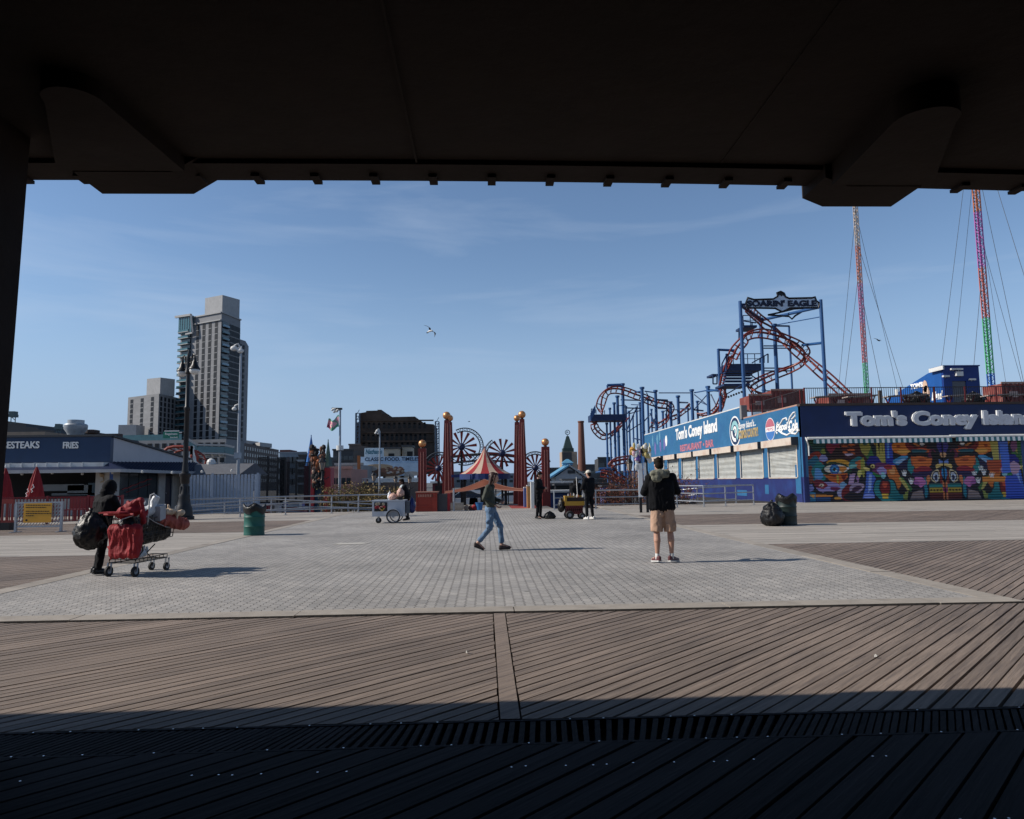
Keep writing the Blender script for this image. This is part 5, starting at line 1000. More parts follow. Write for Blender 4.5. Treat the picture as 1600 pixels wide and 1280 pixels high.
for i in range(9):
    x0 = a.x+.03+i*(b.x-a.x-.08)/9; x1 = x0+(b.x-a.x-.08)/9; g.bar((x0,SY+.02,a2.z),(x1,SY+.02,a.z-.01),.018); g.bar((x1,SY+.02,a2.z),(x0,SY+.02,a.z-.01),.018)
g.bar((a.x+.03,SY+.02,a2.z),(b.x-.05,SY+.02,a2.z),.03); g.bar((a.x+.03,SY+.02,a.z-.02),(b.x-.05,SY+.02,a.z-.02),.03); g.build('lattice', lat, t)
g = MB(); g.box(a.x+.04,b.x-.06,SY+.05,SY+.45,a2.z,a.z-.002); g.build('lower_case', M('case_maroon', (.06,.015,.015), .7), t)
for (x, r_) in ((862,.16),(1105,.12)):
    for yy in (SY-.04,SY+.54):
        c = zy(x,930); g = MB(); g.tube([(c.x+r_*.68*math.cos(R(k_)),yy,r_+r_*.68*math.sin(R(k_))) for k_ in range(0,361,20)], r_*.32, 8); w_ = g.build('wheel', rubber, t, smooth=True); g = MB(); g.lathe([(r_*.42,-.03),(r_*.42,.03)], (c.x,yy,r_), 12, 0, (0,1,0)); g.build('rim', steel, w_)
p0 = zy(990,190,SY+.25); p1 = zy(1015,550,SY+.25); g = MB(); g.tube([p1+Z_*-.1,p0], .014, 8); tag(g.build('white_pole', white, loc=p1), 'thin white pole standing up from the yellow snack cart', 'pole')
p = zy(700,720,SY+.2); lumpy('rubbish_bag', 'black bag hung at the left end of the yellow snack cart', 'bag', (p.x,SY+.2,.53), (.12,.16,.26), plastic, 9)
p = gnd(859,811); lumpy('shopping_bag', 'black shopping bag with two ears on the paving between the men', 'bag', (p.x,p.y,.12), (.19,.12,.15), plastic, 10, .14)
g = MB()
# ============================================================ BINS AND BAGS
def drum(name, label, p, r_, h_, col, bag=True):
    t = thing(name, label, 'bin', (p.x,p.y,0)); g = MB(); pr = [(r_*.97,0),(r_,.02),(r_*.98,.05)]
    for f_ in (.33,.66): pr += [(r_*.98,h_*f_-.03),(r_*1.03,h_*f_),(r_*.98,h_*f_+.03)]
    pr += [(r_*.98,h_-.03),(r_*1.03,h_),(r_*.95,h_),(r_*.93,h_*.6),(0,h_*.58)]; g.lathe(pr, (p.x,p.y,0), 26); g.build('drum', col, t, auto=True)
    if bag:
        g = MB(); n_ = 30; vs = []; rr = random.Random(2); H2 = ((1.05,h_-.16),(1.09,h_-.05),(1.12,h_+.03),(1.02,h_+.07),(.88,h_+.02),(.7,h_-.15))
        for k_, (f_, z_) in enumerate(H2):
            for j in range(n_): a_ = 2*math.pi*j/n_; q_ = 1+.035*math.sin(7*a_+k_)+rr.uniform(-.02,.02); vs.append((p.x+r_*f_*q_*math.cos(a_), p.y+r_*f_*q_*math.sin(a_), z_+(.05*math.sin(4*a_)+rr.uniform(-.02,.02) if k_ in (0,2,3) else 0)))
        g.add(vs, [(i*n_+j, i*n_+(j+1) % n_, (i+1)*n_+(j+1) % n_, (i+1)*n_+j) for i in range(len(H2)-1) for j in range(n_)]); g.build('liner', plastic, t, smooth=True)
    return t
p = gnd(397,836.5); drum('oil_drum_bin', 'green steel drum bin with black liner at the paving edge', p, .29, .80, M('drum_green', (.010,.095,.075), .5, 0, .15, 5, stain=(.03,.06,.05), stain_amt=.4))
p = gnd(1230,820.5); drum('oil_drum_bin', 'dark green drum bin with black liner behind the tied rubbish bag', V((p.x+.05,p.y+.1,0)), .29, .84, M('drum_dark', (.012,.025,.024), .5))
p = gnd(1208,821.5); lumpy('rubbish_bag', 'big tied black rubbish bag leaning on the dark drum bin', 'bag', (p.x-.03,p.y-.05,.33), (.30,.28,.36), plastic, 14, .1, n_=48)
# ============================================================ CARNIVAL SIGN
CY = gnd(1004,801).y; t = thing('carnival_sign', 'carnival sign of coloured figures over white boards on black posts', 'sign', (at(1004,801,CY).x,CY,0))
for x in (1002,1012.5): p = at(x,800,CY); zt_ = at(x,700,CY).z; g = MB(); g.box(p.x-.05,p.x+.05,CY,CY+.1,0,zt_); g.build('post', black, t)
for (x0,x1,y0,y1) in ((998.5,1003.5,724,777),(1006.5,1009.5,723,757)): a = at(x0,y1,CY-.05); b = at(x1,y0,CY-.05); g = MB(); g.box(a.x,b.x,CY-.04,CY-.005,a.z,b.z); g.build('white_board', lt, t)
r2 = random.Random(17); fp = [M('fig_orange', (.5,.24,.04), .6), M('fig_pink', (.55,.35,.42), .6), white, M('fig_yellow', (.5,.4,.15), .6), M('fig_purple', (.10,.06,.25), .6), black]
for (cx, cy, rx, ry, ms) in ((989,705,5,9,(0,0,3,5)),(997,712,5,16,(2,2,1,4)),(1007,706,5,13,(3,2,5,3)),(1014,712,3,10,(2,3,2,2))):
    g = MB()
    for i in range(22): p = at(cx+r2.gauss(0,rx*.4), cy+r2.gauss(0,ry*.45), CY-.1+r2.uniform(-.1,.1)); g.ball(p, (r2.uniform(.04,.11),r2.uniform(.03,.08),r2.uniform(.06,.17)), 8, r2.choice(ms))
    g.build('painted_figure', [fp[m] for m in (0,1,2,3,4,5)], t)
# ============================================================ SHRUBS
def shrub(name, label, x, Y, w_, ytop, leafm, stemm, n_leaf, seed, leaf=.05, z0=-1.2, group=None, dens=1.0):
    rr = random.Random(seed); p = at(x,780,Y); zt_ = at(x,ytop,Y).z; t = thing(name, label, 'shrub', (p.x,Y,z0), group); g = MB(); tips = []
    for i in range(int(26*w_)):
        b_ = V((p.x+rr.uniform(-.35,.35)*w_, Y+rr.uniform(-.4,.4), z0)); h_ = (zt_-z0)*rr.uniform(.55,1.0); d_ = V((rr.uniform(-.35,.35),rr.uniform(-.3,.3),1)).normalized()
        m_ = b_+d_*h_*.5+V((rr.uniform(-.1,.1),0,0)); e_ = m_+(d_+V((rr.uniform(-.3,.3),rr.uniform(-.3,.3),0))).normalized()*h_*.5; g.tube([b_,m_,e_],[.018,.012,.004],5); tips.append((b_,m_,e_))
        for k_ in range(5): q_ = m_.lerp(e_, rr.random()); r_ = q_+V((rr.uniform(-.25,.25),rr.uniform(-.25,.25),rr.uniform(.05,.3))); g.tube([q_,r_],[.007,.003],4); tips.append((m_,q_,r_))
    g.build('stems', stemm, t); g = MB()
    for i in range(n_leaf):
        a_, m_, e_ = rr.choice(tips); q_ = m_.lerp(e_, rr.random())+V((rr.gauss(0,.08),rr.gauss(0,.08),rr.gauss(0,.06)))
        if q_.z > zt_+.1: continue
        u_ = V((rr.gauss(0,1),rr.gauss(0,1),rr.gauss(0,1))).normalized(); v_ = u_.cross(V((rr.gauss(0,1),rr.gauss(0,1),rr.gauss(0,1)))).normalized(); l_ = leaf*rr.uniform(.6,1.4); m = rr.choice((0,0,0,1,1,2))
        g.add([q_-u_*l_, q_+v_*l_*.5, q_+u_*l_, q_-v_*l_*.5], [(0,1,2,3)], m)
    g.build('foliage', leafm, t); return t
och = [M('leaf_ochre', (.20,.13,.04), .7), M('leaf_olive', (.10,.10,.03), .7), M('leaf_yellow', (.32,.24,.10), .7)]; redl = [M('leaf_russet', (.12,.035,.02), .7), M('leaf_brown', (.06,.025,.018), .7), M('leaf_rust', (.22,.06,.03), .7)]; stm = M('twig_brown', (.06,.04,.03), .8)
for i, (x, yt, w_, lab) in enumerate(((527,752,1.6,'ochre bush nearest the funhouse'),(545,750,1.7,'ochre bush below the salmon building'),(563,752,1.6,'ochre bush left of the ice cream cart'),(580,756,1.5,'ochre bush behind the left half of the ice cream cart'),(600,758,1.4,'ochre bush directly behind the ice cream cart lid'),(618,762,1.2,'low ochre bush behind the ice cream vendor'))):
    shrub('ochre_bush', lab, x, 44+i%3, w_, yt, och, stm, 1500, 40+i, .055, group='ochre bushes behind the railing')
for i, (x, yt, w_, lab) in enumerate(((950,752,1.3,'low russet shrub right of the man in the pale cap'),(968,742,1.5,'russet shrub below the red spiral track'),(985,722,1.8,'tall russet shrub left of the carnival sign'),(1020,722,1.5,'russet shrub beside the head of the man in shorts'),(1040,738,1.3,'russet shrub behind the right shoulder of the man in shorts'),(1056,742,1.1,'sparse russet shrub right of the man in shorts'),(1074,728,.7,'thin leggy shrub in front of the white shutters'))):
    shrub('russet_shrub', lab, x, 41.5+(i%3)*.8, w_, yt, redl, stm, 1300 if w_ > 1 else 260, 60+i, .05, group='russet shrubs behind the railing')
# ============================================================ BLUE RESTAURANT, RIGHT
corner = gnd(1258,785.5); TX, TY2 = corner.x, corner.y
zTop = at(1258,633,TY2).z; zFar = atX(1160,636,TX).z; zBot = at(1258,683,TY2).z
bn = M('shade_deepened_blue', (.003,.016,.08), .5, 0, .18, 1.2, stain=(.002,.012,.04), stain_amt=.4); bl_ = M('sky_blue_paint', (.026,.125,.26), .5, 0, .15, 1.0, stain=(.02,.09,.24), stain_amt=.5); bv = M('violet_blue_paint', (.014,.022,.11), .55, 0, .2, 1.2, stain=(.02,.07,.25), stain_amt=.4)  # first blue, for the front: its shade is put into the paint colour
t = thing('boardwalk_restaurant', 'long blue restaurant and bar with white shutters and muralled front', 'building', (TX+5,TY2,0))
XE = TX+24; yend = atX(1007,688,TX).y; ystep = atX(1160,640,TX).y
def wallx(y0, y1, z0, z1, mat, name='side_wall', th=.3): g = MB(); g.box(TX,TX+th,y0,y1,z0,z1); return g.build(name, mat, t)
zw0 = atX(1225,746,TX).z; zw1 = atX(1225,697,TX).z; 
bw = [atX(1246.5,740,TX).y, atX(1202,740,TX).y]; W_ = bw[1]-bw[0]; 
ys = []
for (xa, xb) in ((1246.5,1202),(1193,1158),(1150,1122),(1116,1092),(1087,1066),(1060,1044),(1038,1024)): ys.append((atX(xa,740,TX).y, atX(xb,740,TX).y))
wallx(TY2, yend, -.3, zw0, bv, 'base_wall')
prev = TY2
for (ya, yb) in ys: wallx(prev, ya, zw0+.003, zw1, bl_, 'pier'); prev = yb
wallx(prev, yend, zw0+.003, zw1, bl_, 'pier')
wallx(TY2, ystep, zw1+.003, zTop, bl_, 'sign_band'); wallx(ystep+.003, yend, zw1+.003, zFar, bl_, 'sign_band')
wallx(TY2, ystep, zTop+.003, zTop+.09, M('rust_coping', (.36,.22,.17), .8), 'coping', .34); wallx(ystep, yend, zFar+.003, zFar+.09, white, 'coping', .34)
for (a_, b_, z0, z1) in ((TY2+.4,TY2+1.1,.5,2.2),(ys[0][1]+.2,ys[1][0]-.15,.4,1.0),(ys[1][1]-1,ys[2][0]-.1,.2,.6)): g = MB(); g.box(TX-.006,TX-.002,a_,b_,z0,z1); g.build('repainted_patch', bl_, t)
g = MB(); g.box(TX-.12,TX+.3,ystep-.1,ystep+.25,zTop,zFar+.12); g.build('end_pier', M('grey_block', (.20,.2,.2), .8), t)
shm = wave_bump(M('shutter_cream', (.55,.56,.53), .5, .1, .1, 2, stain=(.36,.32,.25), stain_amt=.4), 'Z', 3.5, .9, .03); hous = M('shutter_housing', (.58,.50,.42), .55, 0, .1, 2, stain=(.35,.12,.05), stain_amt=.45)
for i, (ya, yb) in enumerate(ys):
    g = MB(); g.box(TX+.08,TX+.12,ya,yb,zw0,zw1); s_ = g.build('shutter', shm, t)
    n_ = 26; g = MB()
    for k_ in range(n_): z_ = zw0+(zw1-zw0)*k_/n_; g.box(TX+.055,TX+.078,ya+.08,yb-.08,z_+.012,z_+(zw1-zw0)/n_-.012)
    g.build('slats', shm, s_); g = MB(); g.box(TX-.03,TX-.002,ya-.08,ya+.02,zw0,zw1); g.box(TX-.03,TX-.002,yb-.02,yb+.08,zw0,zw1); g.box(TX-.05,TX+.05,ya,yb,zw0-.06,zw0-.005); g.build('frame', hous, s_)
    g = MB(); g.box(TX-.42,TX-.003,ya-.25,yb+.12,zw1-.02,zw1+.42,); o = g.build('shutter_housing', hous, t); g = MB(); g.box(TX-.43,TX-.003,ya-.33,ya-.255,zw1-.04,zw1+.44); g.build('housing_end', M('housing_dark', (.04,.04,.045), .6), o)
ur, uz = V((0,-1,0)), Z_
def sidetext(s, x0, x1, yb0, h, mat, bold=.02, shear=0, dep=.02, z=None):
    ya, yb = atX(x0,700,TX).y, atX(x1,700,TX).y; z = z if z is not None else atX(x0,yb0,TX).z
    return text(s, mat, t, (TX-.002,ya,z), ur, uz, (ya-yb,h), depth=dep, bold=bold, shear=shear)
za_ = atX(1057,690,TX).z; zb_ = atX(1121,681,TX).z
sidetext("Tom's Coney Island", 1057, 1122.5, 0, 1.45, lt, .04, 0, .04, z=atX(1090,687,TX).z)
sidetext("RESTAURANT \u2022 BAR", 1063, 1115.5, 0, .62, M('sign_rose', (.45,.16,.2), .5), .035, z=atX(1090,702,TX).z)
sidetext("Coney Island's...", 1155.5, 1183, 0, .62, lt, .012, .25, z=atX(1170,671,TX).z)
sidetext("COSMOS COUNTRY!", 1155.5, 1186, 0, .62, M('sign_gold', (.45,.33,.15), .5), .035, z=atX(1170,684,TX).z)
def disc(x, y, rz_, mat, lay=0, ry=None, name='emblem', a0=0, a1=360, rin=0):
    c = atX(x, y, TX); ry = ry or rz_; g = MB(); c = V((TX-.003-lay*.006, c.y, c.z))
    if rin: 
        o_ = [(math.cos(R(k_)),math.sin(R(k_))) for k_ in range(a0, a1+1, 10)]; po = [(-p*ry, q_*rz_) for p, q_ in o_]+[(-p*ry*rin, q_*rz_*rin) for p, q_ in reversed(o_)]
    else: po = [(-ry*math.cos(R(k_)),rz_*math.sin(R(k_))) for k_ in range(a0, a1, 10)]
    g.prism([(-p, q_) for p, q_ in po], c, Y_*-1, Z_, (-.005,0,0)); return g.build(name, mat, t)
mint = M('emblem_mint', (.25,.48,.5), .5); 
disc(1148.5, 674, 1.12, lt, 0, 1.15); disc(1148.5, 674, 1.0, M('emblem_navy', (.01,.03,.09), .5), 1, 1.03); disc(1148.5, 674, .78, mint, 2, .8, a0=-60, a1=170, rin=.6); disc(1148.5, 674, .78, lt, 2, .8, a0=175, a1=290, rin=.65); disc(1148.5, 674, .38, lt, 2, .38, a0=-90, a1=160, rin=.5); disc(1148.5, 674, .14, mint, 2)
disc(1203.5, 671, .74, lt, 0, .78); disc(1203.5, 671, .70, M('emblem_red', (.42,.12,.16), .5), 1, .74, a0=0, a1=181); disc(1203.5, 671, .70, M('emblem_blue', (.05,.16,.42), .5), 1, .74, a0=180, a1=361)
c = atX(1203.5,671,TX); g = MB(); g.ob((TX-.016,c.y,c.z),(.003,0,0),(0,.72,0),(0,0,.15)); g.build('emblem', lt, t); 
ya = atX(1196.5,671,TX).y; yb = atX(1210.5,671,TX).y; text('PEPSI', M('emblem_rose', (.45,.1,.16), .5), t, (TX-.02,c.y+.55,c.z-.1), ur, uz, (1.1,.2), depth=.004, bold=.01)
sidetext("Pepsi", 1214, 1233, 0, .62, lt, .035, .2, z=atX(1224,676,TX).z); sidetext("Cola", 1234.5, 1249, 0, .68, lt, .035, .2, z=atX(1240,674,TX).z)
c = atX(1233.5,668,TX); g = MB(); g.box(TX-.02,TX-.003,c.y-.16,c.y+.16,c.z-.02,c.z+.07)
def sw(pts): g.tube([(TX-.015, atX(x,y,TX).y, atX(x,y,TX).z) for x, y in pts], .055, 6, flat=1)
sw([(1216,660),(1214,664),(1216,668),(1219,664),(1224,655),(1229,653),(1230,657)]); sw([(1215,678),(1213,674),(1216,672),(1222,677),(1230,680),(1240,674),(1247,668),(1249,672),(1244,678),(1237,677),(1233,672)]); sw([(1232,662),(1235,652),(1240,645),(1243,644),(1243,650),(1238,655)])
g.build('lettering', lt, t)
# worn painted smudges at the far end
g = MB(); r2 = random.Random(12)
for (x,y,m) in ((1020,690,0),(1027,686,0),(1031,683,0),(1015,700,1),(1024,700,2),(1032,697,2),(1038,695,2),(1012,706,1),(1041,690,3)):
    c = atX(x,y,TX); n_ = 14; po = [(r2.uniform(.25,.5)*math.cos(2*math.pi*k_/n_), r2.uniform(.35,.85)*math.sin(2*math.pi*k_/n_)) for k_ in range(n_)]; g.prism(po, (TX-.003,c.y,c.z), Y_, Z_, (-.005,0,0), m)
g.build('painted_figures', [M('smudge_pale', (.09,.24,.36), .6), M('smudge_cream', (.45,.42,.25), .6), M('smudge_violet', (.14,.12,.32), .6), lt], t)
g = MB(); g.box(TX+.31,XE,yend-.3,yend,-.3,zFar); g.build('back_wall', bn, t); g = MB(); g.box(TX+.31,XE,TY2+.35,yend-.31,zTop-.9,zTop-.62); g.build('roof_deck', M('roof_grey', (.12,.12,.12), .85), t)
# front face
mx0 = TX+.15; zdoor = zBot-.06
g = MB(); g.box(TX,XE,TY2-.02,TY2+.3,zBot,zTop-.06); g.build('front_fascia', bn, t)
g = MB(); g.box(TX-.04,XE,TY2-.08,TY2+.35,zTop-.055,zTop+.08); g.build('front_coping', M('dark_coping', (.05,.035,.03), .8), t)
g = MB(); g.box(TX,TX+.14,TY2-.02,TY2-.002,0,zBot-.002); g.build('corner_pier', bv, t)
p = at(1322,669,TY2); e_ = at(1618,667,TY2); tm = text("Tom's Coney Island", M('raised_grey_letter', (.46,.48,.53), .45), t, (p.x,TY2-.022,p.z), X_, Z_, (e_.x-p.x, None), depth=.14, bold=.05)
me = tm.data; zs = [v_.co.z for v_ in me.vertices]; zmin, zmax = min(zs), max(zs); hh = at(1322,644,TY2).z-at(1322,673,TY2).z
for v_ in me.vertices: v_.co.z = (v_.co.z-zmin)/(zmax-zmin)*hh + (at(1322,673.0,TY2).z - ORG[t.name].z)
o2 = tm.copy(); o2.data = tm.data.copy(); COL.objects.link(o2); o2.data.materials.clear(); o2.data.materials.append(lt); o2.location = (-.07,.02,.05); ORG[o2.name] = ORG[t.name]
# mural shutters: paint as colours of the shutter mesh
def paint():
    W2, H2 = 338, 98; sx_, sy_ = 1, 1; n_w, n_h = 420, 120
    xs_ = np.linspace(64, 3154, n_w); ys_ = np.linspace(100, 968, n_h); Xg, Yg = np.meshgrid(xs_, ys_); Xm = np.where(Xg > 2024, 4048-Xg, Xg)
    img = np.zeros((n_h, n_w, 3)); img[:] = (10,12,30)
    def ell(cx, cy, rx, ry, col, rot=0, wob=.08, r0=0, nomir=False):
        XX = Xg if nomir else Xm; dx, dy = XX-cx, Yg-cy; c_, s_ = math.cos(R(rot)), math.sin(R(rot)); u_ = (dx*c_+dy*s_)/rx; v_ = (-dx*s_+dy*c_)/ry
        a_ = np.arctan2(v_, u_); rr_ = np.sqrt(u_**2+v_**2)*(1+wob*np.sin(3*a_+cx)+wob*.6*np.sin(5*a_+cy)); m = (rr_ <= 1) & (rr_ >= r0); img[m] = col
    def pol(pts, col, nomir=False):
        XX = Xg if nomir else Xm; ins = np.zeros(XX.shape, bool); j = len(pts)-1
        for i in range(len(pts)):
            xi, yi = pts[i]; xj, yj = pts[j]
            if yi != yj: c_ = ((yi > Yg) != (yj > Yg)) & (XX < (xj-xi)*(Yg-yi)/(yj-yi)+xi); ins ^= c_
            j = i
        img[ins] = col
    BL = (6,6,12)
    pol([(64,100),(400,100),(330,330),(64,420)], (14,40,60)); ell(250,170,110,60,(28,80,60)); pol([(180,110),(370,110),(360,320),(250,330),(180,250)], (20,62,58)); ell(335,285,35,35,(120,130,50))
    ell(190,500,150,210,(140,42,22)); ell(190,520,105,170,(30,96,120)); ell(120,600,60,130,(120,62,50)); ell(85,600,30,60,(210,150,130))
    ell(480,230,115,120,(8,6,12)); ell(470,210,95,105,(122,24,50)); ell(500,160,60,40,(90,30,110)); pol([(390,390),(520,230),(640,260),(720,420),(560,430)], (38,5,10))
    ell(330,380,60,45,(140,140,190)); pol([(560,130),(860,130),(900,420),(640,400)], (60,14,20)); 
    for (x,y,w_) in ((640,215,50),(740,205,50),(730,270,55),(640,300,35),(750,320,40),(620,150,40)): ell(x,y,w_,13,(205,98,44))
    ell(690,330,60,18,(190,170,190)); ell(880,380,70,60,(60,12,18))
    pol([(830,120),(1010,130),(1060,330),(960,410),(900,330),(850,220)], (52,100,50)); ell(930,250,70,90,(150,140,62)); ell(930,180,40,30,(30,70,60)); pol([(980,110),(1100,110),(1090,430),(1060,430)], (10,30,40))
    pol([(1080,110),(1205,110),(1205,450),(1090,450)], (172,160,74)); pol([(1105,150),(1140,150),(1125,350)], BL); pol([(1160,130),(1180,130),(1172,330)], BL); pol([(1000,110),(1080,110),(1080,230)], (150,110,50)); 
    pol([(1210,100),(1340,100),(1310,360),(1340,480),(1215,480)], (34,66,170)); pol([(1240,130),(1270,130),(1260,440),(1235,440)], (86,140,215)); ell(1040,430,100,75,(22,26,120)); ell(1270,430,60,50,(26,34,140))
    ell(1450,250,150,120,BL); ell(1440,250,130,98,(206,112,40)); ell(1470,180,90,70,(206,112,40)); ell(1400,230,26,20,(140,52,20)); ell(1470,300,90,30,(226,160,70))
    ell(1420,420,110,52,(58,140,190),-20); ell(1420,430,80,24,(140,180,220),-20); pol([(1360,500),(1500,400),(1560,520),(1460,600)], (24,18,60)); ell(1560,500,45,110,(22,124,128)); ell(1580,430,16,70,(150,60,40))
    ell(1650,190,150,110,(112,16,26)); ell(1640,180,90,60,(60,8,16)); ell(1740,205,90,34,(20,14,20)); ell(1740,205,34,16,(230,225,225)); ell(1660,210,50,12,(200,120,60),20); ell(1745,290,120,30,(190,84,34)); ell(1690,300,110,34,(24,84,96)); ell(1700,340,120,24,BL)
    pol([(1560,380),(1690,365),(1800,385),(1870,400),(1850,480),(1790,540),(1640,560),(1590,480)], (212,104,44)); ell(1720,420,60,18,(150,60,28)); ell(1730,560,130,55,(140,28,48)); ell(1760,620,80,30,(90,16,60)); pol([(1560,590),(1900,560),(1860,650),(1600,670)], (30,20,70))
    ell(1880,340,60,70,(96,26,60),-30); ell(1900,350,40,60,BL,-30); ell(1950,420,60,70,BL)
    ell(2024,240,70,110,(52,44,118)); ell(2024,350,38,42,(214,160,112)); pol([(1960,410),(2024,440),(2024,560),(1965,520)], (100,130,200)); ell(2024,520,110,60,(222,190,110)); ell(2024,560,95,60,BL)
    pol([(1900,560),(1960,520),(2024,560),(2024,960),(1800,960),(1800,760)], (18,14,34)); ell(1900,640,60,90,(206,190,150),20,.05,.8); ell(1905,650,38,62,(196,206,222)); ell(1905,660,22,40,(30,34,70)); ell(1790,690,26,70,(206,120,70),15)
    pol([(1965,560),(1995,560),(1995,760),(1965,760)], (120,34,26)); ell(2024,600,34,80,(44,130,190)); pol([(1800,745),(1995,745),(1995,800),(1800,800)], (30,120,120)); pol([(1800,800),(1995,800),(1995,862),(1800,862)], (168,140,44)); 
    for k_ in range(4): ell(1825+k_*46,830,14,14,(30,20,20))
    pol([(1800,862),(1995,862),(1995,960),(1800,960)], (92,34,30)); pol([(1995,700),(2024,730),(2024,960),(1995,960)], (214,120,76)); pol([(1995,780),(2024,810),(2024,870),(1995,840)], (134,44,104)); ell(1750,800,26,140,(30,120,140)); ell(1700,800,30,120,(16,18,60))
    ell(1670,720,80,75,(190,110,170)); ell(1620,740,40,50,(150,86,150)); ell(1600,800,70,50,(16,14,34)); pol([(1560,860),(1700,820),(1720,950),(1520,950)], (140,122,120)); ell(1470,590,50,50,BL)
    for (x,y) in ((1460,590),(1550,700)):
        for k_ in range(4): ell(x-24+k_*16, y-10+abs(k_-1.5)*8, 6, 34, (235,235,235), (k_-1.5)*12)
        ell(x,y+24,24,20,(235,235,235))
    # eye
    ell(260,560,100,130,(24,120,120)); ell(250,600,60,90,(90,150,210)); ell(540,470,165,78,(212,150,44)); ell(500,530,205,92,(20,60,36)); ell(500,527,180,70,(14,20,16)); ell(500,527,165,60,(222,214,196),0,0); ell(590,525,60,40,(214,130,50)); ell(480,530,70,66,(22,92,160),0,0); ell(480,530,44,42,(70,150,200),0,0); ell(478,532,24,24,(5,8,14),0,0); ell(500,548,10,10,(240,240,240)); ell(668,520,18,14,(235,235,235))
    pol([(310,600),(660,585),(660,640),(520,750),(430,700)], (196,92,30)); pol([(340,600),(500,610),(480,640)], (110,30,16)); pol([(560,610),(650,600),(600,700)], (110,26,20)); ell(515,660,14,60,(170,160,60))
    ell(370,770,170,75,(150,140,200)); ell(250,720,70,60,(110,26,46)); ell(300,745,62,44,(132,30,52)); ell(285,745,34,22,(220,200,180)); ell(280,748,12,12,BL); ell(470,790,70,26,(110,30,80)); ell(400,850,120,22,BL); ell(110,770,60,60,(120,130,200)); ell(110,720,36,16,(20,16,30))
    ell(590,760,50,60,(120,170,210)); ell(560,860,60,70,(160,160,200)); ell(650,860,95,110,(112,18,30)); pol([(180,860),(440,880),(430,900),(190,900)], (214,130,50)); pol([(64,820),(190,840),(190,960),(64,960)], (40,120,160)); pol([(80,860),(185,860),(170,920)], (226,160,80)); pol([(200,900),(400,900),(400,960),(200,960)], (20,70,120)); ell(500,920,50,20,(214,150,60))
    ell(800,450,120,75,(24,112,118),-15); ell(830,470,50,60,(190,96,50)); ell(740,490,60,26,(120,190,180),-15); pol([(700,600),(870,520),(820,640),(720,740),(680,700)], (16,12,26)); pol([(690,600),(770,590),(730,740),(660,740)], (186,150,190)); pol([(770,650),(850,560),(800,720)], (150,110,160)); ell(830,590,30,50,(206,200,110),20); ell(880,500,30,130,(150,150,60)); ell(930,530,50,22,(226,206,120),20)
    ell(770,790,110,70,(160,140,170),-25); ell(770,800,80,34,(60,30,60),-25); ell(700,900,110,60,(20,14,30))
    pol([(930,560),(1000,570),(1050,650),(1020,930),(850,930),(900,780)], (60,96,190)); pol([(960,600),(1000,600),(980,800),(930,860)], (140,170,230)); ell(940,900,80,30,(120,140,220)); ell(1080,590,80,50,(32,116,62),25)
    ell(1160,530,150,80,(104,40,90)); ell(1010,500,46,42,BL); ell(1020,495,30,26,(226,200,120)); ell(1015,500,14,14,BL); ell(1150,560,70,60,(160,140,200)); ell(1160,620,34,44,(130,190,200)); pol([(1200,480),(1330,480),(1420,700),(1380,820),(1290,760),(1220,620)], (196,104,40)); ell(1290,560,40,50,(220,150,90)); ell(1240,510,60,30,(150,30,46))
    ell(1175,820,170,170,(10,16,30)); ell(1175,820,155,155,(26,122,128)); ell(1175,800,82,130,(10,20,40)); ell(1175,800,66,110,(122,22,26)); ell(1175,750,34,40,(196,76,50)); pol([(1120,870),(1220,870),(1220,890),(1120,890)], (220,180,60)); pol([(1130,900),(1210,900),(1210,935),(1130,935)], (220,180,60)); ell(1330,900,110,80,(20,110,116)); 
    pol([(1370,660),(1420,640),(1560,800),(1540,850),(1480,800)], (60,110,60)); ell(1450,740,24,110,(180,170,90),-35); pol([(1420,860),(1500,840),(1480,950),(1430,950)], (140,150,70)); ell(1410,830,50,60,(14,10,24))
    # the far right differs: blue column and face edge
    pol([(2830,100),(2960,100),(2980,600),(2860,620)], (70,110,210), True); pol([(2700,110),(2820,110),(2830,440),(2740,430)], (176,164,84), True); pol([(2640,430),(2860,430),(2800,620),(2650,560)], (170,70,36), True); pol([(2890,640),(3060,640),(3154,880),(3154,960),(2880,960)], (50,80,190), True); ell(3040,540,70,90,(186,150,180),0,.08,0,True); pol([(2560,660),(2900,660),(2880,730),(2560,730)], (222,134,52), True)
    for (x,y) in ((2450,610),(2550,540),(2700,640)):
        for k_ in range(4): ell(x-24+k_*16, y-10+abs(k_-1.5)*8, 6, 34, (235,235,235), (k_-1.5)*12, .05, 0, True)
    ell(3080,200,60,120,(120,70,110),30,.1,0,True); ell(3130,300,30,200,(40,90,50),0,.1,0,True)
    lin = np.power(img/255.0, 2.1)*.88+.004; return xs_, ys_, lin
xs_, ys_, lin = paint(); n_h, n_w = lin.shape[:2]
A0 = at(1255+64/9.14, 740, TY2).x; A1 = at(1600, 740, TY2).x; 
mm = bpy.data.materials.new('mural_paint'); mm.use_nodes = True; nn_ = mm.node_tree; b_ = nn_.nodes['Principled BSDF']; b_.inputs['Roughness'].default_value = .5; ca = nn_.nodes.new('ShaderNodeVertexColor'); ca.layer_name = 'paint'; nn_.links.new(ca.outputs[0], b_.inputs['Base Color'])
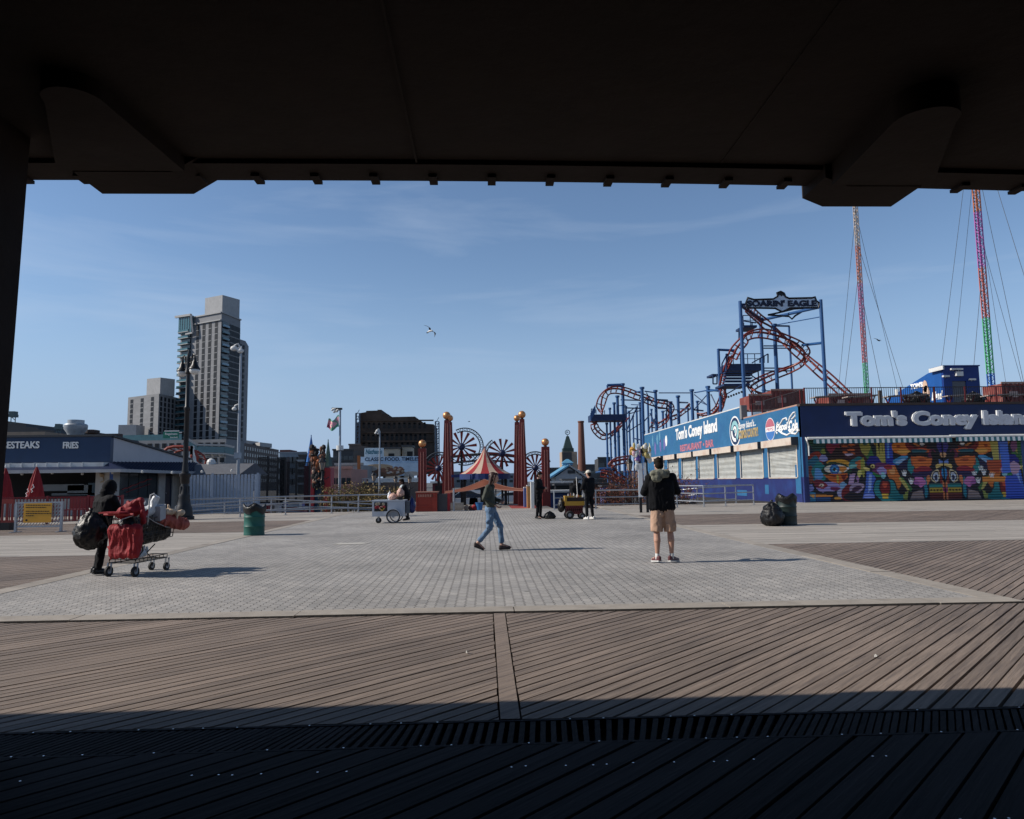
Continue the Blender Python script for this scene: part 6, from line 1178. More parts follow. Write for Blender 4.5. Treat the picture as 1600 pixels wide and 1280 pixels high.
def mural(x0, x1, z0, z1, c0, c1, name, label):
    """a roll-down shutter with ribs in its mesh; columns c0..c1 of the painting"""
    cols_ = np.arange(c0, c1+1); rib = 5; H_ = []; nrow = (n_h-1); vs = []; cl_ = []
    for j in range(n_h):
        z_ = z1+(z0-z1)*j/(n_h-1); ph = (j % 5)/5.0; dy = -.035*math.sin(math.pi*ph)
        for c_ in cols_: vs.append((x0+(x1-x0)*(c_-c0)/(c1-c0), TY2+.12+dy, z_)); cl_.append(lin[j, min(c_, n_w-1)]*(.25 if (j % 5) == 0 else 1))
    k_ = len(cols_); fs = [(j*k_+i, (j+1)*k_+i, (j+1)*k_+i+1, j*k_+i+1) for j in range(n_h-1) for i in range(k_-1)]
    g = MB(); g.v = vs; g.f = fs; g.m = [0]*len(fs); g.t = [.5]*len(fs); o = g.build(name, mm, t); o['label'] = label
    ca_ = o.data.color_attributes.new('paint', 'FLOAT_COLOR', 'POINT'); arr = np.ones((len(vs),4), np.float32); arr[:,:3] = np.array(cl_); ca_.data.foreach_set('color', arr.ravel())
zM = zBot-.05; split = int((2024-64)/(3154-64)*(n_w-1)); xs2 = A0+(A1-A0)*split/(n_w-1)
mural(TX+.141, xs2-.02, .02, zM, 0, split, 'painted_shutter', 'left shutter painted with a large open eye')
mural(xs2+.02, A1+.02, .02, zM, split, n_w-1, 'painted_shutter', 'right shutter painted with half a mask')
g = MB(); g.box(A1+.03,XE,TY2+.1,TY2+.2,.02,zM); g.build('painted_shutter', M('mural_blue_end', (.02,.05,.15), .5), t)
g = MB(); g.box(xs2-.018,xs2+.018,TY2+.05,TY2+.18,.02,zM); g.build('shutter_post', black, t)
g = MB(); g.box(TX,XE,TY2+.21,TY2+.3,0,zBot-.01); g.build('inner_wall', dk, t)
# striped awning rolled over the front
aw = [M('awning_teal', (.03,.12,.15), .7), M('awning_white', (.55,.60,.62), .7)]
for (xa, xb, dz) in ((1262,1484,0),(1484.5,1640,.12)):
    pa = at(xa,690,TY2-.3); pb = at(xb,690,TY2-.3); z_ = zBot-.10+dz*.3; g = MB(); g.lathe([(.085,0),(.085,pb.x-pa.x)], (pa.x,TY2-.32,z_), 10, 0, (1,0,0)); g.box(pa.x,pb.x,TY2-.30,TY2-.03,z_-.02,z_+.05); o = g.build('awning_roller', white, t)
    g = MB(); x = pa.x+.3; i = 0
    while x < pb.x:
        g.hexa([(x,TY2-.42,z_-.30),(x+.16,TY2-.42,z_-.30),(x+.16,TY2-.40,z_-.30),(x,TY2-.40,z_-.30)], [(x,TY2-.40,z_-.06),(x+.16,TY2-.40,z_-.06),(x+.16,TY2-.38,z_-.06),(x,TY2-.38,z_-.06)], i % 2); x += .16; i += 1
    g.build('striped_valance', aw, t)
g = MB(); p = at(1259,690,TY2-.3); g.tube([(p.x,TY2-.32,zBot-.05),(p.x-.02,TY2-.5,zBot-.25),(p.x+.15,TY2-.3,zBot-.5),(p.x+.2,TY2-.2,zBot-1.1)], .04, 6); g.build('awning_arm', white, t)
# ------------------------------------------------------------ on the roof terrace
zR = zTop+.08
rail_m = M('rail_dark', (.02,.012,.012), .5); railr = M('rail_red', (.14,.015,.015), .5)
def terrace_rail(label, pts, h=1.05, posts=(), sp=.13):
    t2 = thing('terrace_railing', label, 'railing', tuple(pts[0])); g = MB()
    for a_, b_ in zip(pts[:-1], pts[1:]): g.bar(a_+Z_*h, b_+Z_*h, .045); g.bar(a_+Z_*.1, b_+Z_*.1, .03)
    g.build('rail', rail_m, t2); g = MB()
    for a_, b_ in zip(pts[:-1], pts[1:]):
        n_ = int((b_-a_).length/sp)
        for i in range(n_): p = a_+(b_-a_)*(i/n_); g.bar(p+Z_*.1, p+Z_*h, .02)
    o = g.build('bars', rail_m, t2); o['kind'] = 'stuff'
    for p in posts: g = MB(); g.bar(p-Z_*.02, p+Z_*(h+.03), .075); g.build('post', railr, t2)
Yt = TY2+.8; xt = lambda x: at(x,620,Yt).x; zt0 = zTop-.6
zz = zTop+.04
terrace_rail('black barred terrace railing above the raised lettering', [V((xt(1258),Yt,zz)), V((XE,Yt,zz))], at(1400,605.5,Yt).z-zz, [V((xt(x),Yt,zz)) for x in (1257,1362,1408,1460,1508,1557)])
terrace_rail('black barred terrace railing running back along the side parapet', [V((TX+.5,TY2+.8,zz)), V((TX+.5,ystep-.3,zz))], .95, [V((TX+.5,y_,zz)) for y_ in (TY2+1,TY2+3.6,TY2+7,ystep-.5)])
def picnic(label, x, y_, L2=2.2, tilt=.0, z=None):
    z = zt0 if z is None else z; t2 = thing('terrace_table', label, 'table', (x,y_,z), 'tables on the roof terrace')
    top_ = M('weathered_table', (.36,.30,.27), .7); g = MB(); g.ob((x,y_,z+1.0),(L2/2,0,tilt),(0,.4,0),(0,0,.03)); g.build('table_top', top_, t2)
    for s2 in (-1,1): g = MB(); g.bar((x+s2*L2*.35,y_-.3,z),(x+s2*L2*.35,y_+.3,z+.96),.06); g.bar((x+s2*L2*.35,y_+.3,z),(x+s2*L2*.35,y_-.3,z+.96),.06); g.build('leg', railr, t2)
for (x, w2, lab) in ((1290,1.7,'roof terrace table beside the right coaster column'),(1345,2.0,'roof terrace table in front of the green tower foot'),(1400,1.5,'roof terrace table left of the painted mural wall'),(1430,1.4,'roof terrace table under the mural wall figure'),(1500,2.0,'roof terrace table in front of the grey shed door'),(1560,1.8,'roof terrace table below the blue foot of the tower'),(1590,1.6,'rightmost roof terrace table by the red container')): picnic(lab, at(x,620,Yt+1.6).x, Yt+1.6, w2, .05, zTop-.25)
for (x, lab) in ((1376,'grey wooden stump post on the roof terrace'),): p = at(x,620,Yt+.5); g = MB(); g.box(p.x-.08,p.x+.08,Yt+.5,Yt+.66,zt0,at(x,610,Yt+.5).z); tag(g.build('terrace_post', M('stump', (.12,.10,.09), .8), loc=(p.x,Yt+.5,zt0)), lab, 'post')
p = at(1452,635,Yt+1.2)
for (x, w2, lab) in ((1521,.55,'black tarp covered heap right of the grey shed door'),(1432,.7,'black heap under the mural wall')): p = at(x,622,Yt+2.6); lumpy('tarp_heap', lab, 'heap', (p.x,Yt+2.6,p.z-.1), (w2,.5,.42), plastic, int(x), .15)
# blue stair bulkhead with painted side
BX = at(1472,600,TY2+8); by0 = TY2+8; sxx = BX.x; zt1_ = at(1472,573.5,by0).z; zl = at(1472,624,by0).z; fy = atX(1386,625,sxx).y; xr = at(1528,600,by0).x
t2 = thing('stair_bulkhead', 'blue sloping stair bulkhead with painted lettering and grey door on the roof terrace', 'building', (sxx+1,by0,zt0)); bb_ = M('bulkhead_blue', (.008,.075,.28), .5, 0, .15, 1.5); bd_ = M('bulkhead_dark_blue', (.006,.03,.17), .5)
g = MB(); zc = zt0
poly = [(by0+.02,zc),(fy,zc),(fy,atX(1386,624,sxx).z),(atX(1449,584,sxx).y,atX(1449,584,sxx).z),(atX(1466,575,sxx).y,zt1_-.02),(by0+.02,zt1_-.02)]
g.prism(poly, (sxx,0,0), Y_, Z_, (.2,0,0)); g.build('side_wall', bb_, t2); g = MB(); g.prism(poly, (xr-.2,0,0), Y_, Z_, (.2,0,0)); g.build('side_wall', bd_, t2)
dx0, dx1 = at(1485,600,by0).x, at(1507,600,by0).x; dz = at(1495,596,by0).z
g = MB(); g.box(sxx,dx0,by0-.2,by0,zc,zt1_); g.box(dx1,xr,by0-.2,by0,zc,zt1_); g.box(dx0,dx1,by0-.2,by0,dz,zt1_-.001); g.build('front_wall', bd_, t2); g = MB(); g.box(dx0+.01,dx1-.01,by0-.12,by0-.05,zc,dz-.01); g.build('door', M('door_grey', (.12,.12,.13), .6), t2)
g = MB(); g.box(sxx-.05,xr+.05,by0-.28,by0+1.2,zt1_+.003,zt1_+.08); g.build('roof', bd_, t2)
a = at(1493,588,by0-.25); b = at(1503,581,by0-.25); g = MB(); g.box(a.x,b.x,by0-.4,by0-.205,a.z,b.z); g.build('lamp_box', white, t2)
for (x,y) in ((1478,588),(1519,593),(1490,577),(1499,577)): p = at(x,y,by0-.3); g = MB(); g.ob(p,(.22,0,0),(0,.1,0),(0,0,.06)); g.bar(p,(p.x,by0-.19,p.z-.1),.04); g.build('floodlight', white, t2)
p = atX(1463,577,sxx-.2); g = MB(); g.ob(p,(.05,0,0),(0,.8,0),(0,0,.14)); g.build('floodlight', white, t2)
def st2(s, x0, x1, yb0, h, mat, bold=.03, shear=.1): ya, yb = atX(x0,610,sxx).y, atX(x1,610,sxx).y; return text(s, mat, t2, (sxx-.002,ya,atX((x0+x1)/2,yb0,sxx).z), ur, uz, (ya-yb,h), depth=.02, bold=bold, shear=shear)
st2("TOM'S", 1423, 1443, 607, .42, lt, .06); st2('Island', 1455, 1473, 625, .6, lt, .05, .4); st2('Coney', 1424, 1449, 627, .6, lt, .05, .4)
g = MB(); skin_f = M('mural_peach', (.55,.38,.28), .6)
for (x,y,ry,rz2) in ((1446,604,.28,.45),(1448,615,.4,.6),(1447,625,.5,.5)): p = atX(x,y,sxx); po = [(ry*math.cos(R(k_)),rz2*math.sin(R(k_))) for k_ in range(0,360,24)]; g.prism(po, (sxx-.03,p.y,p.z), Y_, Z_, (-.006,0,0))
g.build('mural_figure', skin_f, t2); a = atX(1403,617,sxx-.05); b = atX(1398,609,sxx-.05); g = MB(); g.box(sxx-.06,sxx-.01,a.y,b.y,a.z,b.z); g.build('notice', white, t2)
# containers behind
def container(label, x0, x1, y0, y1, Y, mat, z0=None):
    a = at(x0,y1,Y); b = at(x1,y0,Y); t2 = thing('shipping_container', label, 'container', ((a.x+b.x)/2,Y,a.z), 'red containers behind the roof terrace'); g = MB(); n_ = max(4,int((b.x-a.x)/.35)); pr = []
    for i in range(n_): x = a.x+(b.x-a.x)*i/n_; w2 = (b.x-a.x)/n_; pr += [(x,0),(x+w2*.4,0),(x+w2*.5,.07),(x+w2*.9,.07)]
    pr += [(b.x,0),(b.x,2.4),(a.x,2.4)]; g.prism(pr, (0,Y,a.z), X_, Y_, (0,0,b.z-a.z)); g.build('corrugated_wall', mat, t2)
    g = MB(); g.box(a.x-.03,b.x+.03,Y-.05,Y+.05,b.z+.002,b.z+.15); g.box(a.x-.03,b.x+.03,Y-.05,Y+.05,a.z-.15,a.z-.002); g.build('frame_rail', MATS['rust_coping'], t2)
    g = MB()
    for i in range(max(1,int((b.x-a.x)/2.4))): x = a.x+.6+i*2.4; g.box(x,x+.8,Y-.03,Y-.004,a.z+.3*(b.z-a.z),a.z+.6*(b.z-a.z))
    g.build('pale_patches', M('container_pale', (.42,.30,.27), .7), t2)
cr = M('container_red', (.19,.045,.035), .6, 0, .2, 2, stain=(.4,.25,.2), stain_amt=.5)
g = MB(); 
container('red container between the left and inner coaster columns', 1171, 1205, 618, 640, 64, cr); container('red container behind the side railing, right of the inner coaster column', 1206, 1256, 610, 638, 66, cr); container('red container at the foot of the red and green tower', 1296, 1360, 617, 636, 62, cr); container('red container at the right end of the roof terrace', 1567, 1625, 599, 630, 60, cr)
# ------------------------------------------------------------ tall colour banded towers with guy cables
def sling(label, xt_, yt_, xb, Y, wpx, bands, ztop, cables, side=-1):
    p = at(xb,615,Y); s_ = Y/1130; w2 = wpx*s_/2; t2 = thing('ride_tower', label, 'ride tower', (p.x,Y,-1.2), 'slingshot ride towers'); zs = [at(xb,y,Y).z for y in bands[0]]; zs[0] = -1.2; zs[-1] = ztop
    for i, m in enumerate(bands[1]):
        z0, z1 = zs[i], zs[i+1]; g = MB(); n_ = max(2,int((z1-z0)/(w2*2.2)))
        for cx in (-1,1):
            for cy in (-1,1): g.bar((p.x+cx*w2,Y+cy*w2,z0),(p.x+cx*w2,Y+cy*w2,z1),w2*.38)
        for k_ in range(n_):
            za = z0+(z1-z0)*k_/n_; zb2 = z0+(z1-z0)*(k_+1)/n_
            for cy in (-1,1): g.bar((p.x-w2,Y+cy*w2,za),(p.x+w2,Y+cy*w2,zb2),w2*.22); g.bar((p.x-w2,Y+cy*w2,zb2),(p.x+w2,Y+cy*w2,zb2),w2*.2)
            g.bar((p.x+w2*(-1 if k_ % 2 else 1),Y-w2,za),(p.x+w2*(-1 if k_ % 2 else 1),Y+w2,zb2),w2*.22)
        g.build('lattice_section', m, t2)
    g = MB(); z_ = 3
    while z_ < ztop-1:
        g.bar((p.x-w2*.9,Y-w2*1.2,z_),(p.x-w2*2.1,Y-w2*1.2,z_-.05),w2*.16); g.bar((p.x-w2*2.1,Y-w2*1.2,z_-.05),(p.x-w2*2.1,Y-w2*1.2,z_+w2*.35),w2*.16); z_ += 5.4*s_
    o = g.build('light_hooks', black, t2); o['kind'] = 'stuff'
    for (y0, x1, y1, dY) in cables:
        a_ = at(xt_+(xb-xt_)*(y0-yt_)/(615-yt_) if y0 > yt_ else xt_, y0, Y); a_ = V((p.x,Y,a_.z)); b_ = at(x1,y1,Y+dY); d_ = b_-a_; b2 = a_+d_*((a_.z+1.2)/max(.1,(a_.z-b_.z))); g = MB(); g.bar(a_, b2, .045*Y/100); g.build('guy_cable', M('cable_grey', (.10,.11,.13), .5), t2)
RD = {k_: M('tower_'+k_, c_, .5) for k_, c_ in dict(cream=(.55,.42,.30),orange=(.55,.17,.06),pink=(.42,.09,.20),red=(.5,.08,.06),green=(.08,.42,.16),blue=(.02,.12,.45),magenta=(.42,.10,.34),coral=(.5,.13,.10)).items()}
sling('left slingshot tower banded cream, orange, pink, red and green', 1337, 325, 1354.5, 150, 5.0, ([625,567,505,443,384,300],[RD['green'],RD['red'],RD['pink'],RD['orange'],RD['cream']]), 68, ((330,1310,610,20),(380,1412,610,10),(330,1400,600,30),(420,1320,605,-5),(450,1375,600,5)))
sling('right slingshot tower banded orange, magenta, red, green and blue', 1525, 300, 1550, 100, 7.0, ([622,584,497,418,331,280],[RD['blue'],RD['green'],RD['coral'],RD['magenta'],RD['orange']]), 52, ((200,1470,580,15),(260,1490,580,20),(220,1600,600,5),(150,1600,430,-10),(360,1597,600,10),(420,1520,590,0),(300,1575,620,12)))
# ============================================================ COASTER
cb_ = M('coaster_blue', (.018,.075,.21), .42, 0, .1, 1.5); cbd = M('coaster_dark_blue', (.012,.03,.09), .5); ctr = M('track_red', (.185,.03,.022), .45, 0, .12, 2)
ct = thing('roller_coaster', 'red tracked roller coaster on blue steel columns with eagle name board', 'roller coaster', (30,80,-1.2))
def colm(xb, yb, yt_, Y, wpx, cap_=True, m=None, name='column'):
    p = at(xb,yb,Y); r_ = wpx*Y/1130/2; zt_ = at(xb,yt_,Y).z; g = MB(); g.lathe([(r_,-1.2),(r_,zt_-.02)]+([(r_*1.5,zt_-.25),(r_*1.5,zt_)] if cap_ else [(r_,zt_)]), (p.x,Y,0), 14); h_ = -1.2+(zt_+1.2)*.6; g.lathe([(r_*1.25,h_-.1),(r_*1.25,h_+.1)], (p.x,Y,0), 14); g.build(name, m or cb_, ct, auto=True); return V((p.x,Y,zt_))
def beam(x0, y0, Y0, x1, y1, Y1, wpx, m=None, name='beam'):
    a_, b_ = at(x0,y0,Y0), at(x1,y1,Y1); g = MB(); g.tube([a_,b_], wpx*(Y0+Y1)/2/1130/2, 10); g.build(name, m or cb_, ct, smooth=False)
def track(pts, gauge=.8, m=None, tilt=.6, name='track'):
    P = [at(x,y,Y) for x,y,Y in pts]; Q = []
    for i in range(len(P)-1):      # catmull-rom
        p0, p1, p2, p3 = P[max(i-1,0)], P[i], P[i+1], P[min(i+2,len(P)-1)]; n_ = max(3,int((p2-p1).length/.55))
        for k_ in range(n_): u_ = k_/n_; Q.append(.5*((2*p1)+(p2-p0)*u_+(2*p0-5*p1+4*p2-p3)*u_*u_+(3*p1-p0-3*p2+p3)*u_**3))
    Q.append(P[-1]); g = MB(); l_, r_, c_ = [], [], []; ties = MB()
    for i, p in enumerate(Q):
        tg = (Q[min(i+1,len(Q)-1)]-Q[max(i-1,0)]).normalized(); s1 = tg.cross(Z_); s1 = s1.normalized() if s1.length > .05 else Y_; n1 = s1.cross(tg).normalized(); s2 = (s1*(1-tilt)+n1*tilt).normalized(); n2 = s2.cross(tg).normalized()
        gauge_ = gauge*.68; l_.append(p+s2*gauge_); r_.append(p-s2*gauge_); c_.append(p+n2*.32)
        if i % 2 == 0: g.bar(p+s2*gauge_, p-s2*gauge_, .08); g.bar(p+s2*gauge_, p+n2*.32, .06); g.bar(p-s2*gauge_, p+n2*.32, .06)
    g.tube(l_, .095, 8); g.tube(r_, .095, 8); g.tube(c_, .12, 8); g.build(name, m or ctr, ct); return Q
K = lambda x, y: (1100+x/6.4, 450+y/6.4)
C1, C2 = (355,130), (1165,120)
def kc(xb, yb, yt_, Y, w2, **kw): x, y = K(xb, yb); return colm(x, y, 450+yt_/6.4, Y, w2, **kw)
kc(408,1180,132,74,5.6,cap_=False); kc(1220,1090,118,74,5.6,cap_=False); kc(600,1070,300,82,5.4); kc(738,1080,362,80,6.0); kc(882,1010,380,84,3.2,cap_=False); kc(168,1220,610,80,4.6,cap_=False); kc(52,1280,985,84,5.2,cap_=False)
def kb(x0,y0,Y0,x1,y1,Y1,w2,m=None): a_, b_ = K(x0,y0), K(x1,y1); beam(*a_,Y0,*b_,Y1,w2,m)
kb(140,618,80,305,625,80,4); kb(30,1035,84,150,1020,80,3); kb(375,178,74,565,310,82,5.5,cbd); kb(590,318,82,1160,190,74,5); kb(720,370,80,1150,292,74,1.6); kb(700,378,80,850,382,84,3,cbd); kb(985,572,78,1180,550,74,4.4)
for (y) in (580,603,802,830,1030,1052): kb(600,y,82,880,y,84,2,cbd)
kb(360,165,74,430,165,74,3.5,cbd); kb(1100,160,74,1165,150,74,4,cbd); kb(480,880,80,560,930,81,2,cbd); kb(230,1060,78,400,960,74,1.8,cbd); kb(540,820,80,548,930,80,2,cbd)
track([(*K(430,190),75),(*K(500,260),78),(*K(590,340),81),(*K(720,450),80),(*K(870,590),78),(*K(990,690),77),(*K(1120,800),76),(*K(1260,920),75.5),(*K(1400,1050),75),(*K(1560,1190),74)], .75, tilt=.75)
track([(*K(280,700),77),(*K(320,620),76.5),(*K(390,540),76),(*K(450,480),76),(*K(560,455),77),(*K(700,475),78),(*K(850,530),78),(*K(960,585),78),(*K(1020,640),79),(*K(1030,700),80),(*K(970,765),81),(*K(860,815),82),(*K(720,865),82),(*K(590,920),81),(*K(480,980),80),(*K(450,1015),79),(*K(560,1085),77),(*K(700,1120),76),(*K(880,1175),75)], .75, tilt=.6)
track([(*K(280,700),77),(*K(235,800),78),(*K(195,940),79),(*K(180,1040),80),(*K(210,1120),81),(*K(170,1200),82),(*K(110,1270),83)], .7, tilt=.7)
# maintenance platforms
def platform(x0,y0,x1,y1,Y,dep,m=cbd,rails_=True):
    a_, b_ = at(x0,y1,Y), at(x1,y0,Y); g = MB(); g.box(a_.x,b_.x,Y,Y+dep,a_.z,b_.z); g.build('platform', m, ct)
    if rails_:
        g = MB(); h_ = 1.1; g.bar((a_.x,Y,b_.z+h_),(b_.x,Y,b_.z+h_),.08); g.bar((a_.x,Y,b_.z+h_*.5),(b_.x,Y,b_.z+h_*.5),.05); x = a_.x
        while x <= b_.x: g.bar((x,Y,b_.z),(x,Y,b_.z+h_),.07); x += .8
        g.build('platform_rail', cbd, ct)
platform(*K(225,757),*K(570,828),77.5,3); platform(*K(395,372),*K(530,395),78,2.5); platform(*K(200,955),*K(460,978),76,3,rails_=False); platform(*K(80,860),*K(140,880),81,2,rails_=False)
g = MB(); 
for (y) in (850,875,905,935): a_ = at(*K(200,y),76.5); b_ = at(*K(470,y),76.5); g.bar(a_,b_,.9,.14)
g.build('stair_treads', cbd, ct); g = MB(); 
for (x0,y0,x1,y1) in ((180,760,230,660),(180,760,180,860),(230,660,230,750),(90,860,90,960),(130,860,130,960),(90,960,130,960),(480,750,640,660),(640,660,640,750),(560,700,560,750),(600,680,600,750),(350,405,350,510),(395,330,520,350),(395,350,395,380),(480,340,480,380)): g.bar(at(*K(x0,y0),77),at(*K(x1,y1),77),.12)
g.build('stair_rail', cbd, ct)
# name board: eagle outline on a steel frame
SBY = 73.2; outl = [(430,200),(418,150),(436,98),(500,118),(690,112),(735,85),(728,50),(765,36),(800,55),(815,90),(850,105),(1080,100),(1108,90),(1122,130),(1150,150),(1140,200),(860,202),(780,240),(710,205)]
PP = [at(*K(x,y),SBY) for x,y in outl]; g = MB(); g.prism([(p.x,p.z) for p in PP], (0,SBY,0), X_, Z_, (0,.18,0)); sb = g.build('name_board', M('board_blue_grey', (.62,.70,.80), .5), ct)
g = MB(); g.tube([V((p.x,SBY-.03,p.z)) for p in PP+[PP[0]]], .10, 6); hd = [at(*K(x,y),SBY-.06) for x,y in ((728,70),(728,50),(765,36),(800,55),(808,85),(790,70),(775,84),(760,68),(745,80))]; g.prism([(p.x,p.z) for p in hd], (0,SBY-.05,0), X_, Z_, (0,.03,0)); g.build('outline', black, sb)
p = at(*K(432,188),SBY); e_ = at(*K(1125,188),SBY); text("SOARIN' EAGLE", M('letter_navy', (.004,.008,.035), .5), sb, (p.x,SBY-.002,p.z), X_, Z_, (e_.x-p.x, at(*K(432,125),SBY).z-p.z), depth=.10, bold=.045)
g = MB(); PP2 = [at(*K(x,y),78) for x,y in ((640,270),(700,258),(780,240),(900,210),(1060,200),(1000,225),(910,280),(880,312),(850,285))]; g.tube(PP2+[PP2[0]], .1, 6); g.build('back_board_frame', black, ct)
# lower coaster field (crop scale 6.736)
J = lambda x, y: (915+x/6.736, 590+y/6.736)
def jc(xb, yb, yt_, Y, w2, **kw): x, y = J(xb, yb); return colm(x, y, 590+yt_/6.736, Y, w2, **kw)
for (x, yb, yt_, Y, w2) in ((235,970,475,96,3.2),(270,890,318,99,3),(316,860,262,97,3.8),(352,840,190,101,4.6),(410,820,62,98,5.0),(465,640,350,106,3.0),(545,620,310,108,3.2),(610,630,100,95,5.2),(665,590,200,110,3.4),(748,540,132,97,4.8),(818,530,350,115,3.6),(902,520,252,100,4.4),(982,480,190,98,4.8),(1128,430,125,96,5.0),(1182,420,245,112,3.4),(1298,390,90,94,5.2),(580,560,260,112,3),(700,560,330,116,2.8),(505,640,400,112,2.6),(435,640,300,110,2.8),(850,500,380,118,2.6),(1080,440,290,112,2.6)): jc(x, yb, yt_, Y, w2)
def jb(x0,y0,Y0,x1,y1,Y1,w2,m=None): beam(*J(x0,y0),Y0,*J(x1,y1),Y1,w2,m)
jb(228,82,98,405,76,98,4.5); jb(228,82,98,232,130,98,3)
for (x0,y0,Y0,x1,y1,Y1,w2,m) in ((520,155,97,605,140,95,2,cb_),(625,145,95,745,160,97,2,cb_),(770,162,97,1110,162,96,1.6,cbd),(1145,160,96,1280,135,94,2,cb_),(1300,130,94,1400,140,90,3.6,cb_),(370,235,101,560,240,100,2,cbd),(420,320,104,600,325,104,2,cbd),(760,235,97,860,240,99,3,cbd),(990,262,98,1075,265,112,2.6,cbd),(1000,330,100,1110,330,98,2,cbd),(1140,340,98,1240,350,98,2.4,cbd),(910,340,101,980,340,98,1.6,cbd),(600,230,95,750,260,97,1.6,cbd),(760,325,100,900,330,100,1.8,cbd),(430,580,104,600,470,104,1.6,cbd),(430,560,104,545,300,106,2,cbd),(465,380,106,600,340,105,1.6,cbd),(1145,180,96,1280,290,94,1.6,cbd),(1280,180,94,1140,340,96,1.6,cbd),(1320,180,94,1400,350,92,2,cbd),(680,380,105,750,530,98,2.4,cbd),(750,400,97,660,560,108,2,cbd),(500,640,108,600,660,104,2,cbd),(370,430,99,500,330,106,1.8,cbd),(860,240,99,850,430,100,2.2,cbd),(820,360,110,900,320,101,1.6,cbd),(600,480,95,670,400,108,2,cbd),(640,160,95,740,330,97,1.4,cbd),(1190,250,112,1280,290,98,1.4,cbd),(480,285,106,600,290,100,1.4,cbd)): jb(x0,y0,Y0,x1,y1,Y1,w2,m)
track([(*J(160,375),97),(*J(150,320),96.5),(*J(185,210),96),(*J(245,145),96),(*J(330,130),96.5),(*J(430,150),97),(*J(520,185),97.5),(*J(610,215),98),(*J(700,255),98.5),(*J(790,280),99),(*J(870,295),100),(*J(905,350),101),(*J(885,420),102),(*J(835,465),103),(*J(770,500),104),(*J(700,490),105)], .8, tilt=.55)
track([(*J(90,455),96),(*J(95,520),96),(*J(130,575),96.5),(*J(200,625),97.5),(*J(280,600),99),(*J(370,520),101),(*J(440,440),104)], .7, tilt=.5)
track([(*J(900,430),104),(*J(980,400),105),(*J(1050,345),106),(*J(1110,290),106)], .6); track([(*J(1180,410),98),(*J(1260,410),97),(*J(1350,375),95),(*J(1400,320),92),(*J(1440,220),90),(*J(1450,130),88)], .7)
track([(*J(270,940),80),(*J(275,915),80),(*J(320,885),80.5),(*J(390,870),81),(*J(460,860),82)], .55, tilt=.9); track([(*J(285,960),80),(*J(310,1010),80),(*J(380,1060),81),(*J(440,1100),82)], .5, tilt=.9); track([(*J(160,1010),78),(*J(260,1030),78),(*J(340,1080),79),(*J(420,1130),80)], .5, tilt=.8)
a_, b_ = at(*J(60,455),95), at(*J(425,385),95); g = MB(); g.box(a_.x,b_.x,95,98,a_.z,b_.z); g.build('platform', cbd, ct)
g = MB(); PQ = [at(*J(x,y),94.5) for x,y in ((48,380),(102,285),(102,370),(50,460))]; g.prism([(p.x,p.z) for p in PQ], (0,94.3,0), X_, Z_, (0,.15,0)); g.build('platform_screen', cb_, ct)
g = MB()
for (x0,y0,x1,y1) in ((60,385,60,330),(110,385,110,340),(200,385,200,345),(300,385,300,345),(420,385,420,290),(60,330,110,340),(330,300,420,290),(330,300,330,380)): g.bar(at(*J(x0,y0),95),at(*J(x1,y1),95),.1)
g.build('platform_rail', cbd, ct)
jb(140,965,80,300,960,80,5,cb_); jb(110,1000,82,200,985,81,3,cb_)
# festoon lights under the tower
g = MB(); 
for i in range(6): p = at(*K(245+i*26,1090-i*10),74); g.ball(p,.13,6)
o = g.build('festoon_bulbs', black, ct); o['kind'] = 'stuff'
# ============================================================ BIRDS
def gull(label, x, y, Y, span, rot, bank=.3, whitebody=True):
    p = at(x,y,Y); t2 = thing('gull', label, 'bird', tuple(p)); g = MB(); n_ = 9
    g.tube([(-.22,0,0),(-.15,0,.01),(0,0,.02),(.12,0,.02),(.2,0,.02),(.26,0,.0)], [.01,.05,.075,.06,.035,.012], 10); g.hexa([(-.36,-.07,0),(-.2,-.03,0),(-.2,.03,0),(-.36,.07,0)],[(-.36,-.07,.01),(-.2,-.03,.03),(-.2,.03,.03),(-.36,.07,.01)])
    for sy in (-1,1):
        st = [(0.03,.12,.02,.13),(.3,.08,.12,.12),(.52,-.02,.08,.09),(.72,-.12,.0,.03)]
        for (y0,x0,z0,c0),(y1,x1,z1,c1) in zip(st[:-1], st[1:]): k_ = span; g.hexa([(x0,sy*y0*k_,z0),(x1,sy*y1*k_,z1),(x1-c1,sy*y1*k_,z1),(x0-c0,sy*y0*k_,z0)],[(x0,sy*y0*k_,z0+.012),(x1,sy*y1*k_,z1+.012),(x1-c1,sy*y1*k_,z1+.012),(x0-c0,sy*y0*k_,z0+.012)], 1)
    mx_ = Matrix.Rotation(rot[2],3,'Z') @ Matrix.Rotation(rot[1],3,'Y') @ Matrix.Rotation(rot[0],3,'X')
    g.v = [tuple(mx_ @ V(q_) + p) for q_ in g.v]; g.build('body', [white if whitebody else black, M('wing_dark', (.02,.025,.035), .6)], t2)

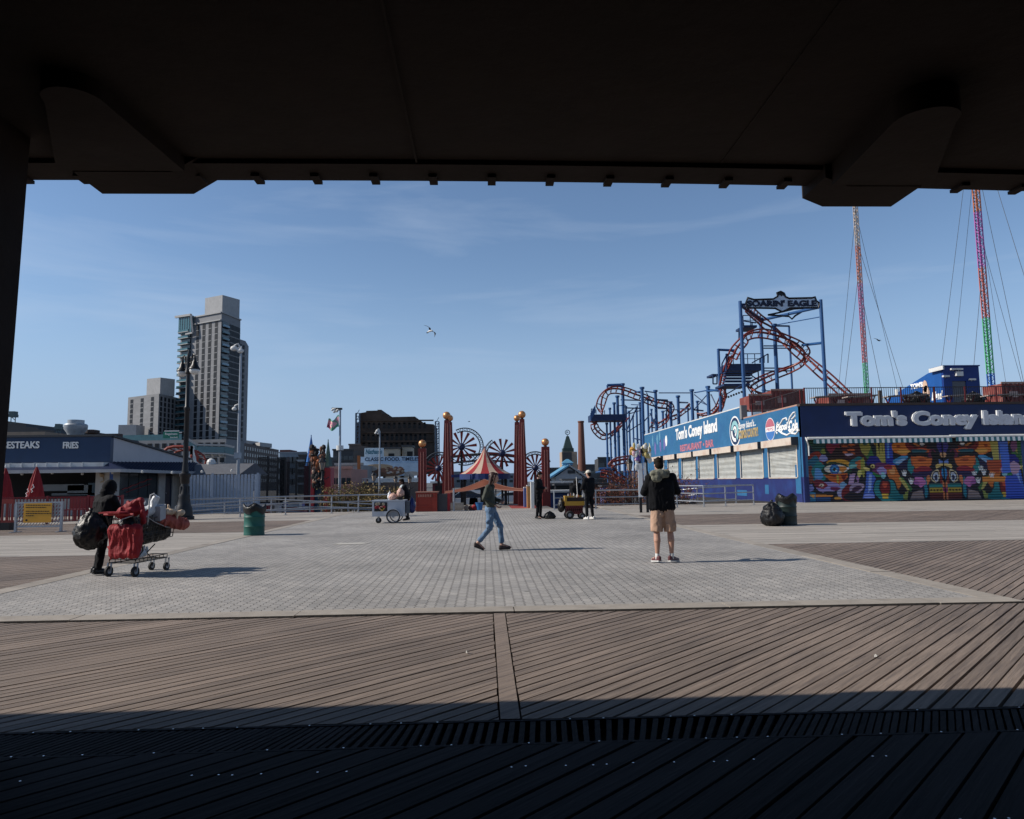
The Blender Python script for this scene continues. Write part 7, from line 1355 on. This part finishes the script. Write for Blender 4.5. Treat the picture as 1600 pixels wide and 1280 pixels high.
gz = lambda x, y, dY=0: at(640+x/21.33, 480+y/21.33, 38+dY)
p = gz(680,800); t2 = thing('gull', 'seagull gliding with wings bent in mid sky, the larger bird', 'bird', tuple(p)); g = MB()
g.tube([gz(596,842,.1),gz(612,826,.05),gz(650,806),gz(700,792,-.05),gz(740,786,-.1),gz(765,790,-.12),gz(778,795,-.14)], [.012,.03,.05,.052,.042,.032,.008], 10); g.build('body', white, t2, smooth=True)
for pts, rs in (([gz(700,790),gz(672,735,.12),(gz(668,690,.28)),gz(600,640,.42),gz(530,615,.55),gz(466,600,.62)],[.05,.062,.06,.045,.028,.006]),([gz(715,800),gz(770,812,-.15),gz(830,838,-.3),gz(850,880,-.42),gz(842,950,-.5),gz(826,1006,-.55)],[.045,.06,.055,.045,.03,.006])):
    g = MB(); g.tube(pts, rs, 10, flat=.22, up=(0,.4,1)); g.build('wing', M('wing_dark', (.02,.025,.035), .6), t2, smooth=True)
g = MB(); g.prism([(0,0),(.10,.04),(.12,-.02),(.02,-.05)], gz(596,845,.1)+V((-.06,0,0)), X_, Z_, (0,.02,0)); g.build('tail', black, t2)
gull('small dark gull between the two slingshot towers', 1372, 532, 80, 1.0, (R(25),R(25),R(15)), whitebody=False)
gull('tiny far bird above the beaded pinwheel', 733, 659, 160, .9, (R(10),0,0), whitebody=False)
# ============================================================ PEOPLE
skin1 = M('skin_light', (.44,.25,.18), .5, 0, .08, 20); skin2 = M('skin_dark', (.09,.045,.03), .5, 0, .08, 20)
eyem = M('eye_dark', (.02,.015,.012), .2); lipm = M('lip', (.30,.09,.08), .5)
def hand(g, w, d, n, curl=.5, s=1.0, thumb=1):
    """palm and five unequal bent fingers; w wrist, d pointing direction, n palm normal"""
    w, d, n = V(w), V(d).normalized(), V(n); n = (n-d*n.dot(d)).normalized(); sd_ = d.cross(n)
    for k_ in (-1.5,-.5,.5,1.5): g.cap(w+sd_*k_*.012*s, w+d*.085*s+sd_*k_*.018*s, .017*s, .014*s, 8)
    for k_, L_ in zip((-1.5,-.5,.5,1.5), (.062,.075,.080,.070)):
        b_ = w+d*.09*s+sd_*k_*.020*s; a1 = curl*.8; p1 = b_+(d*math.cos(a1)+n*math.sin(a1))*L_*.45*s; a2 = curl*1.9; p2 = p1+(d*math.cos(a2)+n*math.sin(a2))*L_*.35*s; a3 = curl*2.8; p3 = p2+(d*math.cos(a3)+n*math.sin(a3))*L_*.25*s
        g.cap(b_,p1,.0095*s,.009*s,7); g.cap(p1,p2,.009*s,.008*s,7); g.cap(p2,p3,.008*s,.007*s,7)
    b_ = w+d*.03*s+sd_*thumb*.028*s; p1 = b_+(d*.6+sd_*thumb*.6+n*.4).normalized()*.04*s; p2 = p1+(d*.8+n*.5).normalized()*.03*s; g.cap(b_,p1,.012*s,.010*s,7); g.cap(p1,p2,.010*s,.008*s,7)
def person(label, J, skin, top, bottom, hairm, shoem, face=0.0, nod=0.0, legs='long', topcut=.02, hair='short', coat=None, sleeve=1.0, sole=None, loc=(0,0,0), rz=0, bulk=1.0, group=None, hem=None, voxel=.011, curl=.6, cap_m=None, hood=False, sock=None):
    t = thing('person', label, 'person'); J = {k_: V(v_) for k_, v_ in J.items()}; H = J['head']
    Rh = Matrix.Rotation(face,3,'Z') @ Matrix.Rotation(nod,3,'Y'); hp = lambda x, y, z: H + Rh @ V((x,y,z))
    g = MB(); g.ball(hp(-.012,0,.025), (.092,.074,.088), 16, 0, Rh); g.ball(hp(.022,0,-.035), (.062,.058,.078), 14, 0, Rh); g.ball(hp(.045,0,-.082), (.03,.033,.025), 10, 0, Rh); g.ball(hp(.02,0,.03), (.075,.066,.06), 12, 0, Rh)
    g.cap(hp(.085,0,.01), hp(.106,0,-.028), .010, .014, 8); g.ball(hp(.082,0,-.062), (.014,.024,.012), 8, 0, Rh)
    for s_ in (-1,1): g.ball(hp(-.01,s_*.076,-.015), (.018,.010,.03), 8, 0, Rh); g.cap(hp(.075,s_*.032,.028), hp(.083,s_*.014,.03), .009, .008, 6)
    g.cap(J['neck']-Z_*.04, hp(-.02,0,-.06), .056, .05, 12); g.cap(J['pelvis']+V((0,.05,0)), J['chest']+V((0,.06,0)), .08, .09, 10); g.cap(J['pelvis']-V((0,.05,0)), J['chest']-V((0,.06,0)), .08, .09, 10); g.cap(J['chest'], J['neck']-Z_*.04, .09, .06, 10)
    for s_ in ('L','R'):
        g.cap(J['sh'+s_], J['el'+s_], .047, .038, 10); g.cap(J['el'+s_], J['ha'+s_], .038, .024, 10); g.cap(J['chest'], J['sh'+s_], .07, .05, 10); d_ = (J['ha'+s_]-J['el'+s_]).normalized(); hand(g, J['ha'+s_], d_+V((0,0,-.1)), J.get('palm'+s_, V((0,(-1 if s_ == 'L' else 1),0)) ), curl, 1.0, 1 if s_ == 'R' else -1)
        g.cap(J['hip'+s_], J['kn'+s_], .072, .05, 12); m_ = J['kn'+s_].lerp(J['an'+s_], .30)+V((-.018,0,0)); lf = 1.17 if legs == 'short' else .8; g.cap(J['kn'+s_], m_, .050*lf, .056*lf, 12); g.cap(m_, J['an'+s_], .055*lf, .032, 12); g.cap(J['an'+s_], J['toe'+s_]+Z_*.02, .034, .026, 10); g.cap(J['pelvis'], J['hip'+s_], .09, .08, 10)
    body = blob(g, 'body', skin, t, .009, 4)
    for s_ in (-1,1): g = MB(); g.ball(hp(.078,s_*.03,.008), (.008,.011,.006), 8, 0, Rh); g.build('eye', eyem, t, smooth=True)
    g = MB(); g.ball(hp(.088,0,-.058), (.008,.022,.005), 8, 0, Rh); g.build('mouth', lipm, t, smooth=True)
    B = bulk; g = MB()      # upper garment
    hz = hem if hem is not None else J['pelvis'].z-.02; P = V((J['pelvis'].x, J['pelvis'].y, hz+.12))
    for y_ in (-.09,-.06,-.03,0,.03,.06,.09): g.cap(P+V((0,y_*B*1.15,0)), J['chest']+V((0,y_*B,-.02)), .112*B, .120*B, 14)
    g.cap(J['chest'], J['neck']-Z_*.05, .11*B, .07, 12)
    for s_ in ('L','R'):
        g.cap(J['chest']+Z_*.03, J['sh'+s_], .10*B, .078*B, 12); g.cap(J['sh'+s_], J['el'+s_], .075*B, .062*B, 12); g.cap(J['el'+s_], J['el'+s_].lerp(J['ha'+s_], .92*sleeve), .060*B, .044*B, 12); rr = random.Random(len(label))
        for k_ in range(5): q_ = J['sh'+s_].lerp(J['el'+s_], rr.random()); g.ball(q_+V((rr.uniform(-.02,.02),rr.uniform(-.02,.02),0)), (.06*B,.062*B,.02), 8)
    rr = random.Random(len(label)+3)
    for k_ in range(9): a_ = rr.uniform(0,6.28); q_ = P.lerp(J['chest'], rr.random()); g.cap(q_+V((.11*B*math.cos(a_),.17*B*math.sin(a_),0)), q_+V((.11*B*math.cos(a_+.5),.17*B*math.sin(a_+.5),rr.uniform(-.06,.06))), .02, .014, 6)
    blob(g, 'jacket', top, t, voxel, 4, cr=(8,.016))
    g = MB()
    for s_ in ('L','R'):
        hpj, kn, an = J['hip'+s_], J['kn'+s_], J['an'+s_]
        if legs == 'long': g.cap(hpj, kn, .098, .070, 14); g.cap(kn, kn.lerp(an,.88), .068, .056, 14); g.cap(kn.lerp(an,.6), kn.lerp(an,.92), .06, .058, 12)
        elif legs == 'cropped': g.cap(hpj, kn, .098, .070, 14); g.cap(kn, kn.lerp(an,.80), .066, .054, 14); g.cap(kn.lerp(an,.74), kn.lerp(an,.80), .06, .06, 12)
        else: g.tube([hpj+Z_*.06, hpj.lerp(kn,.3), hpj.lerp(kn,.65), hpj.lerp(kn,.95)], [.10,.104,.104,.106], 20)
        g.cap(J['pelvis'], hpj, .125, .105, 14)
        for k_ in range(4): q_ = hpj.lerp(kn, rr.uniform(.2,1)); g.cap(q_+V((rr.uniform(-.05,.05),-.05,0)), q_+V((rr.uniform(-.06,.06),.05,.03)), .05 if legs != 'short' else .06, .045 if legs != 'short' else .05, 8)
    blob(g, 'shorts' if legs == 'short' else 'trousers', bottom, t, voxel, 3, cr=(9,.012))
    for s_ in ('L','R'):
        a_, o_ = J['an'+s_], J['toe'+s_]; d_ = (o_-a_); dl = V((d_.x,d_.y,0)).normalized() if V((d_.x,d_.y,0)).length > .01 else X_; heel = J.get('heel'+s_, V((a_.x,a_.y,o_.z))-dl*.05); heel.z = max(heel.z, .0)+.035 if 'heel'+s_ not in J else heel.z
        g = MB(); g.cap(heel, o_+Z_*.018-dl*.03, .040, .036, 12); g.cap(heel+Z_*.03, heel.lerp(o_,.5)+Z_*.03, .038, .034, 12); g.cap(a_-Z_*.03, heel+dl*.02+Z_*.02, .037, .038, 12); sh_ = blob(g, 'shoe', shoem, t, .008, 2)
        g = MB(); side = dl.cross(Z_)*.038; u0, u1 = heel-Z_*.034-dl*.03, o_-Z_*.018+dl*.0; g.hexa([u0-side,u1-side,u1+side,u0+side],[v_+Z_*.02 for v_ in (u0-side,u1-side,u1+side,u0+side)]); g.build('sole', sole or rubber, sh_)
        if sock: g = MB(); g.cap(a_-Z_*.02, a_+Z_*.05, .040, .040, 10); g.build('sock', sock, t, smooth=True)
    g = MB()
    if hood: g.ball(hp(-.02,0,.015), (.118,.105,.135), 18, 0, Rh); g.cap(hp(-.05,0,-.08), J['neck']-Z_*.04, .10, .12, 14); blob(g, 'hood', top, t, .010, 4)
    else:
        g.ball(hp(-.028,0,.045), (.092,.085,.088), 18, 0, Rh); g.ball(hp(-.05,0,-.02), (.062,.080,.085), 14, 0, Rh); g.ball(hp(.03,0,.088), (.06,.06,.035), 12, 0, Rh)
        if hair == 'long':
            for k_ in range(14): y_ = rr.uniform(-.07,.07); g.cap(hp(-.05,y_,.02), hp(-.075+rr.uniform(-.02,.02),y_*1.25,-.14-rr.uniform(0,.08)), .035, .022, 8)
            for s_ in (-1,1): g.cap(hp(.02,s_*.075,.05), hp(-.01,s_*.085,-.12), .022, .016, 8)
        else:
            for k_ in range(16): a_ = rr.uniform(0,6.28); g.cap(hp(-.03+.06*math.cos(a_),.06*math.sin(a_),.08), hp(-.03+.085*math.cos(a_),.08*math.sin(a_),.11), .016, .008, 6)
        blob(g, 'hair', hairm, t, .008, 2)
    if cap_m:
        g = MB(); g.ball(hp(-.02,0,.07), (.108,.096,.082), 16, 0, Rh); g.ob(hp(.10,0,.055), Rh @ V((.05,0,-.01)), Rh @ V((0,.06,0)), Rh @ V((0,0,.008))); blob(g, 'cap', cap_m, t, .009, 2)
    place(t, loc, rz); return t
def J_stand(h=1.75, **kw):
    k_ = h/1.75; J = dict(pelvis=(0,0,.94), chest=(0,0,1.30), neck=(.0,0,1.50), head=(.02,0,1.63), shL=(0,.18,1.42), shR=(0,-.18,1.42), elL=(-.02,.23,1.14), elR=(-.02,-.23,1.14), haL=(.1,.22,.92), haR=(.1,-.22,.92), hipL=(0,.09,.92), hipR=(0,-.09,.92), knL=(.01,.11,.50), knR=(.01,-.11,.50), anL=(-.02,.12,.09), anR=(-.02,-.12,.09), toeL=(.15,.14,.03), toeR=(.15,-.14,.03))
    J.update(kw); return {a_: V(b_)*k_ for a_, b_ in J.items()}
# woman walking right
jean = M('blue_denim', (.10,.17,.27), .8, 0, .3, 9, .4, stain=(.22,.30,.40), stain_amt=.5); olive = M('olive_jacket', (.045,.052,.04), .8, 0, .25, 8, .4); brownh = M('brown_hair', (.045,.02,.015), .5, 0, .3, 30, stretch=((1,1,.15),))
p = gnd(768,860.3)
Jw = dict(pelvis=(-.01,0,.87), chest=(-.03,0,1.20), neck=(.01,0,1.39), head=(.065,0,1.52), shL=(-.01,.16,1.33), shR=(-.06,-.16,1.33), elL=(.04,.20,1.09), elR=(-.14,-.19,1.09), haL=(.20,.05,1.03), haR=(.09,-.15,.95), hipL=(.01,.085,.85), hipR=(-.02,-.085,.85), knL=(.19,.08,.50), knR=(-.04,-.09,.47), anL=(.22,.07,.11), anR=(-.29,-.08,.17), toeL=(.40,.07,.035), toeR=(-.16,-.08,.03), heelR=(-.335,-.08,.12), heelL=(.19,.07,.045), palmR=(1,0,.3), palmL=(0,-1,.3))
wm = person('woman in olive jacket and cropped blue jeans walking right across the paving', Jw, skin1, olive, jean, brownh, M('shoe_dark', (.04,.03,.03), .6), nod=.12, legs='cropped', hair='long', loc=(p.x,p.y,0), rz=0, bulk=.88, hem=.84, curl=.8)
g = MB(); g.cap((.19,.02,1.06),(.19,.02,.99),.035,.033,12); o = g.build('cup', black, None, (.19,.02,.99)); bpy.data.objects.remove(o)
g = MB(); g.lathe([(.036,0),(.038,.10),(.03,.12)], (p.x+.26,p.y+.02,.98), 14); tag(g.build('drinks_cup', M('grey_cup', (.10,.10,.11), .4), loc=(p.x+.26,p.y+.02,.98), auto=True), 'small dark cup held by the walking woman in front of her waist', 'cup')
# man in shorts, back to the camera
tanc = M('tan_cotton', (.42,.27,.19), .8, 0, .16, 7, .4); camo = M('camo_cloth', (.17,.17,.13), .85, 0, .2, 18, .3, stain=(.02,.022,.015), stain_amt=.95); bkhair = M('dark_hair', (.010,.006,.004), .75, 0, .3, 40, spec=.15)
p = gnd(1036.5,879.5)
Jm = dict(pelvis=(0,-.01,.98), chest=(-.01,0,1.38), neck=(.02,.01,1.56), head=(.07,.015,1.70), shL=(.0,.195,1.47), shR=(.0,-.195,1.48), elL=(.05,.29,1.22), elR=(.05,-.30,1.23), haL=(.27,.13,1.20), haR=(.27,-.11,1.22), hipL=(0,.09,.93), hipR=(0,-.11,.93), knL=(.0,.10,.52), knR=(.0,-.14,.52), anL=(-.02,.105,.10), anR=(-.03,-.145,.10), toeL=(.12,.16,.03), toeR=(.06,-.28,.03), palmL=(0,-1,0), palmR=(0,1,0))
mn = person('man in black jacket and tan shorts seen from behind looking down at his phone', Jm, skin1, dark, tanc, bkhair, M('shoe_maroon', (.10,.03,.035), .6, stain=(.3,.3,.3), stain_amt=.6), face=.08, nod=.35, legs='short', loc=(p.x,p.y,0), rz=R(90), bulk=1.12, hem=.86, sole=white, sock=white)
g = MB(); rr = random.Random(4)
for k_ in range(12):
    a_ = R(60+k_*22); g.cap((-.03+.10*math.cos(a_),.12*math.sin(a_)+.01,1.53+.02*math.cos(a_)), (-.03+.10*math.cos(a_+.4),.12*math.sin(a_+.4)+.01,1.53+.02*math.cos(a_+.4)), .045,.045,8)
g.ball((-.10,.05,1.545),(.085,.165,.085),16); g.ball((-.13,.10,1.47),(.06,.10,.07),12); g.ball((-.08,-.08,1.57),(.06,.08,.05),12); blob(g, 'camouflage_hood', camo, mn, .009, 3, cr=(10,.014))
g = MB(); g.ob((.36,.01,1.24),(.012,0,.06),(0,.036,0),(.004,0,-.001)); 
o = g.build('mobile_phone', black, None, (.36,.01,1.24)); bpy.data.objects.remove(o)
g = MB(); g.ob((p.x-.01,p.y+.36,1.26),(.036,0,0),(0,.03,.06),(0,.004,-.002)); tag(g.build('mobile_phone', black, loc=(p.x-.01,p.y+.36,1.26)), 'phone held in both hands by the man in tan shorts', 'phone')
# hooded figure pushing the trolley
p = gnd(158,897.5); PX, PY = p.x, p.y
Jp = dict(pelvis=(-.05,0,.86), chest=(.0,0,1.16), neck=(.06,0,1.31), head=(.10,0,1.42), shL=(.02,.17,1.24), shR=(.03,-.17,1.24), elL=(.12,.2,1.02), elR=(.16,-.20,1.02), haL=(.36,.15,1.0), haR=(.38,-.14,1.0), hipL=(-.04,.09,.84), hipR=(-.05,-.09,.84), knL=(.05,.10,.47), knR=(-.06,-.10,.46), anL=(-.03,.10,.09), anR=(-.12,-.11,.09), toeL=(.13,.11,.03), toeR=(.05,-.12,.03))
person('stooped person in black hooded coat pushing a laden shopping trolley', Jp, skin2, dark, dark, bkhair, black, face=-.2, nod=.2, hood=True, loc=(PX,PY,0), rz=R(58), bulk=1.08, hem=.62)
lumpy('bin_bag', 'huge black bin bag carried behind the person with the trolley', 'bag', (PX-.07,PY-.26,.74), (.22,.2,.29), plastic, 77, .10, n_=48)
# the trolley
hx = R(76); tr = thing('shopping_trolley', 'wire shopping trolley on four castors buried under bags', 'trolley', (0,0,0)); wire = M('trolley_wire', (.05,.045,.04), .4, .6)
def yw(x): return .24-.10*max(0,min(1,x/.9))
for (x_, s_) in ((0,1),(0,-1),(.88,1),(.88,-1)):
    y_ = yw(x_)*s_*1.02; r_ = .085 if x_ < .5 else .07; g = MB(); g.lathe([(r_,-.016),(r_,.016)], (x_,y_,r_), 16, 0, (0,1,0)); w_ = g.build('castor', rubber, tr, auto=True); g = MB(); g.lathe([(r_*.5,-.02),(r_*.5,.02)], (x_,y_,r_), 12, 0, (0,1,0)); g.build('hub', steel, w_)
    g = MB(); g.bar((x_,y_-.03,r_),(x_+.02,y_-.03,.22),.02); g.bar((x_,y_+.03,r_),(x_+.02,y_+.03,.22),.02); g.build('fork', steel, tr)
g = MB()
for z_ in (.22,.28):
    pts = [(0,.24,z_),(.9,.14,z_),(.9,-.14,z_),(0,-.24,z_),(0,.24,z_)]
    for a_, b_ in zip(pts[:-1],pts[1:]): g.bar(a_,b_,.014)
for i in range(9): x_ = i*.112; g.bar((x_,-yw(x_),.225),(x_,yw(x_),.225),.008); g.bar((x_,-yw(x_),.22),(x_,-yw(x_),.28),.008); g.bar((x_,yw(x_),.22),(x_,yw(x_),.28),.008)
for s_ in (-1,1): g.tube([(.0,s_*.24,.26),(.18,s_*.23,.40),(.12,s_*.24,.55),(-.10,s_*.25,.98)], .012, 8); g.tube([(.4,s_*.2,.28),(.3,s_*.21,.36),(.5,s_*.2,.48)], .01, 6)
g.build('lower_frame', wire, tr)
g = MB(); bz0, bz1 = .47, .93
def bx(x_, s_, z_): f_ = (z_-bz0)/(bz1-bz0); return V((x_, s_*(.2+.06*f_-.05*x_), z_+.10*x_*(1-f_)))
for j in range(6):
    z_ = bz0+(bz1-bz0)*j/5
    for s_ in (-1,1): g.bar(bx(.0,s_,z_), bx(1.0,s_,z_), .007 if j < 5 else .014)
    g.bar(bx(1.0,-1,z_), bx(1.0,1,z_), .007 if j < 5 else .014)
for i in range(15):
    x_ = i/14
    for s_ in (-1,1): g.bar(bx(x_,s_,bz0), bx(x_,s_,bz1), .006)
for i in range(7): y_ = -1+2*i/6; g.bar(V((1.0,y_*.16,bz0+.1)), V((1.0,y_*.2,bz1)), .006)
g.build('basket', wire, tr); g = MB(); g.lathe([(.018,-.27),(.018,.27)], (-.12,0,1.0), 10, 0, (0,1,0)); g.build('handle', M('handle_red', (.4,.04,.04), .5), tr)
T0 = V((gnd(190,901.5).x, gnd(190,901.5).y, 0)); place(tr, T0, hx)
Rz = Matrix.Rotation(hx,3,'Z'); TP = lambda x, y, z: T0 + Rz @ V((x,y,z))
rede = M('red_fabric', (.25,.006,.012), .7, 0, .2, 7, .7); reds = M('salmon_mesh', (.34,.08,.06), .7, 0, .3, 12, .5)
def sack(name, label, c, pts, mat, voxel=.014, it=3, seed=1, crease=10):
    g = MB(); rr = random.Random(seed)
    for (a_, b_, r0, r1) in pts: g.cap(TP(*a_), TP(*b_), r0, r1, 12)
    for k_ in range(crease):
        a_, b_, r0, r1 = rr.choice(pts); q_ = V(a_).lerp(V(b_), rr.random()); th = rr.uniform(0,6.28); o_ = V((math.cos(th)*r0*.9,math.sin(th)*r0*.9,rr.uniform(-.05,.05))); g.cap(TP(*(q_+o_)), TP(*(q_+o_+V((rr.uniform(-.04,.04),rr.uniform(-.04,.04),rr.uniform(-.12,.12))))), .025, .012, 6)
    o = blob(g, name, mat, None, voxel*.75, it, loc=TP(*c), cr=(8,.026,.35)); return tag(o, label, 'bag')
sack('red_bag', 'large red tote bag hanging off the rear of the shopping trolley', (-.15,0,.3), [((-.13-.02*math.sin(z_*9),.06-.05*(.8-z_),z_),(-.13-.02*math.sin(z_*9),-.36+.09*(.8-z_),z_+.01),.085,.085) for z_ in (.38,.41,.44,.48,.52,.56,.60,.64,.68,.72,.76)], rede, seed=2, crease=16)
sack('red_clothes_bundle', 'crumpled bright red cloth bundle on top of the trolley', (.1,0,1.0), [((.0,.02,1.02),(.1,-.12,1.06),.11,.10),((.05,-.04,1.12),(.12,-.18,1.22),.08,.05),((.1,-.2,1.2),(.12,-.27,.88),.05,.05)], rede, seed=3, crease=18)
sack('black_sack', 'black sack filling the wire basket of the trolley', (.5,0,.5), [((.12,0,.62),(.9,0,.66),.17,.16),((.15,0,.8),(.9,0,.8),.19,.17)], plastic, seed=4)
sack('white_sack', 'crumpled white plastic sack behind the red bundle', (.5,-.05,.95), [((.38,-.06,1.02),(.52,-.12,1.06),.10,.09),((.5,-.12,1.1),(.52,-.16,1.24),.08,.05)], wbag, seed=5, crease=14)
sack('salmon_sack', 'bulging salmon red mesh sack at the front of the trolley', (1.0,-.1,.8), [((.70,-.16,.88),(.92,-.26,.84),.11,.12),((.92,-.26,.82),(1.0,-.36,.78),.13,.10)], reds, seed=6, crease=14)
sack('cream_sack', 'row of cream puffy bags on top of the salmon sack', (.9,-.1,1.0), [((.68,-.16,1.0),(.72,-.2,1.01),.06,.055),((.78,-.24,1.0),(.84,-.27,1.01),.06,.055),((.9,-.32,.97),(.94,-.36,.98),.055,.05)], M('cream_bag', (.55,.42,.30), .6, 0, .2, 10, .5), seed=7, crease=8)
g = MB(); c_ = TP(.56,-.22,1.0); g.ob(c_, Rz @ V((.07,0,.02)), Rz @ V((0,.07,0)), V((0,0,.12))); tag(g.build('grey_carton', M('grey_card', (.35,.36,.38), .6), loc=c_), 'pale grey carton standing beside the white sack on the trolley', 'box')
g = MB(); g.tube([TP(.35,-.16,.75),TP(.38,-.16,1.2),TP(.38,-.18,1.30),TP(.42,-.21,1.32),TP(.44,-.23,1.27)], .014, 8); tag(g.build('walking_cane', white, loc=TP(.35,-.16,.75)), 'white hooked cane standing up in the trolley', 'cane')
g = MB(); g.tube([TP(.1,-.26,1.0),TP(.4,-.26,.85),TP(.7,-.25,.75),TP(1.0,-.22,.72)], .008, 6); g.tube([TP(-.1,-.25,.98)+V((0,0,.03*math.sin(i))) if i == 0 else TP(-.26+.03*math.sin(i*1.2),-.16,.95-.05*i*.4) for i in range(7)], .008, 6); tag(g.build('bungee_cord', M('grey_cord', (.35,.33,.32), .6), loc=TP(.1,-.26,1.0)), 'grey bungee cord looped along the side of the trolley', 'cord')
g = MB(); g.ob(TP(-.2,.02,1.035), Rz @ V((.11,0,0)), Rz @ V((0,.19,.0)), V((0,0,.012))); tag(g.build('red_tray', rede, loc=TP(-.2,.02,1.02)), 'flat red folded cloth laid over the trolley handle', 'cloth')
sack('white_bundle', 'small white and brown bundle on the lower rack of the trolley', (.4,0,.25), [((.3,0,.33),(.5,0,.33),.07,.06)], wbag, seed=9, crease=6)
# vendor and customers
p = gnd(629,814); person('ice cream vendor in dark clothes and pale apron leaning on the grey cart', J_stand(1.64, chest=(.10,0,1.28), neck=(.17,0,1.46), head=(.22,0,1.57), shL=(.1,.18,1.38), shR=(.1,-.18,1.38), elL=(.22,.2,1.15), elR=(.22,-.2,1.15), haL=(.42,.15,1.05), haR=(.42,-.15,1.08)), skin2, dark, dark, bkhair, black, face=.3, nod=.3, loc=(p.x+.15,p.y+.15,0), rz=R(180), bulk=1.05, voxel=.014)
g = MB(); g.ball((p.x-.02,p.y+.12,1.18),(.13,.16,.2),14); blob(g, 'carried_bag', M('pale_blue_cloth', (.45,.52,.55), .7, 0, .2, 8, .4), None, .014, 2, loc=(p.x-.02,p.y+.12,1.0)); tag(bpy.data.objects['carried_bag'], 'pale blue cloth bag against the chest of the ice cream vendor', 'bag')
p = gnd(842.5,811); person('man in all black standing by the gate panels looking down at his hands', J_stand(1.78, head=(.04,0,1.63), elL=(.02,.25,1.16), elR=(.02,-.25,1.16), haL=(.24,.08,1.15), haR=(.24,-.06,1.15), knL=(.01,.14,.5), knR=(.01,-.14,.5), anL=(-.02,.17,.09), anR=(-.02,-.17,.09), toeL=(.14,.21,.03), toeR=(.14,-.21,.03)), skin1, dark, dark, bkhair, black, face=.2, nod=.4, loc=(p.x,p.y,0), rz=R(-25), bulk=1.12, voxel=.014)
p = gnd(921,812); person('man in pale cap, black jacket and white trainers beside the yellow snack cart', J_stand(1.80, haL=(.28,.12,1.1), haR=(.28,-.1,1.1), elL=(.05,.26,1.14), elR=(.05,-.26,1.14), knL=(.01,.12,.5), knR=(.01,-.12,.5), anL=(-.02,.14,.09), anR=(-.02,-.14,.09)), skin1, dark, dark, bkhair, white, face=.2, nod=.2, loc=(p.x,p.y-.05,0), rz=R(125), bulk=1.15, cap_m=M('cap_cream', (.58,.55,.46), .7), voxel=.014, sole=white)
p = gnd(901,806); person('stooping vendor in black behind the yellow snack cart', J_stand(1.55, chest=(.06,0,1.28), neck=(.12,0,1.46), head=(.17,0,1.56)), skin2, dark, dark, bkhair, black, nod=.5, hood=True, loc=(p.x,p.y+.2,0), rz=R(-90), bulk=1.15, voxel=.014)
